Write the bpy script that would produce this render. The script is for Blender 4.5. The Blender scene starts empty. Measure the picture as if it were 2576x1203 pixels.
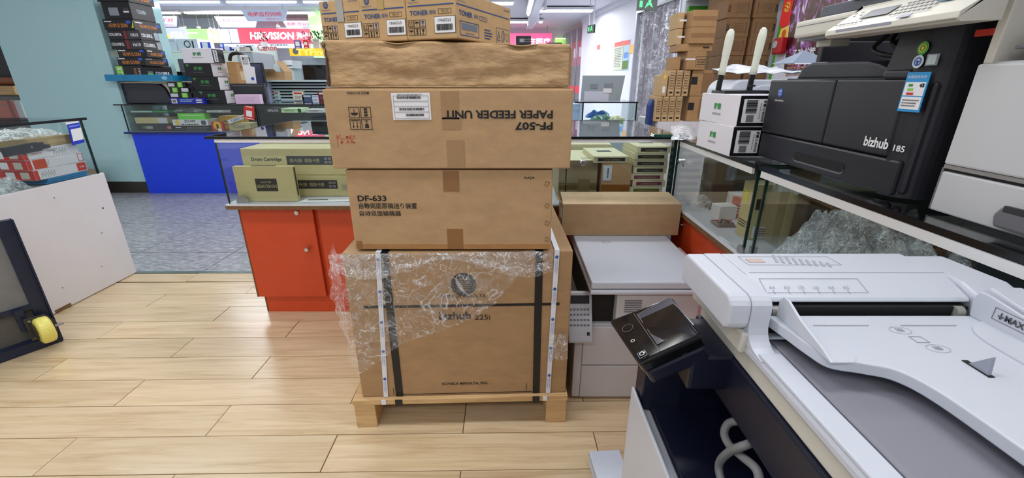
import bpy, bmesh, math, random
from mathutils import Vector, Matrix, Euler
random.seed(7)
sc = bpy.context.scene
COL = sc.collection
R = math.radians
# ------------------------------------------------------------------ camera
F_PX, PITCH, CAM_H = 1083.0, R(20.2), 1.2
cam = bpy.data.cameras.new('camera'); cam.sensor_width = 36.0; cam.lens = F_PX / 2576 * 36
cam.clip_start = 0.02; cam.clip_end = 200
camo = bpy.data.objects.new('camera', cam); COL.objects.link(camo)
camo.location = (0, 0, CAM_H); camo.rotation_euler = (math.pi / 2 - PITCH, 0, 0)
sc.camera = camo
# ------------------------------------------------------------------ world, exposure
w = bpy.data.worlds.new('world'); sc.world = w; w.use_nodes = True
w.node_tree.nodes['Background'].inputs[0].default_value = (0.93, 0.96, 1.0, 1)
w.node_tree.nodes['Background'].inputs[1].default_value = 0.55
sc.view_settings.view_transform = 'Standard'; sc.view_settings.look = 'None'
sc.view_settings.exposure = 0.12; sc.view_settings.gamma = 1.0
sc.view_settings.use_curve_mapping = False
if hasattr(sc, 'cycles'):      # light path lengths
    sc.cycles.adaptive_threshold = 0.035; sc.cycles.max_bounces = 5; sc.cycles.diffuse_bounces = 3; sc.cycles.glossy_bounces = 3; sc.cycles.transparent_max_bounces = 10; sc.cycles.caustics_reflective = False
# ------------------------------------------------------------------ layout helpers (world points)
def ray(x, y):
    u = (x - 1288) / F_PX; v = -(y - 601.5) / F_PX
    return Vector((u, math.cos(PITCH) + v * math.sin(PITCH), -math.sin(PITCH) + v * math.cos(PITCH)))
def PY(x, y, Y):
    d = ray(x, y); return Vector((0, 0, CAM_H)) + d * (Y / d.y)
def PZ(x, y, Z):
    d = ray(x, y); return Vector((0, 0, CAM_H)) + d * ((Z - CAM_H) / d.z)
def PX(x, y, X):
    d = ray(x, y); return Vector((0, 0, CAM_H)) + d * (X / d.x)
# ------------------------------------------------------------------ materials
MATS = {}
def lin(c):
    return tuple(((v / 255) / 12.92 if v / 255 <= 0.04045 else ((v / 255 + 0.055) / 1.055) ** 2.4) for v in c)
def M(name, rgb=None, rough=0.5, metal=0.0, emit=0.0, spec=0.5, var=0.0, scale=30.0, bump=0.0, bscale=200.0, stretch=None, coat=0.0):
    """procedural principled material; rgb in 0-255 display values; var = gentle noise variation of the colour"""
    if name in MATS: return MATS[name]
    m = bpy.data.materials.new(name); m.use_nodes = True
    nt = m.node_tree; b = nt.nodes['Principled BSDF']
    c = lin(rgb) + (1,)
    b.inputs['Base Color'].default_value = c
    b.inputs['Roughness'].default_value = rough; b.inputs['Metallic'].default_value = metal
    b.inputs['Specular IOR Level'].default_value = spec
    b.inputs['Coat Weight'].default_value = coat; b.inputs['Coat Roughness'].default_value = 0.1
    if emit:
        b.inputs['Emission Color'].default_value = c; b.inputs['Emission Strength'].default_value = emit
    if var or bump:
        tc = nt.nodes.new('ShaderNodeTexCoord'); mp = nt.nodes.new('ShaderNodeMapping')
        nt.links.new(tc.outputs['Object'], mp.inputs['Vector'])
        if stretch: mp.inputs['Scale'].default_value = stretch
    if var:
        n = nt.nodes.new('ShaderNodeTexNoise'); n.inputs['Scale'].default_value = scale; n.inputs['Detail'].default_value = 6
        n.inputs['Roughness'].default_value = 0.65
        nt.links.new(mp.outputs['Vector'], n.inputs['Vector'])
        r = nt.nodes.new('ShaderNodeValToRGB')
        r.color_ramp.elements[0].position = 0.3; r.color_ramp.elements[1].position = 0.7
        r.color_ramp.elements[0].color = tuple(max(0, v * (1 - var)) for v in c[:3]) + (1,)
        r.color_ramp.elements[1].color = tuple(min(1, v * (1 + var)) for v in c[:3]) + (1,)
        nt.links.new(n.outputs['Fac'], r.inputs['Fac']); nt.links.new(r.outputs['Color'], b.inputs['Base Color'])
    if bump:
        n2 = nt.nodes.new('ShaderNodeTexNoise'); n2.inputs['Scale'].default_value = bscale; n2.inputs['Detail'].default_value = 4
        nt.links.new(mp.outputs['Vector'], n2.inputs['Vector'])
        bp = nt.nodes.new('ShaderNodeBump'); bp.inputs['Strength'].default_value = bump; bp.inputs['Distance'].default_value = 0.002
        nt.links.new(n2.outputs['Fac'], bp.inputs['Height']); nt.links.new(bp.outputs['Normal'], b.inputs['Normal'])
    MATS[name] = m; return m
def glass(name, tint=(0.955, 0.985, 0.98), refl=1.0, rough=0.0):
    """thin sheet glass: fresnel mix of clear transmission and mirror reflection"""
    if name in MATS: return MATS[name]
    m = bpy.data.materials.new(name); m.use_nodes = True; nt = m.node_tree; nt.nodes.clear()
    o = nt.nodes.new('ShaderNodeOutputMaterial'); t = nt.nodes.new('ShaderNodeBsdfTransparent'); g = nt.nodes.new('ShaderNodeBsdfGlossy')
    t.inputs[0].default_value = tint + (1,); g.inputs['Roughness'].default_value = rough
    mx = nt.nodes.new('ShaderNodeMixShader'); fr = nt.nodes.new('ShaderNodeLayerWeight'); fr.inputs['Blend'].default_value = 0.5
    mul = nt.nodes.new('ShaderNodeMapRange'); pw = nt.nodes.new('ShaderNodeMath'); pw.operation = 'POWER'; pw.inputs[1].default_value = 3.2
    nt.links.new(fr.outputs['Facing'], pw.inputs[0]); nt.links.new(pw.outputs[0], mul.inputs['Value'])
    mul.inputs['To Min'].default_value = 0.035 * refl; mul.inputs['To Max'].default_value = min(0.98, 0.9 * refl)
    nt.links.new(mul.outputs[0], mx.inputs['Fac']); nt.links.new(t.outputs[0], mx.inputs[1]); nt.links.new(g.outputs[0], mx.inputs[2])
    nt.links.new(mx.outputs[0], o.inputs['Surface'])
    MATS[name] = m; return m
def film(name, amount=0.3, white=(0.9, 0.92, 0.95), scale=22.0, rough=0.12):
    """thin clear plastic film with crinkle relief: mostly transparent, some white scatter and gloss"""
    if name in MATS: return MATS[name]
    m = bpy.data.materials.new(name); m.use_nodes = True; nt = m.node_tree; nt.nodes.clear(); N = nt.nodes.new; L = nt.links.new
    o = N('ShaderNodeOutputMaterial'); t = N('ShaderNodeBsdfTransparent'); p = N('ShaderNodeBsdfPrincipled'); mx = N('ShaderNodeMixShader')
    p.inputs['Base Color'].default_value = white + (1,); p.inputs['Roughness'].default_value = rough
    tc = N('ShaderNodeTexCoord'); n = N('ShaderNodeTexNoise'); n.inputs['Scale'].default_value = scale; n.inputs['Detail'].default_value = 8
    n.inputs['Distortion'].default_value = 1.2
    L(tc.outputs['Object'], n.inputs['Vector'])
    r = N('ShaderNodeMapRange'); r.inputs['From Min'].default_value = 0.45; r.inputs['From Max'].default_value = 0.75
    r.inputs['To Min'].default_value = amount * 0.3; r.inputs['To Max'].default_value = min(1, amount * 1.5)
    L(n.outputs['Fac'], r.inputs['Value']); acc = r.outputs[0]
    for sc2, wd, k in ((scale * .45, .014, .8), (scale * 1.3, .022, .55)):     # sharp crease lines, their glints painted as white streaks
        n3 = N('ShaderNodeTexNoise'); n3.inputs['Scale'].default_value = sc2; n3.inputs['Detail'].default_value = 3; n3.inputs['Distortion'].default_value = 1.5
        L(tc.outputs['Object'], n3.inputs['Vector'])
        s1 = N('ShaderNodeMath'); s1.operation = 'SUBTRACT'; s1.inputs[1].default_value = .5; s2 = N('ShaderNodeMath'); s2.operation = 'ABSOLUTE'
        m3 = N('ShaderNodeMapRange'); m3.inputs['From Min'].default_value = 0; m3.inputs['From Max'].default_value = wd; m3.inputs['To Min'].default_value = k * min(1, amount * 4); m3.inputs['To Max'].default_value = 0
        L(n3.outputs['Fac'], s1.inputs[0]); L(s1.outputs[0], s2.inputs[0]); L(s2.outputs[0], m3.inputs['Value'])
        ad = N('ShaderNodeMath'); ad.operation = 'ADD'; ad.use_clamp = True; L(acc, ad.inputs[0]); L(m3.outputs[0], ad.inputs[1]); acc = ad.outputs[0]
    L(acc, mx.inputs['Fac'])
    bp = N('ShaderNodeBump'); bp.inputs['Strength'].default_value = 0.9; bp.inputs['Distance'].default_value = 0.01
    L(n.outputs['Fac'], bp.inputs['Height']); L(bp.outputs['Normal'], p.inputs['Normal'])
    L(t.outputs[0], mx.inputs[1]); L(p.outputs[0], mx.inputs[2]); L(mx.outputs[0], o.inputs['Surface'])
    MATS[name] = m; return m
def wood(name, c1, c2, c3, rough=0.25, sc_=(1.6, 22, 22), rnd=True, coat=0.0):
    """long-grained wood; each object shifts the grain by its own random number"""
    if name in MATS: return MATS[name]
    m = bpy.data.materials.new(name); m.use_nodes = True; nt = m.node_tree; N = nt.nodes.new; L = nt.links.new
    b = nt.nodes['Principled BSDF']; b.inputs['Roughness'].default_value = rough
    b.inputs['Coat Weight'].default_value = coat; b.inputs['Coat Roughness'].default_value = 0.2
    tc = N('ShaderNodeTexCoord'); oi = N('ShaderNodeObjectInfo'); add = N('ShaderNodeVectorMath'); add.operation = 'ADD'
    sc3 = N('ShaderNodeVectorMath'); sc3.operation = 'SCALE'; cmb = N('ShaderNodeCombineXYZ')
    for k in range(3): L(oi.outputs['Random'], cmb.inputs[k])
    L(cmb.outputs[0], sc3.inputs[0]); sc3.inputs['Scale'].default_value = 37.0
    L(tc.outputs['Object'], add.inputs[0]); L(sc3.outputs[0], add.inputs[1])
    mp = N('ShaderNodeMapping'); mp.inputs['Scale'].default_value = sc_; L(add.outputs[0], mp.inputs['Vector'])
    n = N('ShaderNodeTexNoise'); n.inputs['Scale'].default_value = 1.3; n.inputs['Detail'].default_value = 7; n.inputs['Distortion'].default_value = 0.7
    n.inputs['Roughness'].default_value = 0.62
    L(mp.outputs[0], n.inputs['Vector'])
    r = N('ShaderNodeValToRGB'); e = r.color_ramp.elements; e[0].position = 0.28; e[1].position = 0.72
    e[0].color = lin(c1) + (1,); e[1].color = lin(c3) + (1,); k = e.new(0.5); k.color = lin(c2) + (1,)
    L(n.outputs['Fac'], r.inputs['Fac'])
    hs = N('ShaderNodeHueSaturation'); mr = N('ShaderNodeMapRange'); L(oi.outputs['Random'], mr.inputs['Value'])
    mr.inputs['To Min'].default_value = 0.93 if rnd else 1; mr.inputs['To Max'].default_value = 1.06 if rnd else 1
    L(mr.outputs[0], hs.inputs['Value']); L(r.outputs['Color'], hs.inputs['Color']); L(hs.outputs['Color'], b.inputs['Base Color'])
    MATS[name] = m; return m
def card(name, rgb):   # corrugated cardboard: fibre mottling, faint flute lines
    return M(name, rgb, 0.72, var=0.10, scale=14, bump=0.12, bscale=90, stretch=(1, 1, 2.2), spec=0.25)
# ------------------------------------------------------------------ mesh builder
class MB:
    def __init__(s): s.v = []; s.f = []; s.n = 0
    def add(s, vs, fs):
        o = len(s.v); s.n += 1; s.v += [tuple(p) for p in vs]; s.f += [[i + o for i in q] for q in fs]; return s
    def box(s, x0, x1, y0, y1, z0, z1, mat=None):
        vs = [Vector((x, y, z)) for x in (x0, x1) for y in (y0, y1) for z in (z0, z1)]
        if mat is not None: vs = [mat @ p for p in vs]
        return s.add(vs, [(0, 1, 3, 2), (4, 6, 7, 5), (0, 4, 5, 1), (2, 3, 7, 6), (0, 2, 6, 4), (1, 5, 7, 3)])
    def cb(s, c, d, rot=(0, 0, 0)):
        m = Matrix.Translation(Vector(c)) @ Euler(rot).to_matrix().to_4x4()
        return s.box(-d[0] / 2, d[0] / 2, -d[1] / 2, d[1] / 2, -d[2] / 2, d[2] / 2, m)
    def cyl(s, p0, p1, r, n=16, r1=None):
        p0 = Vector(p0); p1 = Vector(p1); r1 = r if r1 is None else r1
        q = (p1 - p0).to_track_quat('Z', 'Y')
        vs = []
        for p, rr in ((p0, r), (p1, r1)):
            for k in range(n):
                a = 2 * math.pi * k / n; vs.append(p + q @ Vector((rr * math.cos(a), rr * math.sin(a), 0)))
        fs = [(k, (k + 1) % n, n + (k + 1) % n, n + k) for k in range(n)]
        fs += [tuple(range(n))[::-1], tuple(range(n, 2 * n))]
        return s.add(vs, fs)
    def tube(s, pts, r, n=10, sub=6, closed=False):
        pts = [Vector(p) for p in pts]; P = []
        if sub > 1 and len(pts) > 2:
            for i in range(len(pts) - 1):
                a = pts[max(i - 1, 0)]; b = pts[i]; c = pts[i + 1]; d = pts[min(i + 2, len(pts) - 1)]
                for k in range(sub):
                    t = k / sub
                    P.append(0.5 * ((2 * b) + (c - a) * t + (2 * a - 5 * b + 4 * c - d) * t * t + (3 * b - a - 3 * c + d) * t ** 3))
            P.append(pts[-1])
        else: P = pts
        vs = []; up = None
        for i, p in enumerate(P):
            t = (P[min(i + 1, len(P) - 1)] - P[max(i - 1, 0)]).normalized()
            if up is None: up = t.orthogonal().normalized()
            up = (up - t * up.dot(t)).normalized(); sd = t.cross(up)
            for k in range(n):
                a = 2 * math.pi * k / n; vs.append(p + (up * math.cos(a) + sd * math.sin(a)) * r)
        fs = []
        for i in range(len(P) - 1):
            for k in range(n): fs.append((i * n + k, i * n + (k + 1) % n, (i + 1) * n + (k + 1) % n, (i + 1) * n + k))
        fs += [tuple(range(n))[::-1], tuple(range((len(P) - 1) * n, len(P) * n))]
        return s.add(vs, fs)
    def prism(s, poly, axis, lo, hi):
        """poly of 2-D points extruded along axis 'x','y' or 'z'"""
        n = len(poly); vs = []
        for t in (lo, hi):
            for a, b in poly:
                vs.append({'x': (t, a, b), 'y': (a, t, b), 'z': (a, b, t)}[axis])
        fs = [(k, (k + 1) % n, n + (k + 1) % n, n + k) for k in range(n)] + [tuple(range(n))[::-1], tuple(range(n, 2 * n))]
        return s.add(vs, fs)
    def grid(s, fn, nu, nv, keep=None):
        vs = [fn(i / nu, j / nv) for j in range(nv + 1) for i in range(nu + 1)]; fs = []
        for j in range(nv):
            for i in range(nu):
                if keep and not keep((i + .5) / nu, (j + .5) / nv): continue
                a = j * (nu + 1) + i; fs.append((a, a + 1, a + nu + 2, a + nu + 1))
        return s.add(vs, fs)
    def lathe(s, prof, n=24, c=(0, 0, 0)):
        c = Vector(c); vs = []
        for r, z in prof:
            for k in range(n):
                a = 2 * math.pi * k / n; vs.append(c + Vector((r * math.cos(a), r * math.sin(a), z)))
        fs = []
        for i in range(len(prof) - 1):
            for k in range(n): fs.append((i * n + k, i * n + (k + 1) % n, (i + 1) * n + (k + 1) % n, (i + 1) * n + k))
        fs += [tuple(range(n))[::-1], tuple(range((len(prof) - 1) * n, len(prof) * n))]
        return s.add(vs, fs)
    def mesh(s, name, mat, smooth=False):
        me = bpy.data.meshes.new(name); me.from_pydata(s.v, [], s.f); me.update()
        bm = bmesh.new(); bm.from_mesh(me); bmesh.ops.recalc_face_normals(bm, faces=bm.faces); bm.to_mesh(me); bm.free()
        if mat: me.materials.append(mat)
        if smooth:
            for p in me.polygons: p.use_smooth = True
        return me
    def build(s, name, mat, parent=None, bevel=0.0, smooth=False, seg=2, sub=0, angle=35, solid=0.0):
        o = bpy.data.objects.new(name, s.mesh(name, mat, smooth)); COL.objects.link(o)
        if parent is not None: o.parent = parent
        if solid:
            k = o.modifiers.new('solid', 'SOLIDIFY'); k.thickness = solid; k.offset = 0
        if bevel:
            k = o.modifiers.new('bevel', 'BEVEL'); k.width = bevel; k.segments = seg; k.limit_method = 'ANGLE'; k.angle_limit = R(angle)
            k.harden_normals = False
        if sub:
            k = o.modifiers.new('sub', 'SUBSURF'); k.levels = sub; k.render_levels = sub
        return o
def B(*a): return MB().box(*a)
def tag(o, label=None, cat=None, group=None, kind=None):
    if label: o['label'] = label
    if cat: o['category'] = cat
    if group: o['group'] = group
    if kind: o['kind'] = kind
    return o
def thing(name, label, cat, loc=(0, 0, 0), rz=0.0, group=None, rot=None):
    o = bpy.data.objects.new(name, None); COL.objects.link(o); o.location = loc
    o.rotation_euler = rot if rot else (0, 0, R(rz)); o.empty_display_size = 0.05
    return tag(o, label, cat, group)
def struct(o): o['kind'] = 'structure'; return o
# ------------------------------------------------------------------ lettering and flat print on faces
_fc = {}
def text_mesh(body, bold=0.0, shear=0.0):
    k = (body, bold, shear)
    if k in _fc: return _fc[k]
    c = bpy.data.curves.new('t', 'FONT'); c.body = body; c.align_x = 'LEFT'; c.resolution_u = 2; c.offset = bold; c.shear = shear
    o = bpy.data.objects.new('t', c); me = bpy.data.meshes.new_from_object(o)
    vs = [v.co.copy() for v in me.vertices]; fs = [list(p.vertices) for p in me.polygons]
    bpy.data.objects.remove(o); bpy.data.curves.remove(c); bpy.data.meshes.remove(me)
    xs = [v.x for v in vs] or [0]; ys = [v.y for v in vs] or [0]
    _fc[k] = (vs, fs, min(xs), max(xs), min(ys), max(ys)); return _fc[k]
class Face:
    """a flat face of a thing in its own coordinates: origin at centre, U to the right, V up, N outward"""
    def __init__(s, o, U, V):
        s.o = Vector(o); s.U = Vector(U).normalized(); s.V = Vector(V).normalized(); s.N = s.U.cross(s.V)
    def p(s, u, v, n=0): return s.o + s.U * u + s.V * v + s.N * n
    def rot(s, deg):
        a = R(deg); return Face(s.o, s.U * math.cos(a) + s.V * math.sin(a), s.V * math.cos(a) - s.U * math.sin(a))
def bface(d, which, off=(0, 0, 0)):
    """face of a box of size d standing on its origin"""
    x, y, z = d[0] / 2, d[1] / 2, d[2]; o = Vector(off)
    return {'front': Face(o + Vector((0, -y, z / 2)), (1, 0, 0), (0, 0, 1)),
            'back': Face(o + Vector((0, y, z / 2)), (-1, 0, 0), (0, 0, 1)),
            'right': Face(o + Vector((x, 0, z / 2)), (0, 1, 0), (0, 0, 1)),
            'left': Face(o + Vector((-x, 0, z / 2)), (0, -1, 0), (0, 0, 1)),
            'top': Face(o + Vector((0, 0, z)), (1, 0, 0), (0, 1, 0))}[which]
class Deco:
    """collects flat print by part name, then links one thin mesh per name under the thing"""
    def __init__(s, parent): s.parent = parent; s.d = {}
    SEP = {'packing_tape', 'film_seal', 'serial_label', 'energy_label_field', 'round_sticker', 'square_sticker', 'groove', 'glass_edge', 'label'}
    def _mb(s, part, mat):
        k = (part, mat.name, len(s.d) if part in s.SEP else 0)
        return s.d.setdefault(k, (MB(), mat))[0]
    def rect(s, fc, u, v, w, h, mat, part='printed_mark', n=0.0004, t=0.0005):
        mb = s._mb(part, mat)
        m = [fc.p(u + a * w / 2, v + b * h / 2, n + c) for a in (-1, 1) for b in (-1, 1) for c in (-t, t)]
        mb.add(m, [(0, 1, 3, 2), (4, 6, 7, 5), (0, 4, 5, 1), (2, 3, 7, 6), (0, 2, 6, 4), (1, 5, 7, 3)]); return s
    def poly(s, fc, pts, mat, part='printed_mark', n=0.0006):
        mb = s._mb(part, mat); mb.add([fc.p(a, b, n) for a, b in pts], [tuple(range(len(pts)))]); return s
    def disc(s, fc, u, v, r, mat, part='printed_mark', n=0.0006, k=20, ry=None):
        ry = ry or r
        return s.poly(fc, [(u + r * math.cos(2 * math.pi * i / k), v + ry * math.sin(2 * math.pi * i / k)) for i in range(k)], mat, part, n)
    def ring(s, fc, u, v, r, wd, mat, part='printed_mark', n=0.0008, k=24, ry=None):
        ry = ry or r; mb = s._mb(part, mat); vs = []
        for i in range(k):
            c, q = math.cos(2 * math.pi * i / k), math.sin(2 * math.pi * i / k)
            vs += [fc.p(u + r * c, v + ry * q, n), fc.p(u + (r - wd) * c, v + (ry - wd) * q, n)]
        mb.add(vs, [(2 * i, 2 * ((i + 1) % k), 2 * ((i + 1) % k) + 1, 2 * i + 1) for i in range(k)]); return s
    def frame(s, fc, u, v, w, h, wd, mat, part='printed_mark', n=0.0006):
        for (a, b, c, d) in ((0, h / 2 - wd / 2, w, wd), (0, -h / 2 + wd / 2, w, wd), (-w / 2 + wd / 2, 0, wd, h), (w / 2 - wd / 2, 0, wd, h)):
            s.rect(fc, u + a, v + b, c, d, mat, part, n, 0.0002)
        return s
    def text(s, fc, u, v, h, body, mat, part='printed_text', width=None, bold=0.0, shear=0.0, n=0.0012, align='c', ref=None):
        """h = height of the glyph box; centred at u,v unless align='l'"""
        vs, fs, x0, x1, y0, y1 = text_mesh(body, bold, shear)
        if not fs: return s
        k = h / max(1e-6, y1 - y0); kx = k if width is None else width / max(1e-6, x1 - x0)
        cx = (x0 + x1) / 2 if align == 'c' else x0
        s._mb(part, mat).add([fc.p(u + (p.x - cx) * kx, v + (p.y - (y0 + y1) / 2) * k, n) for p in vs], fs); return s
    def bars(s, fc, u, v, w, h, mat, part='barcode', k=18, n=0.001, seed=1, vert=False):
        rr = random.Random(seed); x = -w / 2
        while x < w / 2:
            b = w / k * rr.choice((0.35, 0.6, 0.95))
            if vert: s.rect(fc, u, v + x + b / 2, h, b, mat, part, n, 0.0002)
            else: s.rect(fc, u + x + b / 2, v, b, h, mat, part, n, 0.0002)
            x += b + w / k * rr.choice((0.35, 0.6))
        return s
    def lines(s, fc, u, v, w, h, k, mat, part='printed_text', seed=2, n=0.0009):
        """rows of tiny unreadable print as broken bars"""
        rr = random.Random(seed); rh = h / k
        for i in range(k):
            x = -w / 2; y = v + h / 2 - rh * (i + .5); end = w / 2 * rr.uniform(0.3, 1.0)
            while x < end:
                b = min(w * rr.uniform(0.05, 0.16), end - x + 0.0005); s.rect(fc, u + x + b / 2, y, b, rh * 0.45, mat, part, n, 0.0002); x += b + w * 0.03
        return s
    def build(s):
        for (part, _, _), (mb, mat) in s.d.items():
            o = mb.build(part, mat, s.parent)
            if mb.n > 1: o['kind'] = 'stuff'      # print too fine to pick apart
        s.d = {}
def carton(name, label, cat, loc, d, rz=0.0, mat=None, group=None, tape=None, seam=None, bevel=0.004, flap=None, body='box_body', rot=None):
    """closed cardboard box standing on its origin, with optional packing tape on its front"""
    t = thing(name, label, cat, loc, rz, group, rot)
    MB().box(-d[0] / 2, d[0] / 2, -d[1] / 2, d[1] / 2, 0, d[2]).build(body, mat, t, bevel=bevel)
    return t
# shared colours
WHITE = M('white_paint', (226, 226, 230), 0.45); BLACK = M('print_black', (18, 18, 20), 0.6)
INK = M('ink_dark', (38, 34, 32), 0.7); BLUEINK = M('ink_blue', (42, 78, 132), 0.6); PAPER = M('white_paper', (236, 236, 240), 0.7)
GREYINK = M('ink_grey', (120, 118, 118), 0.7); REDINK = M('ink_red', (205, 42, 40), 0.6); GREENINK = M('ink_green', (46, 150, 60), 0.6)
CARD = card('cardboard', (184, 151, 113)); CARDD = card('cardboard_dark', (170, 137, 100)); CARDL = card('cardboard_light', (206, 181, 146))
TAPE = M('packing_tape', (146, 104, 62), 0.22, spec=0.6, var=0.08, scale=10)
GLASS = glass('display_glass'); GTOP = glass('counter_glass_top', (0.94, 0.975, 0.97), 1.0)
GEDGE = M('glass_edge_green', (16, 44, 40), 0.15); GEDGEB = M('glass_edge_black', (10, 14, 18), 0.2)
CHROME = M('chrome', (205, 205, 205), 0.18, metal=1.0)
STEEL = M('brushed_steel', (170, 172, 175), 0.35, metal=1.0)
# ================================================================== SETTING
def light(name, loc, sx, sy, watt, col=(0.93, 0.97, 1.0), rot=(0, 0, 0), parent=None):
    l = bpy.data.lights.new(name, 'AREA'); l.shape = 'RECTANGLE'; l.size = sx; l.size_y = sy; l.energy = watt; l.color = col
    o = bpy.data.objects.new(name, l); COL.objects.link(o); o.location = loc; o.rotation_euler = rot
    if parent: o.parent = parent
    return o
TUBE = M('tube_glow', (255, 250, 240), 0.4, emit=7.0); TUBEC = M('tube_glow_cool', (225, 236, 255), 0.4, emit=3.5)
FIXT = M('fixture_white', (225, 226, 230), 0.4)
CEIL_Z = 2.78
# --- wooden plank floor
WOODF = wood('floor_plank_wood', (194, 164, 124), (216, 192, 154), (228, 208, 174), rough=0.3, sc_=(2.0, 30, 30), coat=0.35)
STONE = None
def stone_mat():
    m = bpy.data.materials.new('grey_stone_tile'); m.use_nodes = True; nt = m.node_tree; N = nt.nodes.new; L = nt.links.new
    b = nt.nodes['Principled BSDF']; b.inputs['Roughness'].default_value = 0.32
    tc = N('ShaderNodeTexCoord'); mp = N('ShaderNodeMapping'); mp.inputs['Scale'].default_value = (1, 2.6, 1); L(tc.outputs['Object'], mp.inputs[0])
    n = N('ShaderNodeTexNoise'); n.inputs['Scale'].default_value = 15; n.inputs['Detail'].default_value = 10; n.inputs['Roughness'].default_value = 0.75
    L(mp.outputs[0], n.inputs['Vector'])
    r = N('ShaderNodeValToRGB'); e = r.color_ramp.elements; e[0].position = 0.36; e[1].position = 0.68
    e[0].color = lin((112, 112, 116)) + (1,); e[1].color = lin((208, 208, 208)) + (1,); k = e.new(0.52); k.color = lin((160, 162, 166)) + (1,)
    L(n.outputs['Fac'], r.inputs[0]); L(r.outputs[0], b.inputs['Base Color']); return m
STONE = stone_mat()
GROUT = M('floor_grout', (120, 92, 64), 0.8); SGROUT = M('stone_grout', (70, 72, 78), 0.8)
fl = struct(B(-4.2, 3.6, -2.5, 2.605, -0.08, -0.004).build('floor', GROUT))
PW, PL = 0.1592, 0.925
pm = MB().box(-PL / 2 + .0018, PL / 2 - .0018, -PW / 2 + .0016, PW / 2 - .0016, -0.01, 0).mesh('plank', WOODF)
YAW = R(0.9)
for k in range(0, 18):
    yc = 2.32 + PW / 2 - PW * k
    off = (-2.075 if k % 2 == 1 else -1.605) + 0.004 * k
    for i in range(-2, 4):
        x0 = off + PL * i; xc = x0 + PL / 2
        if xc < -3.6 or xc > 1.7 or (yc < 0.7 and xc > 0.4): continue
        o = bpy.data.objects.new('plank', pm); COL.objects.link(o); o.parent = fl
        dx, dy = xc + 1.2, yc - 2.4
        o.location = (-1.2 + dx * math.cos(YAW) - dy * math.sin(YAW), 2.4 + dx * math.sin(YAW) + dy * math.cos(YAW), random.uniform(-0.0006, 0.0006)); o.rotation_euler = (0, 0, YAW)
pm2 = MB().box(-PL / 2 + .0018, PL / 2 - .0018, -0.062, 0.062, -0.01, 0).mesh('plank', WOODF)
for i in range(-1, 4):
    o = bpy.data.objects.new('plank', pm2); COL.objects.link(o); o.parent = fl; o.location = (-2.075 + PL * (i + .5), 2.543 + 0.0157 * (-2.075 + PL * (i + .5) + 1.2) * .4, 0)
# --- stone floor beyond
fs_ = struct(B(-20, 6, 2.615, 34, -0.08, -0.003).build('floor_stone', SGROUT))
SP = 0.695
for j in range(-1, 6):
    for i in range(-5, 3):
        x0 = -2.07 + SP * i; y0 = 2.974 + SP * j; y0c = max(y0, 2.632)
        MB().box(-SP / 2 + .0035, SP / 2 - .0035, -(y0 + SP - y0c) / 2 + .0035, (y0 + SP - y0c) / 2 - .0035, -0.008, 0).build('floor_tile', STONE, fs_).location = (x0 + SP / 2, (y0c + y0 + SP) / 2, 0)
B(-20, 6, 7.15, 34, -0.01, -0.001).build('far_floor', STONE, fs_)
tr = struct(B(-3.3, -1.3, 2.604, 2.632, -0.01, 0.003).build('trim_1', M('threshold_metal', (150, 170, 168), 0.25, metal=0.7)))
# --- ceiling
CEILM = M('ceiling_white', (214, 214, 226), 0.8)
ceil = struct(B(-10, 6, -2.5, 9.0, CEIL_Z, CEIL_Z + 0.1).build('ceiling', CEILM)); B(-2.2, 6, 9.0, 16, CEIL_Z, CEIL_Z + .1).build('ceiling_right', CEILM, ceil)
HALL_Z = 4.36; hall = struct(B(-20, -2.2, 9.0, 34, HALL_Z, HALL_Z + .1).build('ceiling_hall', CEILM)); B(-20, -2.2, 8.95, 9.0, CEIL_Z, HALL_Z).build('fascia', CEILM, hall); B(-2.25, -2.2, 9.0, 34, CEIL_Z, HALL_Z).build('fascia', CEILM, hall)
MESHC = M('mesh_ceiling', (150, 148, 146), 0.7, var=0.3, scale=60)
for x0, x1, y0, y1, cz in ((-19, -5.2, 22.4, 25.4, HALL_Z), (-19, -6.0, 17.2, 19.2, HALL_Z), (-0.6, 0.35, 5.2, 7.4, CEIL_Z)):
    k_ = 2 if cz > 3 else 1; mp_ = B(x0, x1, y0, y1, cz - 0.03, cz - 0.002).build('mesh_panel', MESHC, ceil)
    mb = MB()
    n = int((x1 - x0) / (0.14 * k_))
    for k in range(n + 1): mb.box(x0 + k * .14 * k_ - .008 * k_, x0 + k * .14 * k_ + .008 * k_, y0, y1, cz - .055, cz - .03)
    for k in range(int((y1 - y0) / (0.3 * k_)) + 1): mb.box(x0, x1, y0 + k * .3 * k_ - .008 * k_, y0 + k * .3 * k_ + .008 * k_, cz - .055, cz - .03)
    mb.build('mesh_bars', M('mesh_bar', (176, 176, 176), 0.5), mp_)['kind'] = 'stuff'
for y0, y1, zz in ((19.3, 20.3, 4.0), (14.8, 15.8, 4.08), (25.5, 26.2, 3.92)):
    B(-19, -4.8, y0, y1, zz, HALL_Z).build('ceiling_beam', M('beam_white', (206, 210, 226), 0.6), hall, bevel=0.02)
B(0.42, 0.62, 4.5, 14, 2.62, CEIL_Z).build('ceiling_beam', M('beam_white', (206, 210, 226), 0.6), ceil, bevel=0.02)
B(-0.7, 0.42, 7.45, 7.9, 2.66, CEIL_Z).build('ceiling_beam', M('beam_white', (206, 210, 226), 0.6), ceil, bevel=0.02)
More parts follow.
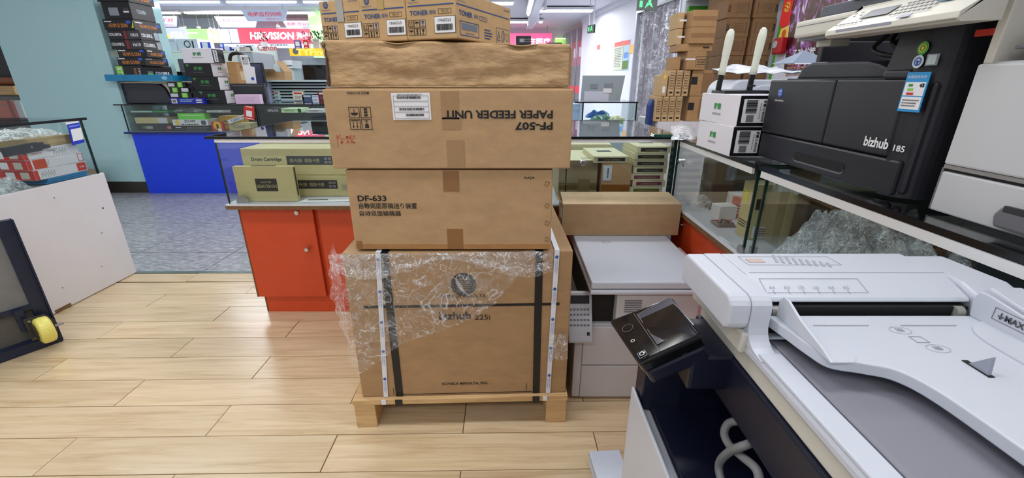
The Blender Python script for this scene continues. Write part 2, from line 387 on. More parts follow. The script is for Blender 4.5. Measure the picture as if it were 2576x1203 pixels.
# --- ceiling lights: tube battens
def batten(label, loc, ln, along='x', watt=0, group=None, mat=None, wide=0.0):
    t = thing('ceiling_light', label, 'light', loc, 0 if along == 'x' else 90, group)
    B(-ln / 2, ln / 2, -.05 - wide, .05 + wide, 0.0, .05).build('fixture_body', FIXT, t, bevel=.008)
    if wide:
        for s in (-1, 1): MB().cyl((-ln / 2 + .03, s * wide * .6, -.015), (ln / 2 - .03, s * wide * .6, -.015), .014, 10).build('light_tube', mat or TUBE, t, smooth=True)
    else: MB().cyl((-ln / 2 + .02, 0, -.02), (ln / 2 - .02, 0, -.02), .018, 10).build('light_tube', mat or TUBE, t, smooth=True)
    if watt: light('lamp', (0, 0, -.05), ln - .05, .12 + 2 * wide, watt, parent=t)
    return t
for i, x in enumerate((-8.3, -6.75, -5.2, -3.65)):
    batten('twin tube light, %s from the left in the far row of the hall' % ('first', 'second', 'third', 'fourth')[i], (x * 2, 22.0, 4.12), 1.45, 'x', 0, 'far row of tube lights', wide=.07).scale = (2, 2, 2)
for i, x in enumerate((-6.6, -5.15, -3.7)):
    batten('twin tube light, %s from the left along the top edge of the photo' % ('first', 'second', 'third')[i], (x * 2, 16.6, 4.12), 1.4, 'x', 0, 'top row of tube lights', wide=.07).scale = (2, 2, 2)
for i, x in enumerate((-6.4, -4.9, -3.4)):
    batten('thin cool tube light, %s from the left before the hanging boards' % ('first', 'second', 'third')[i], (x * 2, 19.0, 4.12), 1.4, 'x', 0, 'thin tube lights before the beam', TUBEC).scale = (2, 2, 2)
batten('long tube light over the toner boxes in mid air', (-0.15, 7.15, 2.60), 1.2, 'x', 0)
batten('slanting white tube light left of the downlights, nearest', (0.52, 6.3, 2.58), 1.3, 'y', 0, 'receding tube lights on the beam')
batten('slanting white tube light left of the downlights, furthest', (0.36, 9.6, 2.58), 2.2, 'y', 0, 'receding tube lights on the beam')
# shop lights overhead, outside the picture, that light the foreground
k = 0
for y in (-1.3, 0.9, 2.9, 4.9):
    for x in (-3.0, -0.9, 1.1):
        if y == 4.9 and x > 0: continue
        batten('twin tube ceiling batten lighting the shop', (x, y, 2.70), 1.3, 'x', 13, 'shop ceiling battens', wide=.1)
# --- cylinder downlights on the white ceiling
for i, (x, y, px) in enumerate(((1426, 40, 6.5), (1392, 62, 8.2), (1368, 78, 10.0), (1351, 88, 12.2))):
    p = PY(x, y, px)
    t = thing('downlight', ('white cylinder downlight on the ceiling, nearest of the receding row', 'white cylinder downlight on the ceiling, second of the receding row', 'white cylinder downlight on the ceiling, third of the receding row', 'white cylinder downlight on the ceiling, furthest of the receding row')[i], 'downlight', (p.x, px, CEIL_Z), 0, 'cylinder downlights')
    MB().cyl((0, 0, -.20), (0, 0, 0), .055, 20).build('cylinder', FIXT, t, smooth=False)
    MB().cyl((0, 0, -.203), (0, 0, -.19), .045, 20).build('lens', M('lens_dim', (150, 150, 150), 0.3), t)
    B(-.11, .11, -.02, .02, -.012, 0).build('mounting_plate', M('plate_dark', (70, 70, 74), .5), t)
t = thing('smoke_detector', 'small round beige smoke detector on white ceiling beside downlights', 'smoke detector', (PY(1403, 30, 6.9).x, 6.9, CEIL_Z)); MB().lathe([(.05, 0), (.05, -.03), (.03, -.05), (.005, -.055)], 16).build('housing', M('beige_plastic', (190, 184, 160), .5), t, smooth=True); B(-.006, .006, -.006, .006, -.06, -.05).build('indicator', M('ink_grey', (120, 118, 118)), t)
t = thing('sprinkler_head', 'tiny metal sprinkler head on the ceiling right of the nearest downlight', 'sprinkler', (PY(1449, 20, 6.6).x, 6.6, CEIL_Z)); MB().cyl((0, 0, -.1), (0, 0, 0), .012, 8).build('pipe', STEEL, t); MB().cyl((0, 0, -.02), (0, 0, 0), .04, 12).build('rosette', STEEL, t)
# --- teal clad column on the left
def teal_mat():
    m = bpy.data.materials.new('teal_glass_cladding'); m.use_nodes = True; nt = m.node_tree; N = nt.nodes.new; L = nt.links.new
    b = nt.nodes['Principled BSDF']; b.inputs['Base Color'].default_value = lin((176, 217, 222)) + (1,); b.inputs['Roughness'].default_value = 0.06
    b.inputs['Specular IOR Level'].default_value = 0.6
    return m
TEAL = teal_mat()
cl = struct(B(-5.22, -4.140, 4.80, 5.70, 0.125, CEIL_Z).build('wall_left', TEAL, bevel=0.004))
B(-5.225, -4.136, 4.796, 5.705, 0, 0.125).build('column_plinth', M('dark_plinth', (52, 48, 42), 0.4), cl)
B(-4.30, -4.141, 4.7985, 4.801, .126, CEIL_Z - .01).build('corner_panel', M('teal_panel', (178, 218, 223), 0.12), cl)
# --- white far right wall, with door frame for the strip curtain
WALLW = M('wall_white', (222, 224, 236), 0.55)
def wall_seg(name, a, b, z0, z1, th=0.1, mat=None, parent=None):
    a = Vector((a[0], a[1], 0)); b = Vector((b[0], b[1], 0)); d = (b - a); ln = d.length; ang = math.atan2(d.y, d.x)
    o = B(0, ln, -th, 0, z0, z1).build(name, mat or WALLW, parent); o.location = a; o.rotation_euler = (0, 0, ang); return o
WA, WB = Vector((2.60, 7.4)), Vector((1.62, 15.4))      # near and far end of the far right wall
def along(t): return WA + (WB - WA) * t
struct(wall_seg('wall_right', along(0.205), along(0.70), 0, CEIL_Z))
struct(wall_seg('wall_right_head', along(0.0), along(0.205), 2.40, CEIL_Z))
struct(wall_seg('wall_right_near', (4.4, 7.37), (2.60, 7.37), 0, CEIL_Z))
struct(wall_seg('trim_2', along(0.2) + Vector((-.03, 0)), along(0.70) + Vector((-.03, 0)), CEIL_Z - .10, CEIL_Z - .0))
struct(B(-2.2, 6, 15.6, 15.75, 0, CEIL_Z).build('wall_back', M('wall_far', (214, 214, 226), 0.7))); struct(B(-20, -2.2, 34, 34.2, 0, HALL_Z).build('wall_hall', M('wall_far', (214, 214, 226))))
struct(B(-20.1, -20, 9, 34, 0, HALL_Z).build('wall_far_left', M('wall_far', (214, 214, 226), 0.7)))
# poster wall and the niche beside it
PWX = 2.1
struct(B(PWX, PWX + .12, -1.2, 3.72, 0, CEIL_Z).build('wall_poster', WALLW))
nich = struct(B(1.70, 2.9, 4.75, 4.85, 0, CEIL_Z).build('wall_niche', WALLW))
struct(B(1.70, 2.9, 4.55, 4.74, 1.93, CEIL_Z).build('ceiling_soffit', WALLW))
# ================================================================== DISPLAY COUNTERS
ORANGE = M('orange_laminate', (206, 74, 36), 0.38, var=0.04, scale=8); CHIP = M('chipboard_edge', (120, 88, 54), 0.8, var=0.45, scale=160)
BLUEL = M('blue_laminate', (18, 66, 236), 0.4); WHITEL = M('white_laminate', (222, 218, 222), 0.42, var=0.03, scale=5)
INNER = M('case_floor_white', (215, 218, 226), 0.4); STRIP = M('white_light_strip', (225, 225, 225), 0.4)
def pane(x0, x1, y0, y1, z0, z1, parent, mat=None, edge=None, ew=0.0022):
    o = B(x0, x1, y0, y1, z0, z1).build('glass_pane', mat or GLASS, parent); return o
def knob(parent, c, n, mat=CHROME, r=.013):
    n = Vector(n); c = Vector(c); mb = MB().cyl(c, c + n * .016, r * .45, 12).cyl(c + n * .014, c + n * .032, r, 16, r * .8)
    return mb.build('knob', mat, parent, smooth=False, bevel=.002)
def lock(parent, c, n):
    n = Vector(n); c = Vector(c)
    return MB().cyl(c, c + n * .006, .011, 16).cyl(c + n * .006, c + n * .008, .004, 8).build('lock', CHROME, parent)
# ---- orange counter across the middle
oc = thing('display_counter', 'orange glass-topped display counter behind the stack of cartons', 'counter', (0, 0, 0))
cb_ = B(-1.375, .79, 2.105, 2.70, .10, .605).build('cabinet', ORANGE, oc)
B(-1.345, .79, 2.10, 2.68, 0, .10).build('kickboard', ORANGE, oc)
B(-1.352, -1.3455, 2.098, 2.60, 0, .10).build('kick_edge', CHIP, oc)
d1 = B(-1.378, -1.005, 2.082, 2.104, .10, .603).build('door', ORANGE, oc, bevel=.0015); knob(d1, (-1.055, 2.082, .385), (0, -1, 0)); lock(d1, (-1.085, 2.082, .575), (0, -1, 0))
d2 = B(-.985, -.40, 2.094, 2.1045, .10, .603).build('door', ORANGE, oc, bevel=.0015); knob(d2, (-.45, 2.094, .385), (0, -1, 0))
d3 = B(-.395, .20, 2.094, 2.1045, .10, .603).build('door', ORANGE, oc, bevel=.0015); knob(d3, (.15, 2.094, .385), (0, -1, 0))
B(-1.378, -1.372, 2.08, 2.70, .10, .603).build('side_edge', CHIP, oc)
B(-1.405, .79, 2.035, 2.72, .605, .624).build('ledge', CHIP, oc); B(-1.40, .79, 2.033, 2.715, .624, .632).build('case_floor', INNER, oc)
pane(-1.385, -.30, 2.046, 2.051, .633, .945, oc); pane(-.295, .27, 2.046, 2.051, .633, .945, oc); pane(.255, .755, 2.054, 2.059, .633, .945, oc)
pane(-1.39, -1.385, 2.046, 2.88, .633, .945, oc); pane(-1.385, .755, 2.875, 2.88, .633, .945, oc)
gt = pane(-1.415, .80, 2.028, 2.90, .947, .957, oc, GTOP); B(-1.417, .80, 2.025, 2.029, .946, .958).build('glass_edge', GEDGEB, gt); B(-1.419, -1.415, 2.025, 2.90, .946, .958).build('glass_edge', GEDGEB, gt); B(-1.415, .80, 2.899, 2.903, .946, .958).build('glass_edge', GEDGE, gt)
B(-1.38, .74, 2.029, 2.036, .930, .9455).build('light_strip', STRIP, oc)
for (x, y) in ((-1.388, 2.048), (-.2975, 2.048), (.26, 2.052), (.755, 2.056)): MB().box(x - .0025, x + .0025, y - .004, y + .004, .633, .946).build('glass_edge', GEDGE, oc)

for x in (-1.33, -.36): MB().cyl((x, 2.058, .640), (x, 2.064, .640), .03, 16).build('lock_disc', STEEL, oc)
g = pane(.22, .222, 2.0455, 2.046, .70, .72, oc); knob(g, (.335, 2.053, .835), (0, -1, 0), r=.017)
B(.752, .768, 2.026, 2.046, .633, .946).build('corner_post', GEDGE, oc)
# ---- right-hand counter: two glass cases on one orange base
rc = thing('display_counter', 'orange based glass counter along the right, under the black printer', 'counter', (0, 0, 0))
B(.80, 1.42, -.6, 2.015, .0, .622).build('cabinet', ORANGE, rc)
for y0, y1 in ((1.36, 2.01), (.70, 1.355), (.04, .695)):
    d = B(.788, .80, y0, y1, .10, .605).build('door', ORANGE, rc, bevel=.0015); lock(d, (.788, y1 - .12, .575), (-1, 0, 0))
B(.765, 1.43, -.6, 2.018, .622, .643).build('ledge', CHIP, rc); B(.763, 1.43, -.6, 2.018, .643, .652).build('case_floor', INNER, rc)
pane(.772, .777, 1.335, 2.02, .653, .928, rc); pane(.772, .777, -.58, 1.285, .653, .928, rc)
pane(.777, 1.42, 1.335, 1.340, .653, .945, rc); pane(.777, 1.42, 1.280, 1.285, .653, .945, rc)
pane(.777, 1.42, 2.015, 2.020, .653, .945, rc)
t1 = pane(.752, 1.45, 1.312, 2.02, .947, .958, rc, GTOP); t2 = pane(.752, 1.45, -.6, 1.306, .947, .958, rc, GTOP)
B(.748, .753, 1.312, 2.02, .946, .959).build('glass_edge', GEDGEB, t1); B(.748, .753, -.6, 1.306, .946, .959).build('glass_edge', GEDGEB, t2); B(.752, 1.45, 1.3065, 1.3115, .946, .959).build('glass_edge', GEDGE, t1)
B(.7495, .758, 1.335, 1.95, .926, .9455).build('light_strip', STRIP, rc); B(.7495, .758, -.58, 1.285, .926, .9455).build('light_strip', STRIP, rc)
for y in (1.285, 1.3375, 2.018): MB().box(.769, .777, y - .003, y + .003, .653, .946).build('glass_edge', GEDGE, rc)
for y in (1.2825, 1.3375): MB().box(1.412, 1.42, y - .003, y + .003, .653, .946).build('glass_edge', GEDGE, rc)
MB().cyl((.772, 1.345, .665), (.765, 1.345, .665), .02, 14).build('lock_disc', STEEL, rc); MB().cyl((.79, 1.31, .652), (.79, 1.31, .69), .012, 12).build('bracket', STEEL, rc)
hd = MB().cyl((.772, 1.93, .86), (.745, 1.93, .86), .011, 14).cyl((.75, 1.93, .86), (.76, 1.905, .845), .004, 8); hd.build('knob', CHROME, rc)
tg = thing('green_glass_shim', 'dark green glass corner strip where two counter tops meet', 'glass strip', (.72, 2.028, .958)); B(-.075, .085, -.03, .02, 0, .012).build('slab', M('bottle_green', (10, 90, 70), .1), tg, bevel=.002); B(-.075, .085, -.032, -.03, 0, .012).build('front_edge', M('bottle_green2', (6, 70, 58), .2), tg)
# ---- blue counter beside the teal column
bc = thing('display_counter', 'blue based glass display counter right of the teal column', 'counter', (0, 0, 0))
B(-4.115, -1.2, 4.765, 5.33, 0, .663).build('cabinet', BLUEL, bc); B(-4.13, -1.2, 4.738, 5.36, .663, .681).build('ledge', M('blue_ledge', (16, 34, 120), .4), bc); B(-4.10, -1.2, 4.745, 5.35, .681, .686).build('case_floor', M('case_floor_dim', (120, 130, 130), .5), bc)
pane(-4.13, -2.72, 4.750, 4.755, .687, .955, bc); pane(-2.70, -1.2, 4.750, 4.755, .687, .955, bc); pane(-4.128, -4.123, 4.755, 5.35, .687, .955, bc); pane(-2.713, -2.708, 4.755, 5.35, .687, .955, bc)
pane(-4.13, -1.2, 4.80, 5.30, .872, .877, bc)
B(-4.175, -4.131, 4.738, 4.79, .663, .681).build('ledge_end', M('blue_ledge', (16, 34, 120), .4), bc); pane(-4.19, -4.131, 4.735, 4.79, .956, .967, bc, GTOP); gt = pane(-4.13, -1.2, 4.735, 5.36, .956, .967, bc, GTOP); B(-4.192, -1.2, 4.731, 4.736, .955, .968).build('glass_edge', GEDGEB, gt)
for x in (-4.125, -2.722, -2.698): MB().box(x - .004, x + .004, 4.747, 4.757, .687, .956).build('glass_edge', GEDGE, bc)

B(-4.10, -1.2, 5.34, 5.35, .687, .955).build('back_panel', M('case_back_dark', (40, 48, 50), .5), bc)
# ---- white counter on the left
lc = thing('display_counter', 'white sided glass display counter at the left edge', 'counter', (0, 0, 0))
B(-3.1, -2.515, .9, 2.60, .012, .655).build('cabinet', WHITEL, lc); B(-2.514, -2.496, .95, 2.612, 0.004, .672).build('side_board', WHITEL, lc, bevel=.002)
B(-2.4958, -2.4945, 2.07, 2.16, .0045, .022).build('chipped_edge', CHIP, lc)
for y, z in ((2.53, .47), (2.40, .14), (2.28, .60), (2.47, .33), (2.15, .12)): MB().cyl((-2.4962, y, z), (-2.4952, y, z), .0055 if z == .47 else .003, 10).build('screw_hole', BLACK, lc)

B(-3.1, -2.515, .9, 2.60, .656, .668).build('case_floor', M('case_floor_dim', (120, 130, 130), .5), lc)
pane(-2.507, -2.502, .95, 2.585, .673, .985, lc); pane(-3.1, -2.507, 2.58, 2.585, .669, .985, lc)
gt = pane(-3.12, -2.497, .9, 2.612, .986, .996, lc, GTOP); B(-2.498, -2.494, .9, 2.614, .984, .998).build('glass_edge', GEDGEB, gt)
B(-2.509, -2.500, 2.578, 2.587, .673, .985).build('glass_edge', GEDGE, lc)
# ================================================================== THE STACK ON THE PALLET
from mathutils import noise as mnoise
PINE = wood('pallet_pine', (176, 136, 92), (206, 170, 120), (222, 190, 142), rough=0.7, sc_=(3, 30, 30))
YF = 1.28
def uvf(x, y, cx, z0, h, Y=YF):     # photo point -> (u, v) on a camera-facing front plane at depth Y
    p = PY(x, y, Y); return p.x - cx, p.z - z0 - h / 2
pl = thing('pallet', 'light pine pallet under the large copier carton', 'pallet', (-.185, 1.262, 0), 2.0)
for x in (-.385, .311): B(x, x + .074, 0, .70, 0, .104).build('runner', PINE, pl, bevel=.002)
B(-.037, .037, .30, .70, 0, .104).build('runner', PINE, pl, bevel=.002)
for i in range(5): B(-.388, .388, -.004 + i * .146, .116 + i * .146, .104, .126).build('deck_board', PINE, pl, bevel=.002)
for x in (-.222, .272): B(x - .0125, x + .0125, -.0075, -.005, .100, .127).build('black_band_end', M('black_band', (20, 20, 24), .35), pl)
for x in (-.275, .305): B(x - .008, x + .008, -.0075, -.005, .108, .127).build('white_strap_end', M('white_strap', (226, 230, 240), .3), pl)
# big copier carton -------------------------------------------------
CW, CD, CH = .738, .66, .560
ct = thing('copier_carton', 'large brown copier carton strapped to the pallet, bizhub 225i print', 'carton', (-.183, 1.275 + CD / 2, .127), 2.0)
B(-CW / 2, CW / 2, -CD / 2, CD / 2, 0, CH).build('box_body', CARDD, ct, bevel=.004)
fc = bface((CW, CD, CH), 'front'); D = Deco(ct)
def cu(x, y): return uvf(x, y, -.183, .127, CH, 1.275)
STRAPB = M('black_band', (20, 20, 24), .35); STRAPW = M('white_strap', (226, 230, 240), .3); STRAPT = M('strap_print', (40, 90, 170), .5)
for nm, mat, xa, ya, xb, yb, w_ in (('black_band', STRAPB, 963, 640, 996, 995, .026), ('black_band', STRAPB, 1346, 640, 1343, 985, .025)):
    u0, v0 = cu(xa, ya); u1, v1 = cu(xb, yb); um = (u0 + u1) / 2
    B(um - w_ / 2, um + w_ / 2, -CD / 2 - .0022, -CD / 2 - .0006, .001, CH + .002).build(nm, mat, ct)
    B(um - w_ / 2, um + w_ / 2, -CD / 2 - .0022, CD / 2 + .002, CH + .0005, CH + .002).build(nm, mat, ct)
for xa, ya, xb, yb, seed in ((945, 640, 966, 1000, 1), (1393, 640, 1371, 985, 2)):
    u0, v0 = cu(xa, ya); u1, v1 = cu(xb, yb)
    a = Vector((u0, -CD / 2 - .0038, CH + .003)); b = Vector((u1, -CD / 2 - .0038, .001)); d = (b - a)
    st = MB().add([p + Vector((s * .008, e, 0)) for p in (a, b) for s in (-1, 1) for e in (-.0007, .0007)], [(0, 1, 3, 2), (4, 6, 7, 5), (0, 4, 5, 1), (2, 3, 7, 6), (0, 2, 6, 4), (1, 5, 7, 3)]).build('white_strap', STRAPW, ct)
    B(u0 - .008, u0 + .008, -CD / 2 - .0045, CD / 2, CH + .0022, CH + .0035).build('white_strap', STRAPW, ct)
    sf = Face(tuple((a + b) / 2 + Vector((0, -.0012, 0))), (b - a).normalized(), Vector((1, 0, 0)))
    DD = Deco(st)
    for k in range(-2, 3):
        DD.disc(sf, k * .115 - .028, 0, .0055, STRAPT, 'strap_print'); DD.text(sf, k * .115 + .006, .0025, .004, 'KONICA MINOLTA', STRAPT, 'strap_print', width=.05); DD.text(sf, k * .115 + .006, -.0035, .003, 'KONICA MINOLTA', STRAPT, 'strap_print', width=.04)
    DD.build()
u, v = cu(1154, 769); u0, _ = cu(910, 772); u1, _ = cu(1400, 766)
D.rect(fc, (u0 + u1) / 2, v, u1 - u0, .0095, BLACK, 'printed_band')
u, v = cu(1157, 716); D.disc(fc, u, v, .042, INK, 'logo', k=36)
for k in range(6): D.disc(fc, u, v + .020 - .008 * k, .030 - .004 * abs(k - 2.5), CARDD, 'logo_rays', n=.0012, ry=.0011)
u, v = cu(1157, 745); D.text(fc, u, v, .012, 'KONICA MINOLTA', INK, 'printed_text', width=.148, bold=.01)
u, v = cu(1140, 794); D.text(fc, u - .005, v, .030, 'bizhub', INK, 'model_name', width=.108, bold=.025)
u, v = cu(1205, 797); D.text(fc, u, v - .003, .020, '225i', INK, 'model_name', width=.052, bold=.01)
u, v = cu(1163, 965); D.text(fc, u, v, .0125, 'KONICA MINOLTA, INC.', BLACK, 'printed_text', width=.165, bold=.02)
u0, v0 = cu(993, 990); u1, v1 = cu(1330, 985)
D.rect(fc, (u0 + u1) / 2, v0 + .002, u1 - u0, .0025, INK, 'flap_line'); D.rect(fc, u0 - .012, v0 + .016, .0016, .03, INK, 'flap_line'); D.rect(fc, u1 - .02, v0 + .024, .0016, .03, INK, 'flap_line')
D.build()
# clear wrap draped over its upper left -----------------------------
FILM = film('stretch_film', 0.13, scale=15, rough=0.08); FILM2 = film('stretch_film_bunched', 0.24, scale=30, rough=0.1)
poly = [PY(a, b, 1.262) for a, b in ((846, 634), (1350, 634), (1335, 655), (1290, 712), (1240, 768), (1190, 800), (1110, 830), (1010, 862), (960, 900), (905, 937), (882, 930), (866, 880), (848, 828), (824, 796), (818, 720), (822, 655))]
poly = [(p.x, p.z) for p in poly]
def inside(x, z):
    c = False; j = len(poly) - 1
    for i in range(len(poly)):
        (xi, zi), (xj, zj) = poly[i], poly[j]
        if (zi > z) != (zj > z) and x < (xj - xi) * (z - zi) / (zj - zi) + xi: c = not c
        j = i
    return c
x0, x1 = min(p[0] for p in poly) - .01, max(p[0] for p in poly); z0, z1 = min(p[1] for p in poly) - .01, max(p[1] for p in poly)
def fpt(a, b):
    x = x0 + (x1 - x0) * a; z = z0 + (z1 - z0) * b
    jig = mnoise.noise(Vector((x * 60, z * 60, 3))) * .003; x += jig; z += jig
    d = (x * .75 + z) ; e = (x - z * .9)
    wv = .005 * abs(math.sin(d * 30 + 2.2 * mnoise.noise(Vector((x * 6, z * 6, 0))))) + .007 * abs(mnoise.noise(Vector((e * 5, d * 40, 1)))) + .003 * abs(mnoise.noise(Vector((x * 50, z * 50, 5))))
    y = 1.252 + (x + .55) * .035 - wv - .002
    if x < -.548: y += (-.548 - x) * 1.35 + .006 * math.sin(z * 60)
    return (x, y, z)
wr = thing('plastic_wrap', 'crinkled clear plastic wrap draped over the upper left of the copier carton', 'plastic wrap', (0, 0, 0))
MB().grid(fpt, 120, 80, keep=lambda a, b: inside(x0 + (x1 - x0) * a, z0 + (z1 - z0) * b)).build('film_sheet', FILM, wr, smooth=True)
def fb(a, b):     # bunched film along the top edge
    x = -.57 + .70 * a; z = .693 - .055 * b * (1 + .6 * math.sin(a * 9)) + .004 * mnoise.noise(Vector((x * 30, b * 4, 7)))
    return (x, 1.240 + (x + .55) * .035 - .010 * abs(mnoise.noise(Vector((x * 26, b * 3, 2)))) - .004 * math.sin(b * 9), z)
MB().grid(fb, 90, 10).build('bunched_edge', FILM2, wr, smooth=True)
def fl_(a, b):     # side piece falling past the left edge
    z = .30 + .385 * b; w_ = .05 + .035 * math.sin(b * 3.0) + .012 * mnoise.noise(Vector((b * 9, 0, 4)))
    x = -.552 - w_ * a; return (x, 1.258 + .10 * a + .012 * mnoise.noise(Vector((a * 5, b * 14, 3))), z)
MB().grid(fl_, 14, 40).build('hanging_side', film('side_film', 0.22, white=(.93, .88, .9), scale=30), wr, smooth=True)
def fr_(a, b):
    p = PY(1384 + 44 * a, 905 - 65 * b, 1.268); return (p.x, p.y + .012 + .012 * mnoise.noise(Vector((a * 6, b * 8, 9))) - .012, p.z)
wr2 = thing('plastic_wrap', 'small scrap of clear wrap caught at the lower right strap of the copier carton', 'plastic wrap', (0, 0, 0)); MB().grid(fr_, 14, 16).build('film_sheet', FILM2, wr2, smooth=True)
# DF-633 carton ------------------------------------------------------
def stackbox(name, label, x0, x1, z0, z1, Y, dep, mat):
    w_, h = x1 - x0, z1 - z0; t = thing(name, label, 'carton', ((x0 + x1) / 2, Y + dep / 2, z0))
    B(-w_ / 2, w_ / 2, -dep / 2, dep / 2, 0, h).build('box_body', mat, t, bevel=.004)
    return t, bface((w_, dep, h), 'front'), (lambda x, y: uvf(x, y, (x0 + x1) / 2, z0, h, Y)), w_, h
def icon_umbrella(D, f, u, v, s, mat, flip=1):
    D.frame(f, u, v, s, s, s * .05, mat, 'handling_icon'); D.poly(f, [(u + math.cos(a * math.pi / 8) * s * .36, v + flip * (math.sin(a * math.pi / 8) * s * .26 + s * .02)) for a in range(9)], mat, 'handling_icon'); D.rect(f, u, v - flip * s * .14, s * .05, s * .34, mat, 'handling_icon')
def icon_arrows(D, f, u, v, s, mat, flip=1):
    D.frame(f, u, v, s, s, s * .05, mat, 'handling_icon')
    for k in (-.18, .18):
        D.rect(f, u + k * s, v, s * .05, s * .6, mat, 'handling_icon'); D.poly(f, [(u + k * s - s * .11, v + flip * s * .16), (u + k * s + s * .11, v + flip * s * .16), (u + k * s, v + flip * s * .36)], mat, 'handling_icon')
    D.rect(f, u, v - flip * s * .36, s * .7, s * .05, mat, 'handling_icon')
def icon_glass(D, f, u, v, s, mat, flip=1):
    D.frame(f, u, v, s, s, s * .05, mat, 'handling_icon'); D.poly(f, [(u - s * .2, v + flip * s * .34), (u + s * .2, v + flip * s * .34), (u + s * .16, v), (u, v - flip * s * .08), (u - s * .16, v)], mat, 'handling_icon'); D.rect(f, u, v - flip * s * .16, s * .05, s * .24, mat, 'handling_icon'); D.rect(f, u, v - flip * s * .33, s * .3, s * .05, mat, 'handling_icon')
def icon_stack(D, f, u, v, s, mat, flip=1):
    D.frame(f, u, v, s, s, s * .05, mat, 'handling_icon')
    for k in (-.26, .02, .28): D.rect(f, u, v + k * s, s * .3, s * .2, mat, 'handling_icon')
df, fc, q, w_, h = stackbox('feeder_carton', 'brown carton printed DF-633 between the copier carton and the PF-507 carton', -.50, .123, .695, .950, 1.278, .50, CARD)
D = Deco(df)
u, v = q(936, 499); D.text(fc, u, v, .019, 'DF-633', BLACK, 'printed_text', width=.088, bold=.03)
u, v = q(976, 518); D.text(fc, u, v, .019, '自動両面原稿送り装置', INK, 'printed_text', width=.178, bold=.012)
u, v = q(957, 537); D.text(fc, u, v, .018, '自动双面输稿器', INK, 'printed_text', width=.128, bold=.012)
u, v = q(1332, 448); D.text(fc, u, v, .009, 'AAJ4-', BLACK, 'printed_text', width=.036, bold=.01)
for (xa, ya, xb, yb) in ((1113, 430, 1156, 482), (1124, 576, 1166, 626)):
    ua, va = q(xa, ya); ub, vb = q(xb, yb); D.rect(fc, (ua + ub) / 2, (va + vb) / 2, ub - ua, va - vb, TAPE, 'packing_tape')
ua, va = q(897, 614); ub, vb = q(1383, 628); D.rect(fc, 0, -h / 2 + .009, w_ - .006, .016, card('cardboard_tape', (172, 126, 80)), 'tape_strip', n=.0002)  # darker brown tape line along the carton bottom
ua, va = q(905, 615); D.rect(fc, ua, va - .001, .018, .026, TAPE, 'packing_tape')
for y in (462, 517, 562, 602):
    u, v = q(1376, y); f2 = Face(fc.p(u, v), fc.U, fc.V).rot(-18); D.frame(f2, 0, 0, .012, .013, .0018, M('tape_dull', (150, 112, 72), .5), 'staple_mark'); D.rect(f2, .004, -.002, .0018, .016, M('tape_dull', (150, 112, 72)), 'staple_mark')
D.build()
# PF-507 carton -----------------------------------------------------
pf, fc, q, w_, h = stackbox('feeder_carton', 'brown carton with upside-down PF-507 paper feeder unit print', -.530, .172, .955, 1.178, 1.268, .52, CARD)
D = Deco(pf); f180 = fc.rot(180)
def t180(x, y, hh, s, ww, b=.015, mat=BLACK):
    u, v = q(x, y); D.text(Face(fc.p(u, v), f180.U, f180.V), 0, 0, hh, s, mat, 'printed_text', width=ww, bold=b)
t180(1254, 288, .0225, 'PAPER FEEDER UNIT', .308, .03); t180(1343, 317, .0225, 'PF-507', .108, .035); t180(900, 234, .0075, 'MADE IN CHINA', .062, .01)
s_ = .030
for (x, y, fn) in ((891, 283, icon_umbrella), (920, 283, icon_stack), (894, 313, icon_arrows), (923, 313, icon_glass)):
    u, v = q(x, y); fn(D, fc, u, v, s_, INK, -1)
u, v = q(1035, 268); f2 = Face(fc.p(u, v), fc.U, fc.V).rot(0.5); D.rect(f2, 0, 0, .108, .073, PAPER, 'shipping_label', n=.001)
D.frame(f2, 0, -.002, .098, .062, .0006, GREYINK, 'label_print', n=.002)
for (a, b, c, e) in ((-.005, .024, .066, .0065), (0, -.007, .068, .0065), (.008, -.023, .05, .0065)): D.bars(f2, a, b, c, e, BLACK, 'barcode', k=26, n=.0022, seed=int(b * 999))
for b in (.0145, .001, -.0145): D.rect(f2, 0, b, .098, .0006, GREYINK, 'label_print', n=.002)
D.lines(f2, -.002, .031, .07, .006, 2, GREYINK, 'label_print', n=.002)
for (xa, ya, xb, yb) in ((1108, 229, 1156, 300), (1112, 296, 1160, 326), (1123, 353, 1170, 420)):
    ua, va = q(xa, ya); ub, vb = q(xb, yb); D.rect(fc, (ua + ub) / 2, (va + vb) / 2, ub - ua, va - vb, M('clear_brown_tape', (164, 126, 84), .14, spec=.7, bump=.5, bscale=40), 'packing_tape', n=.0003)
rr = random.Random(5)
for k in range(26):
    u, v = q(848 + rr.uniform(0, 44), 340 + rr.choice((0, 4, 14, 18)) + rr.uniform(0, 3)); D.rect(fc, u, v, rr.uniform(.0012, .003), rr.uniform(.002, .009), M('red_stamp', (196, 84, 58), .7), 'red_stamp')
u, v = q(849, 355); D.rect(fc, u, v, .0012, .035, M('red_stamp', (196, 84, 58)), 'red_stamp'); u, v = q(873, 348); D.rect(fc, u, v, .045, .001, M('red_stamp', (196, 84, 58)), 'red_stamp')
D.build()
B(-w_ / 2 + .01, w_ / 2 - .01, -.255, .2, h - .002, h + .0035).build('top_flap', CARDD, pf)
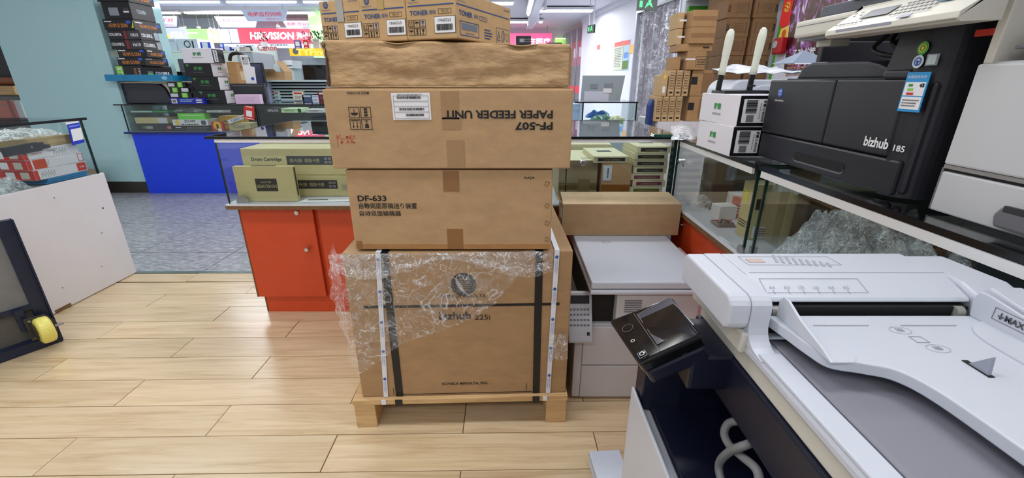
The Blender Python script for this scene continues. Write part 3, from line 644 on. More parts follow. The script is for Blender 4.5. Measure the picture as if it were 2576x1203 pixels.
# crumpled blank carton on top --------------------------------------
cx_, cy_, cz_ = -.175, 1.275, 1.184
cr = thing('crumpled_carton', 'long crumpled blank brown carton with a torn left end under the toner boxes', 'carton', (cx_, cy_, cz_))
L_, D_, H_ = .665, .46, .118
def dent(x, z):
    t = .005 * mnoise.noise(Vector((x * 9, z * 12, 1))) + .003 * mnoise.noise(Vector((x * 40, z * 30, 2)))
    for (a, b, s, k, lx) in ((-.14, .105, .045, .008, 3), (.20, .100, .04, .010, 3), (.19, .03, .07, .006, 2.5), (-.12, .028, .08, .005, 2.5), (.26, .06, .05, .004, 1), (.02, .02, .06, .003, 2)):
        t += 1.7 * k * math.exp(-((x - a) / s) ** 2 - ((z - b) / (s / lx / 1.6)) ** 2)
    return t
def ctop(x): return H_ - .010 * (x + .33) / .66 - .006 * math.exp(-((x - .2) / .03) ** 2) - .004 * math.exp(-((x + .14) / .03) ** 2) + .003 * mnoise.noise(Vector((x * 12, 0, 8)))
def cfront(a, b):
    x = -L_ / 2 + L_ * a; z = ctop(x) * b
    xx = x + (.008 * mnoise.noise(Vector((0, z * 40, 3))) if a < .02 else 0)
    return (xx, dent(x, z) + (.004 if b in (0., 1.) else 0), z)
mb = MB().grid(cfront, 130, 28)
mb.grid(lambda a, b: (-L_ / 2 + L_ * a, D_ * b + (.004 if b == 0 else 0), ctop(-L_ / 2 + L_ * a) - .012 * math.sin(b * math.pi) * .3), 60, 6)
mb.grid(lambda a, b: (-L_ / 2 + L_ * a, D_, ctop(-L_ / 2 + L_ * a) * b), 60, 2); mb.grid(lambda a, b: (-L_ / 2 + L_ * a, D_ * b, 0.0004), 20, 2)
CRUMP = M('crumpled_cardboard', (186, 153, 114), .72, var=.12, scale=9, bump=.9, bscale=11, stretch=(1, 1, 2.4), spec=.25); CRUMP.node_tree.nodes['Bump'].inputs['Distance'].default_value = .014
bd = mb.build('box_body', CRUMP, cr, smooth=True, solid=.003)
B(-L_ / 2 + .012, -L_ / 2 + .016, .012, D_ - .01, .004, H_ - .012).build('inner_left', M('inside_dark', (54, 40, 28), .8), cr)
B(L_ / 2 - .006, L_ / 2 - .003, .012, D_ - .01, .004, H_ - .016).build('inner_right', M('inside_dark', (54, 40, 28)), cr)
def torn(a, b):
    z = .002 + (H_ - .006) * b; e = .006 * mnoise.noise(Vector((b * 14, 0, 2))) + .012 * math.sin(b * 4.2)
    return (-L_ / 2 - .004 - .020 * a + e * (1 - a) * .8 - .006 * (1 - b), .004 + .10 * a, z)
MB().grid(torn, 6, 16).build('torn_flap', CARDL, cr, solid=.004)
MB().grid(lambda a, b: (-L_ / 2 + .002 - .014 * a * (1 - b) + .004 * mnoise.noise(Vector((b * 22, a * 3, 5))), -.004 + .012 * a, .004 + (H_ - .01) * b), 3, 18).build('torn_edge', M('corrugation_dark', (70, 50, 32), .8), cr, solid=.003)
MB().grid(lambda a, b: (L_ / 2 + .001 + .012 * a + .002 * mnoise.noise(Vector((b * 16, 0, 2))), .004 + .05 * a, .004 + (H_ - .022) * b), 3, 12).build('end_flap', CARDD, cr, solid=.003)
# toner boxes -------------------------------------------------------
TONC = card('toner_card', (194, 161, 118)); TLAB = M('silver_film_label', (190, 186, 178), .2, metal=.5, bump=.8, bscale=60)
TW, TD, TH = .156, .36, .116
ex = Vector((math.cos(R(-23)), math.sin(R(-23)), 0)); ey = Vector((-math.sin(R(-23)), math.cos(R(-23)), 0))
c3 = PY(1150, 99, 1.252); c3.z = 0
def toner(i, label):
    c = c3 - ex * (.1595 * i + TW / 2) + ey * (TD / 2 + (.0, .004, .012)[i])
    t = thing('toner_box', label, 'box', (c.x, c.y, cz_ + H_ + .0035), -23, 'toner boxes on the crumpled carton')
    B(-TW / 2, TW / 2, -TD / 2, TD / 2, 0, TH).build('box_body', TONC, t, bevel=.003)
    D = Deco(t); f = bface((TW, TD, TH), 'front')
    D.disc(f, -.052, .0465, .0095, BLUEINK, 'logo'); D.text(f, -.052, .033, .0035, 'KONICA MINOLTA', BLUEINK, 'printed_text', width=.034)
    for k in range(4): D.disc(f, -.052, .0505 - .0028 * k, .0075, TONC, 'logo_rays', n=.0012, ry=.0005)
    D.rect(f, 0, .0245, TW - .014, .0028, BLUEINK, 'printed_stripe'); D.text(f, .050, .052, .0045, 'A3VW081', BLUEINK, 'printed_text', width=.034)
    D.text(f, -.036, .0075, .012, 'TONER', BLUEINK, 'printed_text', width=.058, bold=.02); D.text(f, .007, .0075, .011, '碳粉', BLUEINK, 'printed_text', width=.022)
    D.frame(f, .044, .0085, .040, .012, .0008, INK, 'printed_text'); D.text(f, .044, .0085, .006, 'TN119', INK, 'printed_text', width=.024)
    icon_arrows(D, f, -.064, -.018, .018, INK); icon_umbrella(D, f, -.045, -.018, .018, INK); icon_glass(D, f, -.026, -.018, .018, BLUEINK)
    icon_umbrella(D, f, -.064, -.038, .018, INK); icon_stack(D, f, -.045, -.038, .018, INK); icon_glass(D, f, -.026, -.038, .018, INK)
    D.rect(f, .043, -.024, .066, .042, M('label_border', (120, 100, 74), .6), 'serial_label', n=.0003); D.rect(f, .043, -.024, .062, .038, PAPER, 'serial_label', n=.0009)
    D.text(f, .043, -.013, .007, '1906E2L5', INK, 'label_print', width=.040, n=.002); D.bars(f, .043, -.030, .050, .015, BLACK, 'barcode', k=24, n=.002, seed=i + 3)
    if i == 0:
        D.rect(f, -.004, .047, .030, .016, TAPE, 'packing_tape')
    elif i == 1: D.rect(f, -.004, .040, .022, .034, M('gold_hologram_film', (198, 170, 110), .22, metal=.4, bump=.8, bscale=70), 'film_seal', n=.0012)
    else: D.rect(f, .001, .030, .026, .060, TLAB, 'film_seal', n=.0016)
    g = bface((TW, TD, TH), 'right'); k = 2.15
    D.disc(g, -.155, .0465, .011, BLUEINK, 'logo'); D.text(g, -.150, .033, .0035, 'KONICA MINOLTA', BLUEINK, 'printed_text', width=.046)
    D.rect(g, -.005, .0245, TD - .018, .0030, BLUEINK, 'printed_stripe'); D.text(g, .145, .046, .006, 'A3VW081', BLUEINK, 'printed_text', width=.045)
    D.text(g, -.128, .0055, .013, 'TONER', BLUEINK, 'printed_text', width=.075, bold=.02); D.text(g, -.068, .0055, .011, '碳粉', BLUEINK, 'printed_text', width=.026)
    D.frame(g, -.022, .0045, .048, .012, .001, BLUEINK, 'printed_text'); D.text(g, -.022, .0045, .006, 'TN119', BLUEINK, 'printed_text', width=.03)
    D.frame(g, -.108, -.031, .110, .036, .002, BLUEINK, 'printed_text'); D.rect(g, -.108, -.026, .09, .016, M('ink_blue_pale', (108, 120, 138), .7), 'printed_text'); D.text(g, -.108, -.042, .005, 'A3VW081', BLUEINK, 'printed_text', width=.05)
    D.lines(g, .01, -.034, .055, .03, 4, BLUEINK, 'printed_text', seed=4)
    D.frame(g, .116, -.030, .100, .044, .0012, BLUEINK, 'warning_icons'); D.poly(g, [(.07, -.045), (.098, -.045), (.084, -.015)], BLUEINK, 'warning_icons'); D.poly(g, [(.0745, -.0425), (.0935, -.0425), (.084, -.021)], TONC, 'warning_icons', n=.0012); D.rect(g, .084, -.034, .0018, .012, BLUEINK, 'warning_icons', n=.002)
    D.ring(g, .117, -.030, .013, .002, BLUEINK, 'warning_icons', ry=.017); D.rect(g.rot(0), .117, -.030, .003, .026, BLUEINK, 'warning_icons'); D.frame(g, .149, -.031, .018, .022, .001, BLUEINK, 'warning_icons')
    D.build(); return t
toner(0, 'toner box with its long side showing, rightmost of the three on the crumpled carton')
toner(1, 'toner box with gold film seal, middle of the three on the crumpled carton')
toner(2, 'toner box with silver film seal, leftmost of the three on the crumpled carton')
# ================================================================== MACHINES AND BOXES ON THE RIGHT
DARKP = M('black_plastic', (34, 34, 42), .42, bump=.15, bscale=900); DARKP2 = M('black_plastic_soft', (48, 48, 54), .5, bump=.2, bscale=700)
BEIGE = M('beige_plastic_shell', (214, 210, 198), .4); GREYP = M('grey_plastic', (110, 110, 116), .45)
NAVY = M('navy_plastic', (20, 24, 44), .35); GLOSSB = M('gloss_black', (14, 15, 20), .08); SHELL = M('warm_white_shell', (202, 206, 217), .38, bump=.06, bscale=900); SHELL2 = M('grey_white_shell', (200, 201, 204), .42, bump=.06, bscale=900)
SLOT = M('slot_black', (8, 8, 10), .6); WTXT = M('print_white', (235, 235, 238), .5); YEL = M('print_yellow', (236, 206, 60), .5)
# ---- two white boxes printed G-400WB -------------------------------
PSUW = M('white_card', (236, 232, 240), .4); PSUB = M('black_card', (14, 14, 18), .35)
def gbox(k, label):
    dx, dy, dz = .155, .275, .098
    t = thing('power_supply_box', label, 'box', (.81, 1.60, .9592 + k * .0988), 2 if k else 0, 'white G-400WB boxes on the right counter')
    B(-dx / 2, dx / 2, -dy / 2, dy / 2, 0, dz).build('box_body', PSUW, t, bevel=.0015)
    f = bface((dx, dy, dz), 'front'); D = Deco(t)
    D.rect(f, 0, 0, dx - .003, dz - .003, PSUB, 'black_panel'); D.rect(f, -.025, .0, .078, .074, PAPER, 'label', n=.0012)
    fr = f.rot(-90); o = Face(f.p(-.025, 0), fr.U, fr.V)
    D.text(o, 0, .030, .010, '静霸 G-400WB', BLACK, 'printed_text', width=.066, bold=.02, n=.0026); D.text(o, 0, .018, .004, '智能静音电源', GREYINK, 'printed_text', width=.050, n=.0026)
    D.bars(o, -.014, -.012, .040, .036, BLACK, 'barcode', k=14, n=.0026, seed=5)
    D.rect(o, .0235, -.012, .022, .024, M('ink_grey', (120, 118, 118)), 'data_patch', n=.0022)
    g = bface((dx, dy, dz), 'left')
    D.text(g, -.005, .008, .022, '静霸', GREENINK, 'printed_text', width=.048, bold=.02); D.text(g, -.005, -.018, .008, '智能静音电源', GREYINK, 'printed_text', width=.062)
    tp = bface((dx, dy, dz), 'top'); D.rect(tp, 0, 0, dx - .004, dy - .004, PSUW, 'lid_panel'); D.build()
    return t
gbox(0, 'white G-400WB box standing directly on the glass counter, lower of the pair'); gbox(1, 'white G-400WB box lying on another one, beside the black printer')
# router with two sleeved antennas on the upper box
rt = thing('wireless_router', 'black router with two antennas in clear sleeves, on the upper white G-400WB box', 'router', (.81, 1.63, 1.1565))
B(-.07, .085, -.05, .06, 0, .012).build('router_body', M('router_black', (22, 24, 30), .3), rt, bevel=.003)
MB().cyl((.03, -.03, .012), (.03, -.03, .026), .004, 10).cyl((.03, -.03, .024), (.03, -.03, .030), .011, 14).build('knob', BLACK, rt)
SLEEVE = M('frosted_sleeve', (226, 228, 212), .25, bump=.7, bscale=110, coat=.3)
for x, ln, tilt in ((-.075, .20, 4), (.035, .205, 4)):
    a = MB(); a.cb((0, 0, ln * .24), (.018, .010, ln * .48)); o = a.build('antenna', BLACK, rt, bevel=.003); o.location = (x, -.005, .010); o.rotation_euler = (0, R(tilt), 0)
    prof = [(.0135, ln * .26), (.0125, ln * .34), (.0125, ln * .5), (.0145, ln * .68), (.0150, ln * .85), (.012, ln * .96), (.005, ln * 1.0)]
    s = MB(); s.lathe(prof, 16); me = s.build('sleeve', SLEEVE, o, smooth=True); me.scale = (1, .55, 1)
# ---- black desktop copier on the counter ---------------------------
bz = thing('black_copier', 'black desktop copier with beige control panel, bizhub 185 print, on the right counter', 'printer', (.815, 1.44, .9595), -90)
def bq(x, y): p = PX(x, y, .815); return 1.44 - p.y, p.z - .9595
BW = .560
B(.004, BW - .012, .012, .44, 0.006, .243).build('body', DARKP, bz, bevel=.012, seg=3)
B(.0, .535, .0, .03, .006, .0825).build('paper_drawer', DARKP, bz, bevel=.006)
u0, v0 = bq(1998, 385); u1, v1 = bq(2122, 430); 
hr = MB(); hh = .024; n = 8; pts = []
for k in range(n + 1): pts.append((u1 - .012 + .012 * math.cos(-math.pi / 2 + math.pi * k / n), .038 + hh / 2 * math.sin(-math.pi / 2 + math.pi * k / n)))
for k in range(n + 1): pts.append((u0 + .012 + .012 * math.cos(math.pi / 2 + math.pi * k / n), .038 + hh / 2 * math.sin(math.pi / 2 + math.pi * k / n)))
MB().prism(pts, 'y', -.0012, .004).build('drawer_handle', SLOT, bz); MB().prism([(a * 1.0, b - .0045) for a, b in pts], 'y', -.0008, .003).build('handle_lip', GREYP, bz)
ud, _ = bq(2108, 205)
B(.002, ud - .0015, -.004, .02, .086, .242).build('front_cover', DARKP, bz, bevel=.004)
B(ud + .0015, .500, -.004, .02, .086, .243).build('front_cover', DARKP, bz, bevel=.004)
B(.500 - .07, .500, -.0035, .02, .243, .262).build('cover_shoulder', DARKP, bz, bevel=.006)
MB().prism([(.500, .002), (.500, .345), (.45, .345), (.432, .262), (.5, .262)], 'y', .0, .03).build('tower_front', DARKP, bz)
mb = MB()    # right tower with a big rounded corner towards the copier
arc = [(.500, .0)] + [(.500 + .06 * math.sin(R(a)), .06 - .06 * math.cos(R(a))) for a in range(0, 91, 10)] + [(.56, .44), (.440, .44), (.440, .03), (.500, .03)]
mb.prism(arc, 'z', .004, .352); mb.build('right_tower', DARKP, bz, smooth=False)
B(.005, .028, .12, .40, .243, .352).build('left_arm', DARKP, bz, bevel=.004)
hp = [(.03, .243), (.05, .280), (.09, .291), (.30, .287), (.34, .279), (.40, .258), (.44, .243)]
MB().prism(hp, 'y', .055, .20).build('output_hump', DARKP2, bz, bevel=.008); B(.03, .44, .03, .42, .240, .246).build('output_tray', DARKP2, bz)
for k in range(7): B(.345 + k * .012, .350 + k * .012, .10, .30, .262, .266).build('tray_rib', DARKP2, bz)
MB().prism([(.085, .352), (.085, .396), (.612, .396), (.612, .352)], 'y', -.012, .44).build('scanner_unit', BEIGE, bz, bevel=.008)
B(.10, .60, .0, .42, .3455, .352).build('scanner_underside', GREYP, bz)
cp = MB().prism([(-.080, .332), (-.087, .338), (-.086, .348), (-.010, .398), (-.013, .400), (-.013, .334)], 'x', .335, .655).build('control_panel', BEIGE, bz, bevel=.005)
nrm = Vector((0, -.050, .076)).normalized(); cpf = Face((.495, -.049, .3745), (1, 0, 0), Vector((0, .076, .050)))
D = Deco(cp)
D.rect(cpf, -.06, .0, .075, .030, GREYP, 'display', n=.0006); D.disc(cpf, .095, .010, .030, M('start_blue', (70, 150, 190), .3), 'start_button', n=.0009, ry=.014)
rr = random.Random(3)
for i in range(9):
    for j in range(4): D.rect(cpf, -.005 + i * .0105, -.022 + j * .0125, .0055, .0040, GREYP, 'keys', n=.0009)
for i in range(7): D.rect(cpf, -.145 + i * .012, -.030, .007, .003, GREYP, 'keys', n=.0009)
for i in range(4): D.rect(cpf, -.14 + .01 * i, .012 - .012 * (i % 2), .006, .003, GREYP, 'keys', n=.0009)
fr_ = Face((.495, -.0865, .343), (1, 0, 0), (0, 0, 1)); D.rect(fr_, -.05, .002, .15, .005, M('bezel_lilac', (150, 150, 168), .4), 'trim_strip'); D.rect(cpf, .045, -.038, .026, .010, M('bezel_lilac', (150, 150, 168)), 'latch', n=.001)
D.build()
B(.09, .33, -.0128, -.011, .381, .3825).build('seam', GREYP, bz); B(.345, .65, -.0860, -.0845, .3355, .3362).build('seam', GREYP, bz)
ld = MB().prism([(.12, .399), (.115, .415), (.12, .430), (.60, .430), (.61, .415), (.60, .399)], 'y', .03, .44).build('scanner_lid', M('slate_plastic', (66, 68, 82), .4), bz, bevel=.006)
B(.23, .612, .005, .40, .428, .462).build('feeder', DARKP2, ld, bevel=.01); B(.26, .61, .003, .006, .436, .452).build('feeder_sheen', GLOSSB, ld)
B(.10, .16, .05, .10, .33, .3455).build('hinge_block', BEIGE, bz)
MB().tube([(.30, .09, .345), (.29, .07, .315), (.34, .06, .298), (.40, .07, .291), (.36, .08, .300), (.33, .09, .325), (.40, .07, .333), (.43, .08, .328)], .005, 8).build('cable', BLACK, bz, smooth=True)
MB().tube([(.31, .10, .343), (.33, .08, .325), (.38, .07, .305), (.42, .07, .301)], .005, 8).build('cable', BLACK, bz, smooth=True)
D = Deco(bz); ff = Face((0, -.004, 0), (1, 0, 0), (0, 0, 1)); ft = Face((0, .0, 0), (1, 0, 0), (0, 0, 1))
u, v = bq(1967, 233); D.disc(ff, u, v, .0125, M('logo_blue', (40, 90, 190), .3), 'logo'); 
for k in range(4): D.disc(ff, u, v + .006 - .004 * k, .0095, WTXT, 'logo_rays', n=.0012, ry=.0006)
u, v = bq(1964, 253); D.text(ff, u, v, .005, 'KONICA MINOLTA', WTXT, 'printed_text', width=.044, bold=.02)
u, v = bq(2217, 360); D.text(ff, u - .008, v, .022, 'bizhub', WTXT, 'model_name', width=.068, bold=.03); u, v = bq(2263, 372); D.text(ff, u + .005, v - .001, .013, '185', WTXT, 'model_name', width=.028, bold=.02)
u0, v0 = bq(2264, 277); u1, v1 = bq(2352, 183); cu_, cv_ = (u0 + u1) / 2 - .002, (v0 + v1) / 2
LBL = M('label_blue', (40, 150, 214), .4)
D.rect(ff, cu_, cv_, .052, .076, LBL, 'energy_label'); D.rect(ff, cu_, cv_ + .006, .046, .026, PAPER, 'energy_label_field', n=.0012); D.rect(ff, cu_, cv_ - .021, .046, .024, PAPER, 'energy_label_field', n=.0012)
D.text(ff, cu_, cv_ + .029, .006, '中国能效标识', WTXT, 'label_print', width=.042, n=.0022)
for k, (m_, ln) in enumerate(((GREENINK, .009), (M('lime', (140, 210, 90), .5), .012), (REDINK, .015))): D.rect(ff, cu_ - .010 + ln / 2 - .004, cv_ + .013 - k * .008, ln, .0045, m_, 'rating_bar', n=.0022)
D.poly(ff, [(cu_ + .010, cv_ + .013), (cu_ + .014, cv_ + .0165), (cu_ + .021, cv_ + .0165), (cu_ + .021, cv_ + .0095), (cu_ + .014, cv_ + .0095)], BLACK, 'rating_bar', n=.0022); D.text(ff, cu_ + .0175, cv_ + .013, .005, '1', WTXT, 'rating_bar', n=.003)
D.lines(ff, cu_, cv_ - .021, .038, .016, 3, GREYINK, 'label_print', n=.0022)
u, v = bq(2325, 121); D.disc(ft, u, v, .0125, M('sticker_green', (60, 170, 60), .4), 'round_sticker', n=.0022)
for k in range(12): D.disc(ft, u + .007 * math.cos(k * .524), v + .007 * math.sin(k * .524), .0017, YEL, 'sticker_print', n=.0030, k=8)
D.disc(ft, u, v, .0032, YEL, 'sticker_print', n=.0030)
u, v = bq(2312, 155); D.disc(ft, u, v, .0125, M('sticker_pale', (214, 226, 240), .3), 'round_sticker', n=.0022); D.ring(ft, u, v, .008, .002, M('logo_blue', (40, 90, 190)), 'sticker_print', n=.0032); D.rect(ft, u, v, .008, .002, M('logo_blue', (40, 90, 190)), 'sticker_print', n=.0032); D.rect(ft, u, v - .002, .002, .008, M('logo_blue', (40, 90, 190)), 'sticker_print', n=.0032)
u, v = bq(2353, 150); D.rect(ft, u - .004, v, .026, .021, M('sticker_silver', (150, 160, 168), .25, metal=.4), 'square_sticker', n=.002); D.rect(ft, u - .004, v, .018, .017, M('sticker_silver2', (196, 208, 214), .3), 'square_sticker', n=.003)
D.build()
# ---- tall white copier at the right edge ---------------------------
wc = thing('white_copier', 'off-white copier on the right counter, cut off by the right edge of the photo', 'printer', (.815, .812, .9595), -90)
B(.0, .58, .016, .50, .005, .272).build('body', SHELL2, wc, bevel=.006)
B(.002, .60, .0, .02, .005, .080).build('paper_drawer', SHELL2, wc, bevel=.003)
B(-.004, .0, .004, .03, .005, .086).build('side_edge', GREYP, wc)
B(.0, .60, -.001, .02, .093, .268).build('front_cover', SHELL2, wc, bevel=.004); B(.0, .60, .006, .02, .081, .0925).build('seam', SLOT, wc); B(.0, .60, .002, .012, .0855, .0925).build('seam_lip', M('seam_grey', (140, 138, 136), .5), wc)
hb = MB().prism([(.130, .012), (.125, .032), (.133, .048), (.152, .048), (.30, .048), (.30, .012)], 'y', -.016, .002).build('drawer_handle', GREYP, wc, bevel=.005); B(.138, .30, -.0165, -.010, .040, .050).build('handle_groove', DARKP2, hb)
for z in (.268,): MB().prism([(-.003, z), (.012, z), (.020, z + .30), (.000, z + .30)], 'y', .01, .30).build('left_frame', BEIGE, wc, bevel=.002)
B(.012, .58, .30, .49, .268, .56).build('back_wall', M('cavity_brown_grey', (96, 94, 88), .6), wc)
B(.03, .58, .02, .28, .29, .296).build('paper_tray', GREYP, wc, bevel=.002); B(.0, .60, .0, .49, .56, .64).build('scanner_unit', SHELL2, wc, bevel=.008)
def roll(a, b): return (.040 + .5 * a, .03 + .22 * b, .305 + .016 * math.sin(b * 3.0) + .004 * math.sin(a * 9))
MB().grid(roll, 20, 10).build('paper_sheet', M('paper_cool', (214, 214, 222), .5), wc, solid=.0025)
B(-.045, -.003, .02, .03, .315, .326).build('red_tab', M('red_tab', (200, 50, 30), .4), wc)
# ---- big white multifunction machine in the foreground -------------
mf = thing('office_copier', 'large white multifunction copier with document feeder, filling the lower right foreground', 'printer', (.335, .690, 0), -90)
# local: x = .690 - Y, y = X - .335
def lx(p): return (.690 - p.y, p.x - .335, p.z)
B(-.02, .60, -.090, .40, .02, .60).build('body', SHELL, mf, bevel=.006)
B(-.015, .34, -.0965, -.0905, .16, .628).build('front_door', SHELL, mf, bevel=.004); B(-.018, .60, -.0955, -.0905, .03, .155).build('paper_drawer', SHELL2, mf, bevel=.004)
B(.0, .60, -.070, .40, .600, .612).build('output_tray', NAVY, mf, bevel=.004)
MB().prism([(-.02, -.088), (.02, -.088), (.032, -.02), (.02, .40), (-.02, .40)], 'z', .600, .716).build('left_pillar', NAVY, mf, bevel=.004)
B(.02, .60, .20, .40, .612, .716).build('cavity_back', SLOT, mf)
fa = B(.0, .60, .0, .40, .717, .800).build('scanner_fascia', NAVY, mf, bevel=.004)
B(.004, .60, .006, .405, .801, .832).build('scanner_frame', M('scanner_beige', (206, 204, 196), .42), mf, bevel=.003)
B(.004, .60, -.003, .41, .834, .848).build('lid_base', SHELL, mf, bevel=.004)
# feeder: front block, curved cover, rear block
MB().prism([(-.005, .8485), (-.005, .914), (.002, .9205), (.148, .9205), (.156, .9190), (.162, .9150), (.166, .909), (.1672, .900), (.1672, .882), (.168, .874), (.171, .866), (.177, .859), (.185, .8535), (.195, .8505), (.21, .8485)], 'y', -.004, .024).build('feeder_front', SHELL, mf, bevel=.003)
MB().prism([(-.005, .868), (-.005, .914), (.002, .9205), (.148, .9205), (.156, .9190), (.162, .9150), (.166, .909), (.1672, .900), (.1672, .882), (.164, .873), (.156, .868)], 'y', -.034, -.0035).build('feeder_overhang', SHELL, mf, bevel=.005, seg=3)
B(.0, .17, -.012, .0, .835, .867).build('feeder_underside', M('scanner_beige', (206, 204, 196), .42), mf, bevel=.003)
B(.196, .60, -.001, .030, .8482, .8535).build('front_rim', SHELL, mf, bevel=.002)
cov = MB().prism([(-.005, .848), (-.005, .912), (.004, .921), (.085, .922), (.130, .903), (.134, .898), (.128, .894), (.07, .880), (.07, .848)], 'y', .0245, .332).build('feed_cover', SHELL, mf, bevel=.002)
MB().prism([(-.005, .848), (-.005, .908), (.006, .918), (.11, .919), (.15, .905), (.20, .880), (.60, .875), (.60, .848)], 'y', .333, .405).build('feeder_rear', SHELL, mf, bevel=.005)
MB().prism([(.128, .905), (.132, .921), (.21, .905), (.26, .885), (.26, .876), (.128, .876)], 'y', .352, .40).build('rear_latch', SHELL, mf, bevel=.003)
B(.10, .140, .03, .325, .850, .893).build('feed_slot', SLOT, mf)
for y in (.045, .31): MB().cyl((.140, y - .006, .886), (.140, y + .006, .886), .008, 14).build('feed_roller', M('roller_clear', (150, 150, 140), .3), mf)
# upper document tray with the S-shaped front edge
def smooth(pts, sub=8):
    P = [Vector((a, b, 0)) for a, b in pts]; o = []
    for i in range(len(P) - 1):
        a, b, c, d = P[max(i - 1, 0)], P[i], P[i + 1], P[min(i + 2, len(P) - 1)]
        for k in range(sub):
            t = k / sub; q = 0.5 * ((2 * b) + (c - a) * t + (2 * a - 5 * b + 4 * c - d) * t * t + (3 * b - a - 3 * c + d) * t ** 3); o.append((q.x, q.y))
    o.append((P[-1].x, P[-1].y)); return o
edge = smooth([(.150, .030), (.185, .036), (.222, .042), (.250, .052), (.262, .085), (.275, .112), (.310, .126), (.388, .131), (.50, .133), (.56, .134)])
tray = MB().prism(edge + [(.56, .36), (.150, .36)], 'z', .869, .885).build('document_tray', SHELL, mf, bevel=.004, seg=3)
tf = Face((0, 0, .885), (1, 0, 0), (0, 1, 0))      # tray top; u along the machine width, v into the machine
fin = MB().prism([(.150, .885), (.149, .908), (.156, .918), (.166, .917), (.195, .905), (.243, .893), (.262, .8865), (.262, .885)], 'y', .043, .047).build('paper_guide', M('guide_grey_white', (202, 206, 216), .4), mf, bevel=.0015)
MB().prism(smooth([(.156, .047), (.20, .072), (.245, .080), (.262, .070)]) + [(.262, .047)], 'z', .8852, .8868).build('guide_foot', M('guide_grey_white', (202, 206, 216)), fin)
fin2 = MB().prism([(.150, .885), (.146, .912), (.152, .924), (.165, .924), (.22, .915), (.28, .900), (.28, .885)], 'y', .318, .322).build('paper_guide', M('guide_grey_white', (202, 206, 216)), mf, bevel=.0015)
MB().prism(smooth([(.168, .318), (.185, .288), (.215, .272), (.28, .268)]) + [(.28, .318)], 'z', .8852, .8872).build('guide_foot', M('guide_grey_white', (202, 206, 216)), fin2)
D = Deco(mf); g2 = Face((.203, .318, .905), (1, 0, 0), (0, 0, 1)); D.text(g2, 0, 0, .0095, '↓MAX↓', M('emboss_dark', (70, 70, 78), .5), 'guide_marking', width=.040, bold=.03); D.frame(g2, 0, 0, .052, .017, .0006, GREYP, 'guide_marking')
st_ = MB().prism([(.262, .885), (.285, .885), (.282, .908)], 'y', .205, .209).build('paper_stop', M('stop_grey', (150, 154, 168), .4), mf); D.rect(tf, .272, .207, .032, .007, SLOT, 'stop_slot')
LINE = M('groove_grey', (168, 170, 178), .6)
D.rect(tf, .178, .115, .0018, .075, LINE, 'groove'); D.rect(tf, .178, .235, .0018, .075, LINE, 'groove')
for (a, b) in ((.190, .186), (.232, .198)): D.ring(tf, a, b, .009, .0008, LINE, 'embossed_icon', ry=.014); D.lines(tf, a, b, .009, .010, 3, LINE, 'embossed_icon', seed=9)
D.frame(tf, .212, .192, .014, .016, .0007, LINE, 'embossed_icon')
sl = Face((.1075, 0, .9125), Vector((.045, 0, -.019)), (0, 1, 0))
for k, s in enumerate(('A4', 'A3', 'LTR', 'LGR', 'A4', 'A5')):
    f9 = Face(sl.p(.006, .052 + k * .022), Vector((0, 1, 0)), -sl.U); f9 = Face(f9.o, (0, 1, 0), Vector((-.045, 0, .019))); D.text(f9, 0, 0, .006, s, LINE, 'size_marking', width=.009); D.rect(f9, 0, -.008, .0008, .007, LINE, 'size_marking')
D.frame(Face((.1075, .115, .9128), Vector((.045, 0, -.019)), (0, 1, 0)), .002, 0, .028, .150, .0006, LINE, 'size_marking')
tp = Face((.04, .12, .9218), (0, 1, 0), (-1, 0, 0)); rr = random.Random(8)
for k in range(9): D.rect(tp.rot(-20), -.02 + .0095 * k, .004, .004, .034 - .002 * k, LINE, 'instruction_print')
D.rect(tp.rot(0), -.055, .002, .026, .014, M('sticker_pink', (200, 176, 170), .5), 'instruction_print'); D.frame(tp, .0, .002, .15, .036, .0007, LINE, 'instruction_print')
D.build()
B(.0848, .0856, .03, .33, .9215, .9224).build('crease', M('groove_grey', (150, 150, 158)), cov)
# lower output surface under the tray
def outp(a, b):
    x = .16 + .40 * a; y = .034 + .30 * b
    z = .8505 + .009 * max(0, math.sin(a * math.pi * .9)) * max(0, (b - .15)) + .008 * math.exp(-((b - .42 - .25 * a) / .08) ** 2) * (1 if a > .2 else a * 5)
    return (x, y, z)
MB().grid(outp, 40, 40).build('output_surface', M('output_grey', (132, 132, 142), .5), mf, smooth=True, solid=.0015)
# tilting control panel
a_, b_, c_, d_ = (Vector(lx(Vector(q))) for q in ((.178, .692, .787), (.279, .672, .846), (.279, .545, .849), (.196, .558, .788)))
up = (b_ - a_).cross(d_ - a_).normalized(); up = up if up.z > 0 else -up
mb = MB(); mb.add([p - up * .024 for p in (a_, b_, c_, d_)] + [a_, b_, c_, d_], [(0, 1, 2, 3), (4, 7, 6, 5), (0, 4, 5, 1), (1, 5, 6, 2), (2, 6, 7, 3), (3, 7, 4, 0)])
pn = mb.build('control_panel', GLOSSB, mf, bevel=.006, seg=3)
mb = MB(); q4 = [p.lerp((a_ + b_ + c_ + d_) / 4, .06) for p in (a_, b_, c_, d_)]; mb.add([p - up * .055 for p in q4] + [p - up * .024 for p in q4], [(0, 1, 2, 3), (4, 7, 6, 5), (0, 4, 5, 1), (1, 5, 6, 2), (2, 6, 7, 3), (3, 7, 4, 0)]); mb.build('panel_housing', NAVY, pn, bevel=.006)
MB().box(.02, .135, -.06, .01, .74, .805).build('panel_arm', NAVY, mf, bevel=.006)
pc = (a_ + b_ + c_ + d_) / 4; pU = ((d_ - a_) + (c_ - b_)).normalized(); pV = (b_ - a_); pV = (pV - pU * pV.dot(pU)).normalized()
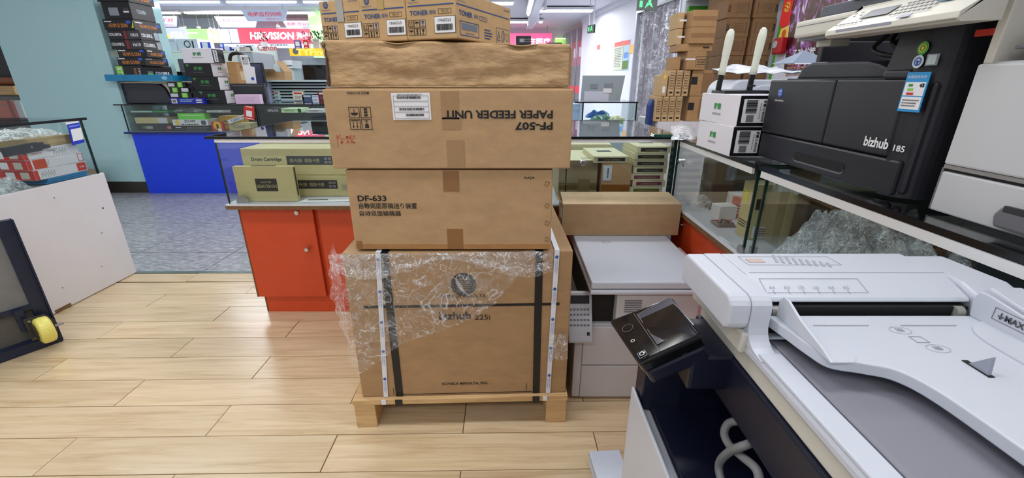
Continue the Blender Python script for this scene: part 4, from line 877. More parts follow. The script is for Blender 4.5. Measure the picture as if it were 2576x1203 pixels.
# text reads from the machine's front: its right is +x (towards the camera), its up is into the machine
pfz = Face(pc, pU, pV); D = Deco(pn)
D.rect(pfz, -.004, .022, .092, .062, M('screen_grey', (70, 72, 84), .12), 'touch_screen'); D.frame(pfz, -.004, .022, .094, .064, .001, GREYP, 'screen_edge', n=.0012)
D.frame(pfz, .046, -.038, .014, .014, .0012, GREYP, 'power_button'); D.ring(pfz, .046, -.038, .0042, .0012, WTXT, 'power_button', n=.002); D.rect(pfz, .046, -.034, .0012, .004, WTXT, 'power_button', n=.002)
D.ring(pfz, .008, -.040, .0035, .001, WTXT, 'home_button', n=.002); D.rect(pfz, .0, -.0135, .116, .0008, GREYP, 'panel_seam', n=.0012); D.ring(pfz, -.03, -.036, .010, .0008, GREYP, 'reader_mark'); D.build()
# grey power cord looped in the cavity
pts = [PX(x, y, X_) for x, y, X_ in ((1868, 1060, .352), (1835, 1064, .342), (1822, 1090, .334), (1836, 1122, .332), (1868, 1150, .332), (1905, 1185, .334), (1912, 1240, .334))]
pts2 = [PX(x, y, X_) for x, y, X_ in ((1900, 1112, .352), (1870, 1122, .330), (1834, 1138, .323), (1810, 1165, .322), (1812, 1200, .322), (1830, 1240, .324))]
CORD = M('cord_grey', (128, 128, 130), .5)
MB().tube([lx(p) for p in pts], .0062, 12).build('power_cord', CORD, mf, smooth=True)['label'] = 'grey power cord loop'; MB().tube([lx(p) for p in pts2], .0062, 12).build('power_cord', CORD, mf, smooth=True)['label'] = 'grey power cord loop'
# ---- white copier behind it, with the long carton on its lid --------
rm = thing('white_printer', 'white multifunction printer with flat lid under the long open carton', 'printer', (.28, 1.372, 0))
B(-.040, .36, .034, .58, .01, .345).build('body', SHELL2, rm, bevel=.005); B(-.042, -.012, .028, .06, .012, .340).build('left_post', SHELL2, rm, bevel=.003)
B(-.010, .355, .026, .05, .165, .335).build('front_cover', SHELL2, rm, bevel=.003); B(-.010, .355, .026, .05, .012, .160).build('paper_drawer', SHELL2, rm, bevel=.003)
B(.10, .40, .01, .56, .345, .485).build('right_tower', SHELL2, rm, bevel=.004)
for k in range(6): B(.128, .190, .0085, .0105, .452 - k * .009, .456 - k * .009).build('vent_slot', GREYP, rm)
B(.002, .10, .05, .56, .345, .485).build('output_bay', SLOT, rm)
B(-.002, .425, -.008, .58, .485, .503).build('scanner_unit', SHELL, rm, bevel=.006); B(.0, .425, -.004, .58, .506, .535).build('scanner_lid', SHELL, rm, bevel=.006)
kp = MB().prism([(.045, .345), (-.030, .300), (-.030, .310), (.045, .470), (.060, .470), (.060, .345)], 'x', -.074, .014).build('control_panel', M('panel_silver', (176, 178, 184), .35), rm, bevel=.004)
D = Deco(kp); kf = Face((-.030, .0075, .390), (1, 0, 0), Vector((0, .075, .16)))
D.rect(kf, -.004, .062, .075, .030, SLOT, 'display', n=.0008)
for j in range(4):
    for i in range(6): D.rect(kf, -.034 + i * .0125, .026 - j * .019, .008, .007, M('key_grey', (104, 104, 112), .5), 'keys', n=.0012)
D.rect(kf, .028, -.062, .010, .012, BLACK, 'keys', n=.0012); D.build()
D = Deco(rm); lf = Face((.133, .393, .535), (1, 0, 0), (0, 1, 0)); D.ring(lf, 0, 0, .017, .0016, M('logo_grey', (60, 60, 66), .5), 'logo', ry=.014); D.build()
# white panel beside it
sp_ = thing('paper_carton', 'low pinkish-white carton squeezed between the white printer and the orange counter', 'carton', (.737, 1.66, 0)); B(-.026, .026, -.20, .16, 0, .49).build('box_body', M('pinkish_white', (226, 214, 220), .5), sp_, bevel=.003); B(-.024, .024, -.02, -.017, .489, .492).build('lid_seam', GREYP, sp_)
# long open carton on the lid
lo = thing('long_carton', 'long open brown carton lying on the lid of the white printer', 'carton', (.492, 1.852, .537))
w2 = .265; CIN = card('carton_inside', (150, 112, 74))
B(-w2, w2, 0, .004, 0, .144).build('front_panel', CARD, lo); B(-w2, w2, .146, .150, 0, .144).build('back_panel', CARD, lo); B(-w2, w2, .004, .146, 0, .004).build('bottom_panel', CARD, lo)
for x in (-w2, w2 - .004): B(x, x + .004, .004, .146, .004, .142).build('end_panel', CARDD, lo)
MB().prism([(.0, .144), (.0, .147), (.150, .206), (.150, .203)], 'x', -w2 + .004, w2).build('front_flap', CARDL, lo) if False else None
fl2 = MB(); fl2.add([(-w2, .0, .144), (w2, .0, .144), (w2 - .022, .125, .168), (-w2 + .002, .125, .168), (-w2, .0, .148), (w2, .0, .148), (w2 - .022, .125, .172), (-w2 + .002, .125, .172)], [(0, 3, 2, 1), (4, 5, 6, 7), (0, 1, 5, 4), (1, 2, 6, 5), (2, 3, 7, 6), (3, 0, 4, 7)]); fl2.build('top_flap', CARDL, lo)
fl3 = MB(); fl3.add([(-w2, .0, .144), (-w2, .146, .144), (-w2 - .025, .10, .168), (-w2 - .02, .03, .165)], [(0, 1, 2, 3)]); fl3.build('end_flap', CARDD, lo, solid=.003)
B(-w2 - .0008, -w2 - .0002, .03, .07, .07, .115).build('label', PAPER, lo)
# pale carton corner on the floor
pc_ = thing('pale_carton', 'pale blue-white carton corner on the floor at the bottom edge', 'carton', (.31, 1.05, 0), 4); B(-.052, .05, -.10, .048, 0, .05).build('box_body', M('pale_blue_white', (206, 216, 232), .4), pc_, bevel=.003); B(-.0525, .0505, -.1005, .0485, .038, .040).build('lid_edge', GREYP, pc_)
# ---- white printer and bags behind the G-400WB boxes ---------------
wp = thing('small_printer', 'small rounded white printer behind the sleeved antennas', 'printer', (1.08, 1.87, .9595))
def rprof(w2_, h_, r_): return [(-w2_, 0)] + [(-w2_ + r_ - r_ * math.cos(R(a)), h_ - r_ + r_ * math.sin(R(a))) for a in range(0, 91, 15)] + [(w2_ - r_ + r_ * math.sin(R(a)), h_ - r_ + r_ * math.cos(R(a))) for a in range(0, 91, 15)] + [(w2_, 0)]
MB().prism(rprof(.225, .245, .05), 'y', -.085, .13).build('body', SHELL, wp, bevel=.006); MB().prism(rprof(.145, .225, .045), 'y', -.094, -.086).build('front_cover', SHELL, wp, bevel=.004)
B(-.20, .20, -.095, -.093, .085, .089).build('paper_slot', GREYP, wp)
def sheet(a, b):
    return (.86 + .55 * a, 1.80 + .19 * b, 1.230 + .012 * math.sin(a * 7) * b + .018 * b + .018 * mnoise.noise(Vector((a * 9, b * 5, 1))))
ps = thing('plastic_bag', 'crumpled white plastic bag spread over the small white printer', 'bag', (0, 0, 0)); MB().grid(sheet, 26, 14).build('bag_sheet', M('bag_white', (226, 228, 234), .25), ps, smooth=True, solid=.002)
fo = thing('folder', 'grey-blue folder peaking over the small white printer', 'folder', (1.22, 1.93, 1.262), 12)
MB().add([(-.12, -.06, .004), (.10, -.06, .004), (.10, .05, .004), (-.12, .05, .004), (-.02, .0, .055)], [(0, 1, 4), (1, 2, 4), (2, 3, 4), (3, 0, 4), (3, 2, 1, 0)]).build('cover', M('folder_blue_grey', (140, 152, 172), .35), fo); B(-.11, .09, -.061, -.058, .0, .004).build('page_edge', PAPER, fo)
bg = thing('plastic_bag', 'small glossy white plastic bag on the glass beside the lower G-400WB box', 'bag', (0, 0, 0))
def bsheet(a, b):
    p = PZ(1688 + 62 * a, 352 - 34 * b, .9595); return (p.x, p.y, .9605 + .035 * math.sin(math.pi * a) ** .6 * math.sin(math.pi * b) ** .6 + .004 * mnoise.noise(Vector((a * 6, b * 6, 2))))
MB().grid(bsheet, 20, 14).build('bag_sheet', film('bag_film', .8, scale=20), bg, smooth=True)
# ================================================================== GOODS INSIDE AND ON THE COUNTERS
TAN = M('khaki_card', (204, 190, 140), .55, var=.05, scale=10); TAN2 = M('khaki_card_pale', (222, 214, 176), .55); LBLK = M('label_black', (34, 36, 40), .5); LTX = M('label_text_tan', (190, 178, 130), .5)
def pbox(name, label, cat, x0, y0, x1, y1, Y, dep, mat, z0=None, rz=0.0, group=None, bevel=.002, top=None):
    """box whose front fills the photo rectangle when its front plane stands at depth Y; z0 sets it on its support"""
    ym = (y0 + y1) / 2; a = PY(x0, ym, Y).x; b = PY(x1, ym, Y).x; xm = (x0 + x1) / 2
    zb = PY(xm, y1, Y).z if z0 is None else z0; h = PY(xm, y0, Y).z - zb; w_ = b - a
    t = thing(name, label, cat, ((a + b) / 2, Y + dep / 2 * math.cos(R(rz)), zb), rz, group)
    d = (w_, dep, h); B(-w_ / 2, w_ / 2, -dep / 2, dep / 2, 0, h).build('box_body', mat, t, bevel=bevel)
    t['dims'] = d; return t, d
def nodims():
    for o in bpy.data.objects:
        if 'dims' in o: del o['dims']
ZF = .6335      # floor of the orange counter's case
# --- left half of the orange counter
t, d = pbox('developer_box', 'khaki developer box standing upright against the front glass, left of the carton stack', 'box', 592, 419, 742, 500, 2.085, .028, TAN, ZF)
D = Deco(t); f = bface(d, 'front'); D.rect(f, .005, -.004, d[0] * .36, d[2] * .36, LBLK, 'label'); fr = f.rot(180); D.text(Face(f.p(.005, -.010), fr.U, fr.V), 0, 0, .016, 'DEVELOPER', LTX, 'printed_text', width=.10, n=.0022); D.text(Face(f.p(.005, .012), fr.U, fr.V), 0, 0, .011, '(BLACK)', LTX, 'printed_text', width=.05, n=.0022)
g = bface(d, 'right'); D.rect(g, 0, .01, .012, d[2] * .8, LBLK, 'side_stripe'); D.rect(bface(d, 'top'), 0, 0, .12, .012, LBLK, 'side_stripe'); D.build()
def drum(label, x0, y0, x1, y1, Y, z0, txt=True, dep=.17):
    t, d = pbox('drum_cartridge_box', label, 'box', x0, y0, x1, y1, Y, dep, TAN, z0, group='khaki drum cartridge boxes in the orange counter')
    D = Deco(t); f = bface(d, 'front')
    if txt: D.text(f, -d[0] * .28, .012, .022, 'Drum Cartridge', INK, 'printed_text', width=.155, bold=.02)
    D.rect(f, d[0] * .08 + .015, .008, .235, .044, LBLK, 'label'); D.text(f, d[0] * .08 - .055, .008, .020, '感光鼓', LTX, 'printed_text', width=.065, n=.0022); D.text(f, d[0] * .08 + .028, .008, .020, '圆鼓卡匣', LTX, 'printed_text', width=.075, n=.0022)
    for i in range(2):
        for j in range(2): D.rect(f, d[0] * .08 + .098 + i * .020, -.001 + j * .018, .016, .013, GREYINK, 'label_print', n=.0022)
    D.frame(f, d[0] * .08 + .185, -.008, .06, .03, .001, GREYINK, 'printed_text'); D.lines(f, d[0] * .08 + .185, -.008, .05, .022, 3, GREYINK, 'printed_text'); D.build(); return t, d
t1_, dA = drum('khaki drum box lying on the case floor behind the developer box', 620, 442, 905, 499, 2.19, ZF)
drum('khaki box printed Drum Cartridge, lying on another drum box', 610, 374, 890, 440, 2.20, ZF + dA[2] + .001)
t, d = pbox('drum_cartridge_box', 'khaki drum box with white sticker at the back of the orange counter', 'box', 660, 357, 766, 440, 2.385, .2, TAN2, ZF, group='khaki drum cartridge boxes in the orange counter'); Deco(t); D = Deco(t); D.rect(bface(d, 'front'), .04, d[2] / 2 - .03, .11, .035, PAPER, 'label'); D.bars(bface(d, 'front'), .04, d[2] / 2 - .034, .08, .012, BLACK, 'barcode', n=.002); D.build()
t, d = pbox('drum_cartridge_box', 'plain khaki drum box at the back of the orange counter, half behind the cartons', 'box', 768, 357, 900, 440, 2.45, .2, TAN2, ZF, group='khaki drum cartridge boxes in the orange counter'); D = Deco(t); D.lines(bface(d, 'front'), 0, d[2] / 2 - .03, .1, .02, 2, GREYINK); D.build()
sh = thing('paper_sheet', 'white paper sheet lying flat on the case floor beside the developer box', 'paper', (-.93, 2.12, ZF + .0003), 3); B(-.12, .14, -.045, .04, 0, .002).build('sheet', PAPER, sh); B(-.10, .0, -.02, .0, .002, .0024).build('print', GREYINK, sh)
'''sg = thing('reflected_sign_card', 'pale blue card with red Chinese shop name lying on the orange counter top', 'sign', (PZ(722, 321, .958).x, PZ(722, 321, .958).y, .9585), 0)
B(-.145, .145, -.13, .13, 0, .002).build('card_sheet', M('card_pale_blue', (206, 218, 240), .3), sg); D = Deco(sg); f = Face((0, 0, .002), (-1, 0, 0), (0, -1, 0)); D.text(f, 0, -.02, .075, '电脑监控网络', M('sign_pink_red', (222, 90, 110), .5), 'printed_text', width=.24, bold=.01); D.text(f, -.04, .075, .03, '佳顺科技 B1-5', M('sign_pink_red', (222, 90, 110)), 'printed_text', width=.15); D.build()'''
# --- right half of the orange counter
t, d = pbox('grey_brown_carton', 'taped grey-brown carton behind the chrome knob of the counter glass', 'carton', 1405, 404, 1502, 505, 2.12, .34, card('card_greybrown', (150, 136, 104)), ZF)
D = Deco(t); f = bface(d, 'front'); D.rect(f, 0, -.03, d[0] - .004, .035, M('tape_olive', (112, 96, 62), .25), 'packing_tape'); D.rect(f, .03, -.03, .06, .075, M('tape_olive2', (124, 108, 72), .3), 'tape_strip', n=.0016)
D.rect(bface(d, 'top'), 0, .0, d[0] - .004, d[1] - .004, TAN2, 'top_panel'); D.lines(bface(d, 'top'), .05, -.1, .06, .06, 2, GREYINK); D.build()
t, d = pbox('labelled_carton', 'brown carton with white label and tape under a developer box in the orange counter', 'carton', 1512, 410, 1586, 508, 2.10, .28, CARD, ZF)
hB = d[2]; D = Deco(t); f = bface(d, 'front'); D.rect(f, 0, -.03, d[0] - .004, .035, M('tape_amber', (150, 92, 44), .25), 'packing_tape'); D.rect(f, -.045, .045, .042, .075, M('label_cool', (214, 222, 232), .4), 'label', n=.0016); D.bars(f, -.043, .045, .045, .006, BLACK, 'barcode', k=14, n=.0028, vert=True); fr = f.rot(-90); D.text(Face(f.p(.035, -.05), fr.U, fr.V), 0, 0, .024, '17', INK, 'printed_text', width=.02, n=.0022); D.build()
def devbox(label, cx, cy, z, w_, dp, h, rz, col, top=True):
    t = thing('developer_box', label, 'box', (cx, cy, z), rz, 'developer boxes right of the carton stack'); B(-w_ / 2, w_ / 2, -dp / 2, dp / 2, 0, h).build('box_body', TAN2, t, bevel=.002)
    D = Deco(t); f = bface((w_, dp, h), 'front'); D.rect(f, 0, 0, w_ * .78, h * .52, col, 'label'); fr = f.rot(180); D.text(Face(f.o, fr.U, fr.V), 0, 0, h * .24, 'DEVELOPER (BLACK)' if col is LBLK else 'DEVELOPER (MAGENTA)', LTX, 'printed_text', width=w_ * .5, n=.0022)
    if top: D.rect(bface((w_, dp, h), 'top'), 0, .02, w_ * .42, .05, LBLK, 'top_label')
    D.build(); return t
devbox('khaki developer box lying on the white-labelled carton in the orange counter', .478, 2.24, ZF + hB + .001, .17, .29, .031, 2, LBLK)
MAG = M('label_magenta', (122, 36, 66), .5); GLD = M('label_olive', (112, 104, 50), .5)
sx = PY(1630, 420, 2.12).x
for k in range(8):
    pos = ('bottom', 'second', 'third', 'fourth', 'fifth', 'sixth', 'seventh', 'top')[k]
    col = (GLD, GLD, MAG, MAG, LBLK, LBLK, LBLK, LBLK)[k]
    devbox('thin %s-labelled developer box, %s of the stack by the counter corner' % (('olive', 'olive', 'magenta', 'magenta', 'black', 'black', 'black', 'black')[k], pos if k in (0, 7) else pos + ' from the bottom'), sx + (k % 3 - 1) * .004 + k * .002, 2.235, ZF + k * .0335, .165, .24, .0325, (k * 37 % 5) - 2, col, k == 7)
devbox('khaki developer box flat at the back of the orange counter, behind the stacks', .40, 2.62, ZF, .34, .25, .225, 0, LBLK, False)
# --- front case of the right-hand counter
ZR = .6525
def rbox(name, label, cat, cx, cy, w_, dp, h, rz, mat, z=ZR, deco=None, group=None):
    t = thing(name, label, cat, (cx, cy, z), rz, group); B(-w_ / 2, w_ / 2, -dp / 2, dp / 2, 0, h).build('box_body', mat, t, bevel=.002)
    D = Deco(t); (deco or (lambda D, d: D.rect(bface(d, 'top'), 0, 0, w_ * .96, min(.03, dp * .3), TAPE, 'packing_tape')))(D, (w_, dp, h)); D.build(); return t
rbox('black_box', 'black equipment box deep in the corner glass case', 'box', 1.03, 1.935, .28, .13, .215, 0, M('matt_black_card', (40, 42, 46), .45), deco=lambda D, d: (D.rect(bface(d, 'front'), .0, .04, .14, .02, M('ink_grey2', (90, 92, 96), .5), 'printed_mark'), D.rect(bface(d, 'left'), 0, 0, .1, .03, M('ink_grey2', (90, 92, 96)), 'printed_mark')))
rbox('brown_carton', 'small brown carton low behind the white boxes in the corner case', 'carton', 1.31, 1.80, .17, .16, .11, 0, CARDD); rbox('brown_carton', 'small brown carton stacked on another at the back of the corner case', 'carton', 1.30, 1.80, .16, .15, .10, 3, CARDD, ZR + .112)
rbox('brown_carton', 'brown carton at the near back of the corner case', 'carton', 1.27, 1.60, .16, .15, .13, -4, CARDD); rbox('white_box', 'pale box on the brown carton at the near back of the corner case', 'box', 1.27, 1.60, .13, .12, .07, 4, PAPER, ZR + .132, deco=lambda D, d: D.lines(bface(d, 'left'), 0, 0, .07, .03, 3, GREYINK))
rbox('white_box', 'small white box on the floor of the corner glass case', 'box', .893, 1.745, .078, .062, .060, 8, M('white_card2', (226, 224, 224), .5), deco=lambda D, d: D.rect(bface(d, 'right'), 0, 0, .05, .03, GREYINK, 'printed_mark'))
rbox('white_box', 'white box behind the small white one in the corner case', 'box', .995, 1.825, .085, .06, .09, 4, M('white_card2', (226, 224, 224)), deco=lambda D, d: D.lines(bface(d, 'front'), 0, 0, .06, .03, 3, INK))
rbox('red_box', 'narrow red pack beside the small white box in the corner case', 'box', .955, 1.765, .022, .045, .085, 6, M('red_card', (190, 40, 40), .5), deco=lambda D, d: D.lines(bface(d, 'front'), 0, 0, .018, .05, 4, WTXT))
rbox('tan_box', 'tall khaki box with yellow sticker at the near end of the corner case', 'box', .905, 1.52, .10, .075, .205, 0, TAN, deco=lambda D, d: (D.rect(bface(d, 'front'), .0, -.075, .06, .045, PAPER, 'label'), D.lines(bface(d, 'front'), .0, -.075, .045, .035, 4, BLACK, n=.002), D.rect(bface(d, 'left'), -.01, .05, .03, .045, M('sticker_yellow', (226, 210, 50), .5), 'label'), D.lines(bface(d, 'left'), 0, -.05, .06, .03, 3, INK), D.rect(bface(d, 'front'), -.02, .03, .03, .04, INK, 'printed_mark')))
0 and rbox('white_label_box', 'small white printed box right behind the glass joint in the corner case', 'box', .845, 1.375, .07, .05, .055, -3, PAPER, deco=lambda D, d: D.lines(bface(d, 'left'), 0, 0, .04, .04, 4, BLACK))
def lump(x0_, y0_, sx_, sy_, h_, z_, seed, n=18, rough=.35):
    def fn(a, b):
        rx, ry = 2 * a - 1, 2 * b - 1; q = max(0, 1 - rx * rx) ** .5 * max(0, 1 - ry * ry) ** .5
        k = 1 + rough * mnoise.noise(Vector((a * 5, b * 5, seed))) + rough * .6 * mnoise.noise(Vector((a * 14, b * 14, seed + 3)))
        return (x0_ + sx_ * rx * (1 + .1 * mnoise.noise(Vector((a * 4, b * 4, seed + 9)))), y0_ + sy_ * ry, z_ + h_ * q * max(.1, k))
    return MB().grid(fn, n, n)
bg = thing('plastic_bag', 'clear crumpled plastic bag behind the small white box in the corner case', 'bag'); lump(.855, 1.885, .055, .05, .06, ZR + .002, 3).build('bag_sheet', film('clear_bag', .22, scale=40), bg, smooth=True)
pk = thing('cable_pouch', 'dark bundle of cable in a flat bag on the corner case floor', 'pouch'); lump(.855, 1.655, .04, .035, .014, ZR + .001, 5, rough=.7).build('pouch_sheet', M('pouch_dark', (92, 88, 92), .3), pk, smooth=True); MB().tube([(.835, 1.64, ZR + .012), (.855, 1.67, ZR + .018), (.875, 1.65, ZR + .012)], .003, 6).build('cable_loop', BLACK, pk)
pn_ = thing('red_pen', 'thin red stick lying in front of the small white box in the corner case', 'pen'); MB().cyl((.83, 1.70, ZR + .004), (.91, 1.70, ZR + .004), .003, 8).build('barrel', REDINK, pn_); MB().cyl((.829, 1.70, ZR + .004), (.823, 1.70, ZR + .004), .002, 8).build('tip', BLACK, pn_)
# --- near case: carton, bubble wrap, dark carton
rbox('olive_carton', 'large olive-brown carton against the partition of the corner case', 'carton', 1.15, 1.413, .46, .13, .215, 0, card('card_olive', (160, 150, 108)), deco=lambda D, d: D.rect(bface(d, 'left'), 0, 0, .04, d[2] * .98, M('tape_olive2', (124, 108, 72), .3), 'packing_tape'))
def bubble():
    m = bpy.data.materials.new('bubble_wrap'); m.use_nodes = True; nt = m.node_tree; N = nt.nodes.new; L = nt.links.new; b = nt.nodes['Principled BSDF']
    b.inputs['Base Color'].default_value = lin((190, 204, 214)) + (1,); b.inputs['Roughness'].default_value = .15
    tc = N('ShaderNodeTexCoord'); v = N('ShaderNodeTexVoronoi'); v.inputs['Scale'].default_value = 95; L(tc.outputs['Object'], v.inputs['Vector'])
    bp = N('ShaderNodeBump'); bp.inputs['Strength'].default_value = 1; bp.inputs['Distance'].default_value = .01; bp.invert = True; L(v.outputs['Distance'], bp.inputs['Height']); L(bp.outputs['Normal'], b.inputs['Normal'])
    t = N('ShaderNodeBsdfTransparent'); mx = N('ShaderNodeMixShader'); r = N('ShaderNodeMapRange'); r.inputs['From Max'].default_value = .7; r.inputs['To Min'].default_value = .35; r.inputs['To Max'].default_value = .85
    n2 = N('ShaderNodeTexNoise'); n2.inputs['Scale'].default_value = 24; n2.inputs['Detail'].default_value = 7; L(tc.outputs['Object'], n2.inputs['Vector']); L(n2.outputs['Fac'], r.inputs['Value']); L(r.outputs[0], mx.inputs['Fac'])
    L(t.outputs[0], mx.inputs[1]); L(b.outputs[0], mx.inputs[2]); L(mx.outputs[0], nt.nodes['Material Output'].inputs['Surface']); return m
BUB = film('bubble_film', .42, white=(.80, .86, .90), scale=52, rough=.1); bw = thing('bubble_wrap', 'big heap of bubble wrap behind the glass under the black printer', 'bubble wrap')
lump(.895, 1.00, .108, .25, .235, ZR + .002, 11, 60, .30).build('heap', BUB, bw, smooth=True); lump(.885, 1.14, .09, .11, .17, ZR + .003, 17, 40, .4).build('heap_fold', BUB, bw, smooth=True); lump(.90, .86, .10, .14, .19, ZR + .003, 23, 40, .4).build('heap_fold', BUB, bw, smooth=True)
rbox('dark_carton', 'dark grey carton right of the bubble wrap in the near glass case', 'carton', 1.13, .56, .42, .22, .22, 0, M('dark_card', (70, 70, 66), .6)); rbox('dark_carton', 'dark box nearest the camera in the glass case', 'carton', 1.15, .12, .40, .30, .18, 0, M('dark_card2', (46, 50, 52), .5))
# --- black shadowed back wall of the right cases
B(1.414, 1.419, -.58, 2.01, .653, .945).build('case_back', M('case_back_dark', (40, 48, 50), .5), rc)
# ================================================================== LEFT COUNTER
ZL = .669
def lbox(name, label, cat, cy, ln, z, h, rz, mat, x=-2.53, dp=.19, group=None):
    """box along the front glass of the left counter: length ln runs in depth, its visible long face looks at +X"""
    t = thing(name, label, cat, (x - dp / 2, cy, z), rz, group); B(-dp / 2, dp / 2, -ln / 2, ln / 2, 0, h).build('box_body', mat, t, bevel=.002); return t, (dp, ln, h)
REDC = M('red_carton_print', (206, 52, 40), .5); WHC = M('white_carton', (228, 226, 234), .5)
def lx_(y, zc): return PX(y[0], y[1], -2.53)
for k, (pos) in enumerate(('bottom', 'middle', 'top')):
    t, d = lbox('toner_carton', 'white and red carton, %s of the three in the left glass counter' % pos, 'carton', 2.405 - .008 * k, .30, ZL + .030 + k * .0545, .054, (1, -1.5, 0)[k], WHC, group='white and red cartons in the left counter')
    D = Deco(t); f = bface(d, 'right'); e = bface(d, 'front')
    D.rect(e, 0, 0, d[0] - .004, d[2] - .004, REDC, 'red_end'); D.rect(e, -.03, .0, .045, .036, PAPER, 'label', n=.0016); D.rect(e, .045, .0, .045, .036, M('label_cream', (206, 200, 186), .5), 'label', n=.0016)
    D.rect(f, -.140, 0, .020, d[2] - .004, REDC, 'red_stripe')
    if k == 1: D.rect(f, -.088, 0, .065, d[2] - .006, M('orange_red_print', (214, 74, 36), .5), 'red_panel'); D.frame(f, .135, .0, .03, .044, .003, REDC, 'red_panel')
    elif k == 0: D.rect(f, .118, 0, .055, d[2] - .010, REDC, 'red_panel'); D.text(f, .118, 0, .010, 'TONER', WTXT, 'printed_text', width=.03, n=.0022)
    else: D.text(f, -.085, .0, .008, 'CHINACOM', REDINK, 'printed_text', width=.055); D.lines(f, .0, .008, .05, .014, 2, GREYINK)
    for q in range(10): D.rect(f, -.115 + .008 * q + (.12 if k == 2 else 0), .0 + (.004 if q % 2 else -.006), .0012, .026, GREYINK, 'hatching')
    D.build()
t, d = lbox('brown_box', 'flat brown box on top of the white and red cartons in the left counter', 'box', 2.41, .26, ZL + .030 + 3 * .0545 + .001, .048, 2, card('card_dull', (176, 150, 100))); D = Deco(t); D.rect(bface(d, 'right'), .02, 0, .10, .018, M('card_stripe', (190, 166, 116), .6), 'tape_strip'); D.build()
bl = thing('black_bracket', 'black plastic bracket lying across the cartons in the left counter', 'bracket', (-2.522, 2.27, ZL + .196)); MB().prism([(-.115, -.022), (-.12, .022), (.04, .030), (.045, .026), (.075, .026), (.08, .012), (.105, .010), (.105, -.008), (.06, -.008), (.058, -.016)], 'x', -.012, .008).build('plate', BLACK, bl); MB().cyl((.008, .01, .008), (.010, .01, .008), .005, 12).build('screw', STEEL, bl)
for k in range(3):
    t, d = lbox('blue_pack', 'blue foil pack, %s of three under the white and red cartons' % ('lowest', 'middle', 'uppermost')[k], 'pack', 2.42 + .003 * k, .24, ZL + .001 + .0095 * k, .0088, k, M('blue_foil', (30, 140, 196), .25), group='blue foil packs in the left counter'); D = Deco(t); D.rect(bface(d, 'right'), 0, 0, .22, .0015, M('blue_foil_dark', (14, 90, 150), .3), 'crimp'); D.build()
qs = thing('payment_sign', 'blue payment card on the glass end of the left counter', 'sign', (0, 0, 0))
p0 = PX(205, 340, -2.497); 
def ss(x, y): p = PX(x, y, -2.497); return (p.y, p.z)
qa = [ss(166, 304), ss(196, 298), ss(213, 358), ss(183, 366)]
MB().prism([(a, b) for a, b in qa], 'x', -2.4985, -2.4965).build('card', M('pay_blue', (28, 56, 196), .35), qs)
qb = [ss(162, 303), ss(195, 297), ss(198, 308), ss(166, 314)]; MB().prism(qb, 'x', -2.4964, -2.4958).build('heading', PAPER, qs)
qc = [ss(177, 326), ss(203, 321), ss(210, 350), ss(184, 356)]; MB().prism(qc, 'x', -2.4964, -2.4955).build('white_field', PAPER, qs)
qd = [ss(172, 317), ss(198, 313), ss(199, 316), ss(173, 321)]; MB().prism(qd, 'x', -2.4964, -2.4955).build('caption', M('pay_pale', (120, 140, 226), .4), qs)
def lbag(label, x, y, sx_, sy_, h, z, seed, amt=.55):
    b = thing('plastic_bag', label, 'bag'); lump(x, y, sx_, sy_, h, z, seed, 22, .5).build('bag_sheet', film('bag_%d' % seed, amt, scale=26), b, smooth=True); return b
lbag('white plastic bag on top of the brown box in the left counter', -2.63, 2.35, .09, .16, .04, ZL + .246, 31, .8); lbag('clear plastic bag low in front of the cartons in the left counter', -2.57, 2.14, .05, .08, .065, ZL + .002, 37, .4); lbag('grey crumpled bag at the near left end of the left counter', -2.62, 2.06, .08, .06, .15, ZL + .002, 41, .5)
cc = thing('foam_tray', 'cream foam tray at the near end of the left counter', 'tray', (-2.85, 2.15, ZL + .13)); B(-.08, .09, -.10, .03, -.128, .10).build('tray_body', M('cream_foam', (206, 198, 180), .7), cc, bevel=.01); B(-.07, .08, -.101, -.098, .02, .06).build('red_band', M('maroon_band', (120, 54, 54), .6), cc)
# ================================================================== BLUE STEEL TROLLEY AT THE LEFT
TB = M('trolley_navy', (22, 34, 60), .4, var=.2, scale=30); TG = M('trolley_grey', (120, 122, 124), .6, var=.12, scale=12); RUST = M('bracket_worn', (74, 70, 64), .5, metal=.5, var=.3, scale=40)
tv = Vector((-2.346 + 2.239, 1.66 - 1.839, 0)); ang = math.atan2(-tv.y, -tv.x)
tr_ = thing('platform_trolley', 'dark blue steel platform trolley with yellow wheel stood on edge at the left', 'trolley', (-2.239, 1.839, 0), math.degrees(ang))
# local x runs back along the bottom edge (negative = towards the camera), z up, local -y faces the camera side
def tl(m, *a): return m
B(-.055, 0, -.012, .012, 0, .62).build('upright_angle', TB, tr_, bevel=.002); B(-.006, 0, -.03, .012, 0, .62).build('upright_flange', TB, tr_)
B(-.47, -.005, -.045, .012, 0, .045).build('bottom_rail', TB, tr_, bevel=.002); B(-.47, -.005, -.050, -.044, .040, .046).build('rail_lip', TB, tr_)
B(-.47, -.055, -.010, .008, .19, .215).build('cross_bar', TB, tr_); B(-.47, -.05, .0, .006, .215, .62).build('deck_plate', TG, tr_); B(-.47, -.055, .006, .010, .045, .19).build('lower_plate', M('trolley_dim', (92, 90, 84), .6), tr_)
B(-.115, -.085, -.03, -.010, .10, .21).build('post', TB, tr_)
MB().prism([(-.10, .055), (-.012, .050), (-.006, .12), (-.03, .165), (-.10, .17)], 'y', -.055, -.047).build('caster_bracket', RUST, tr_, bevel=.002)
for (x, z) in ((-.085, .07), (-.02, .075), (-.085, .155), (-.03, .15)): MB().cyl((x, -.047, z), (x, -.062, z), .006, 8).build('bolt', STEEL, tr_)
MB().cyl((-.075, -.085, .105), (.012, -.085, .105), .006, 10).build('axle', STEEL, tr_)
wh = MB(); prof = []
for k in range(25): pass
wheel = MB(); n = 28; rw, hw = .064, .025
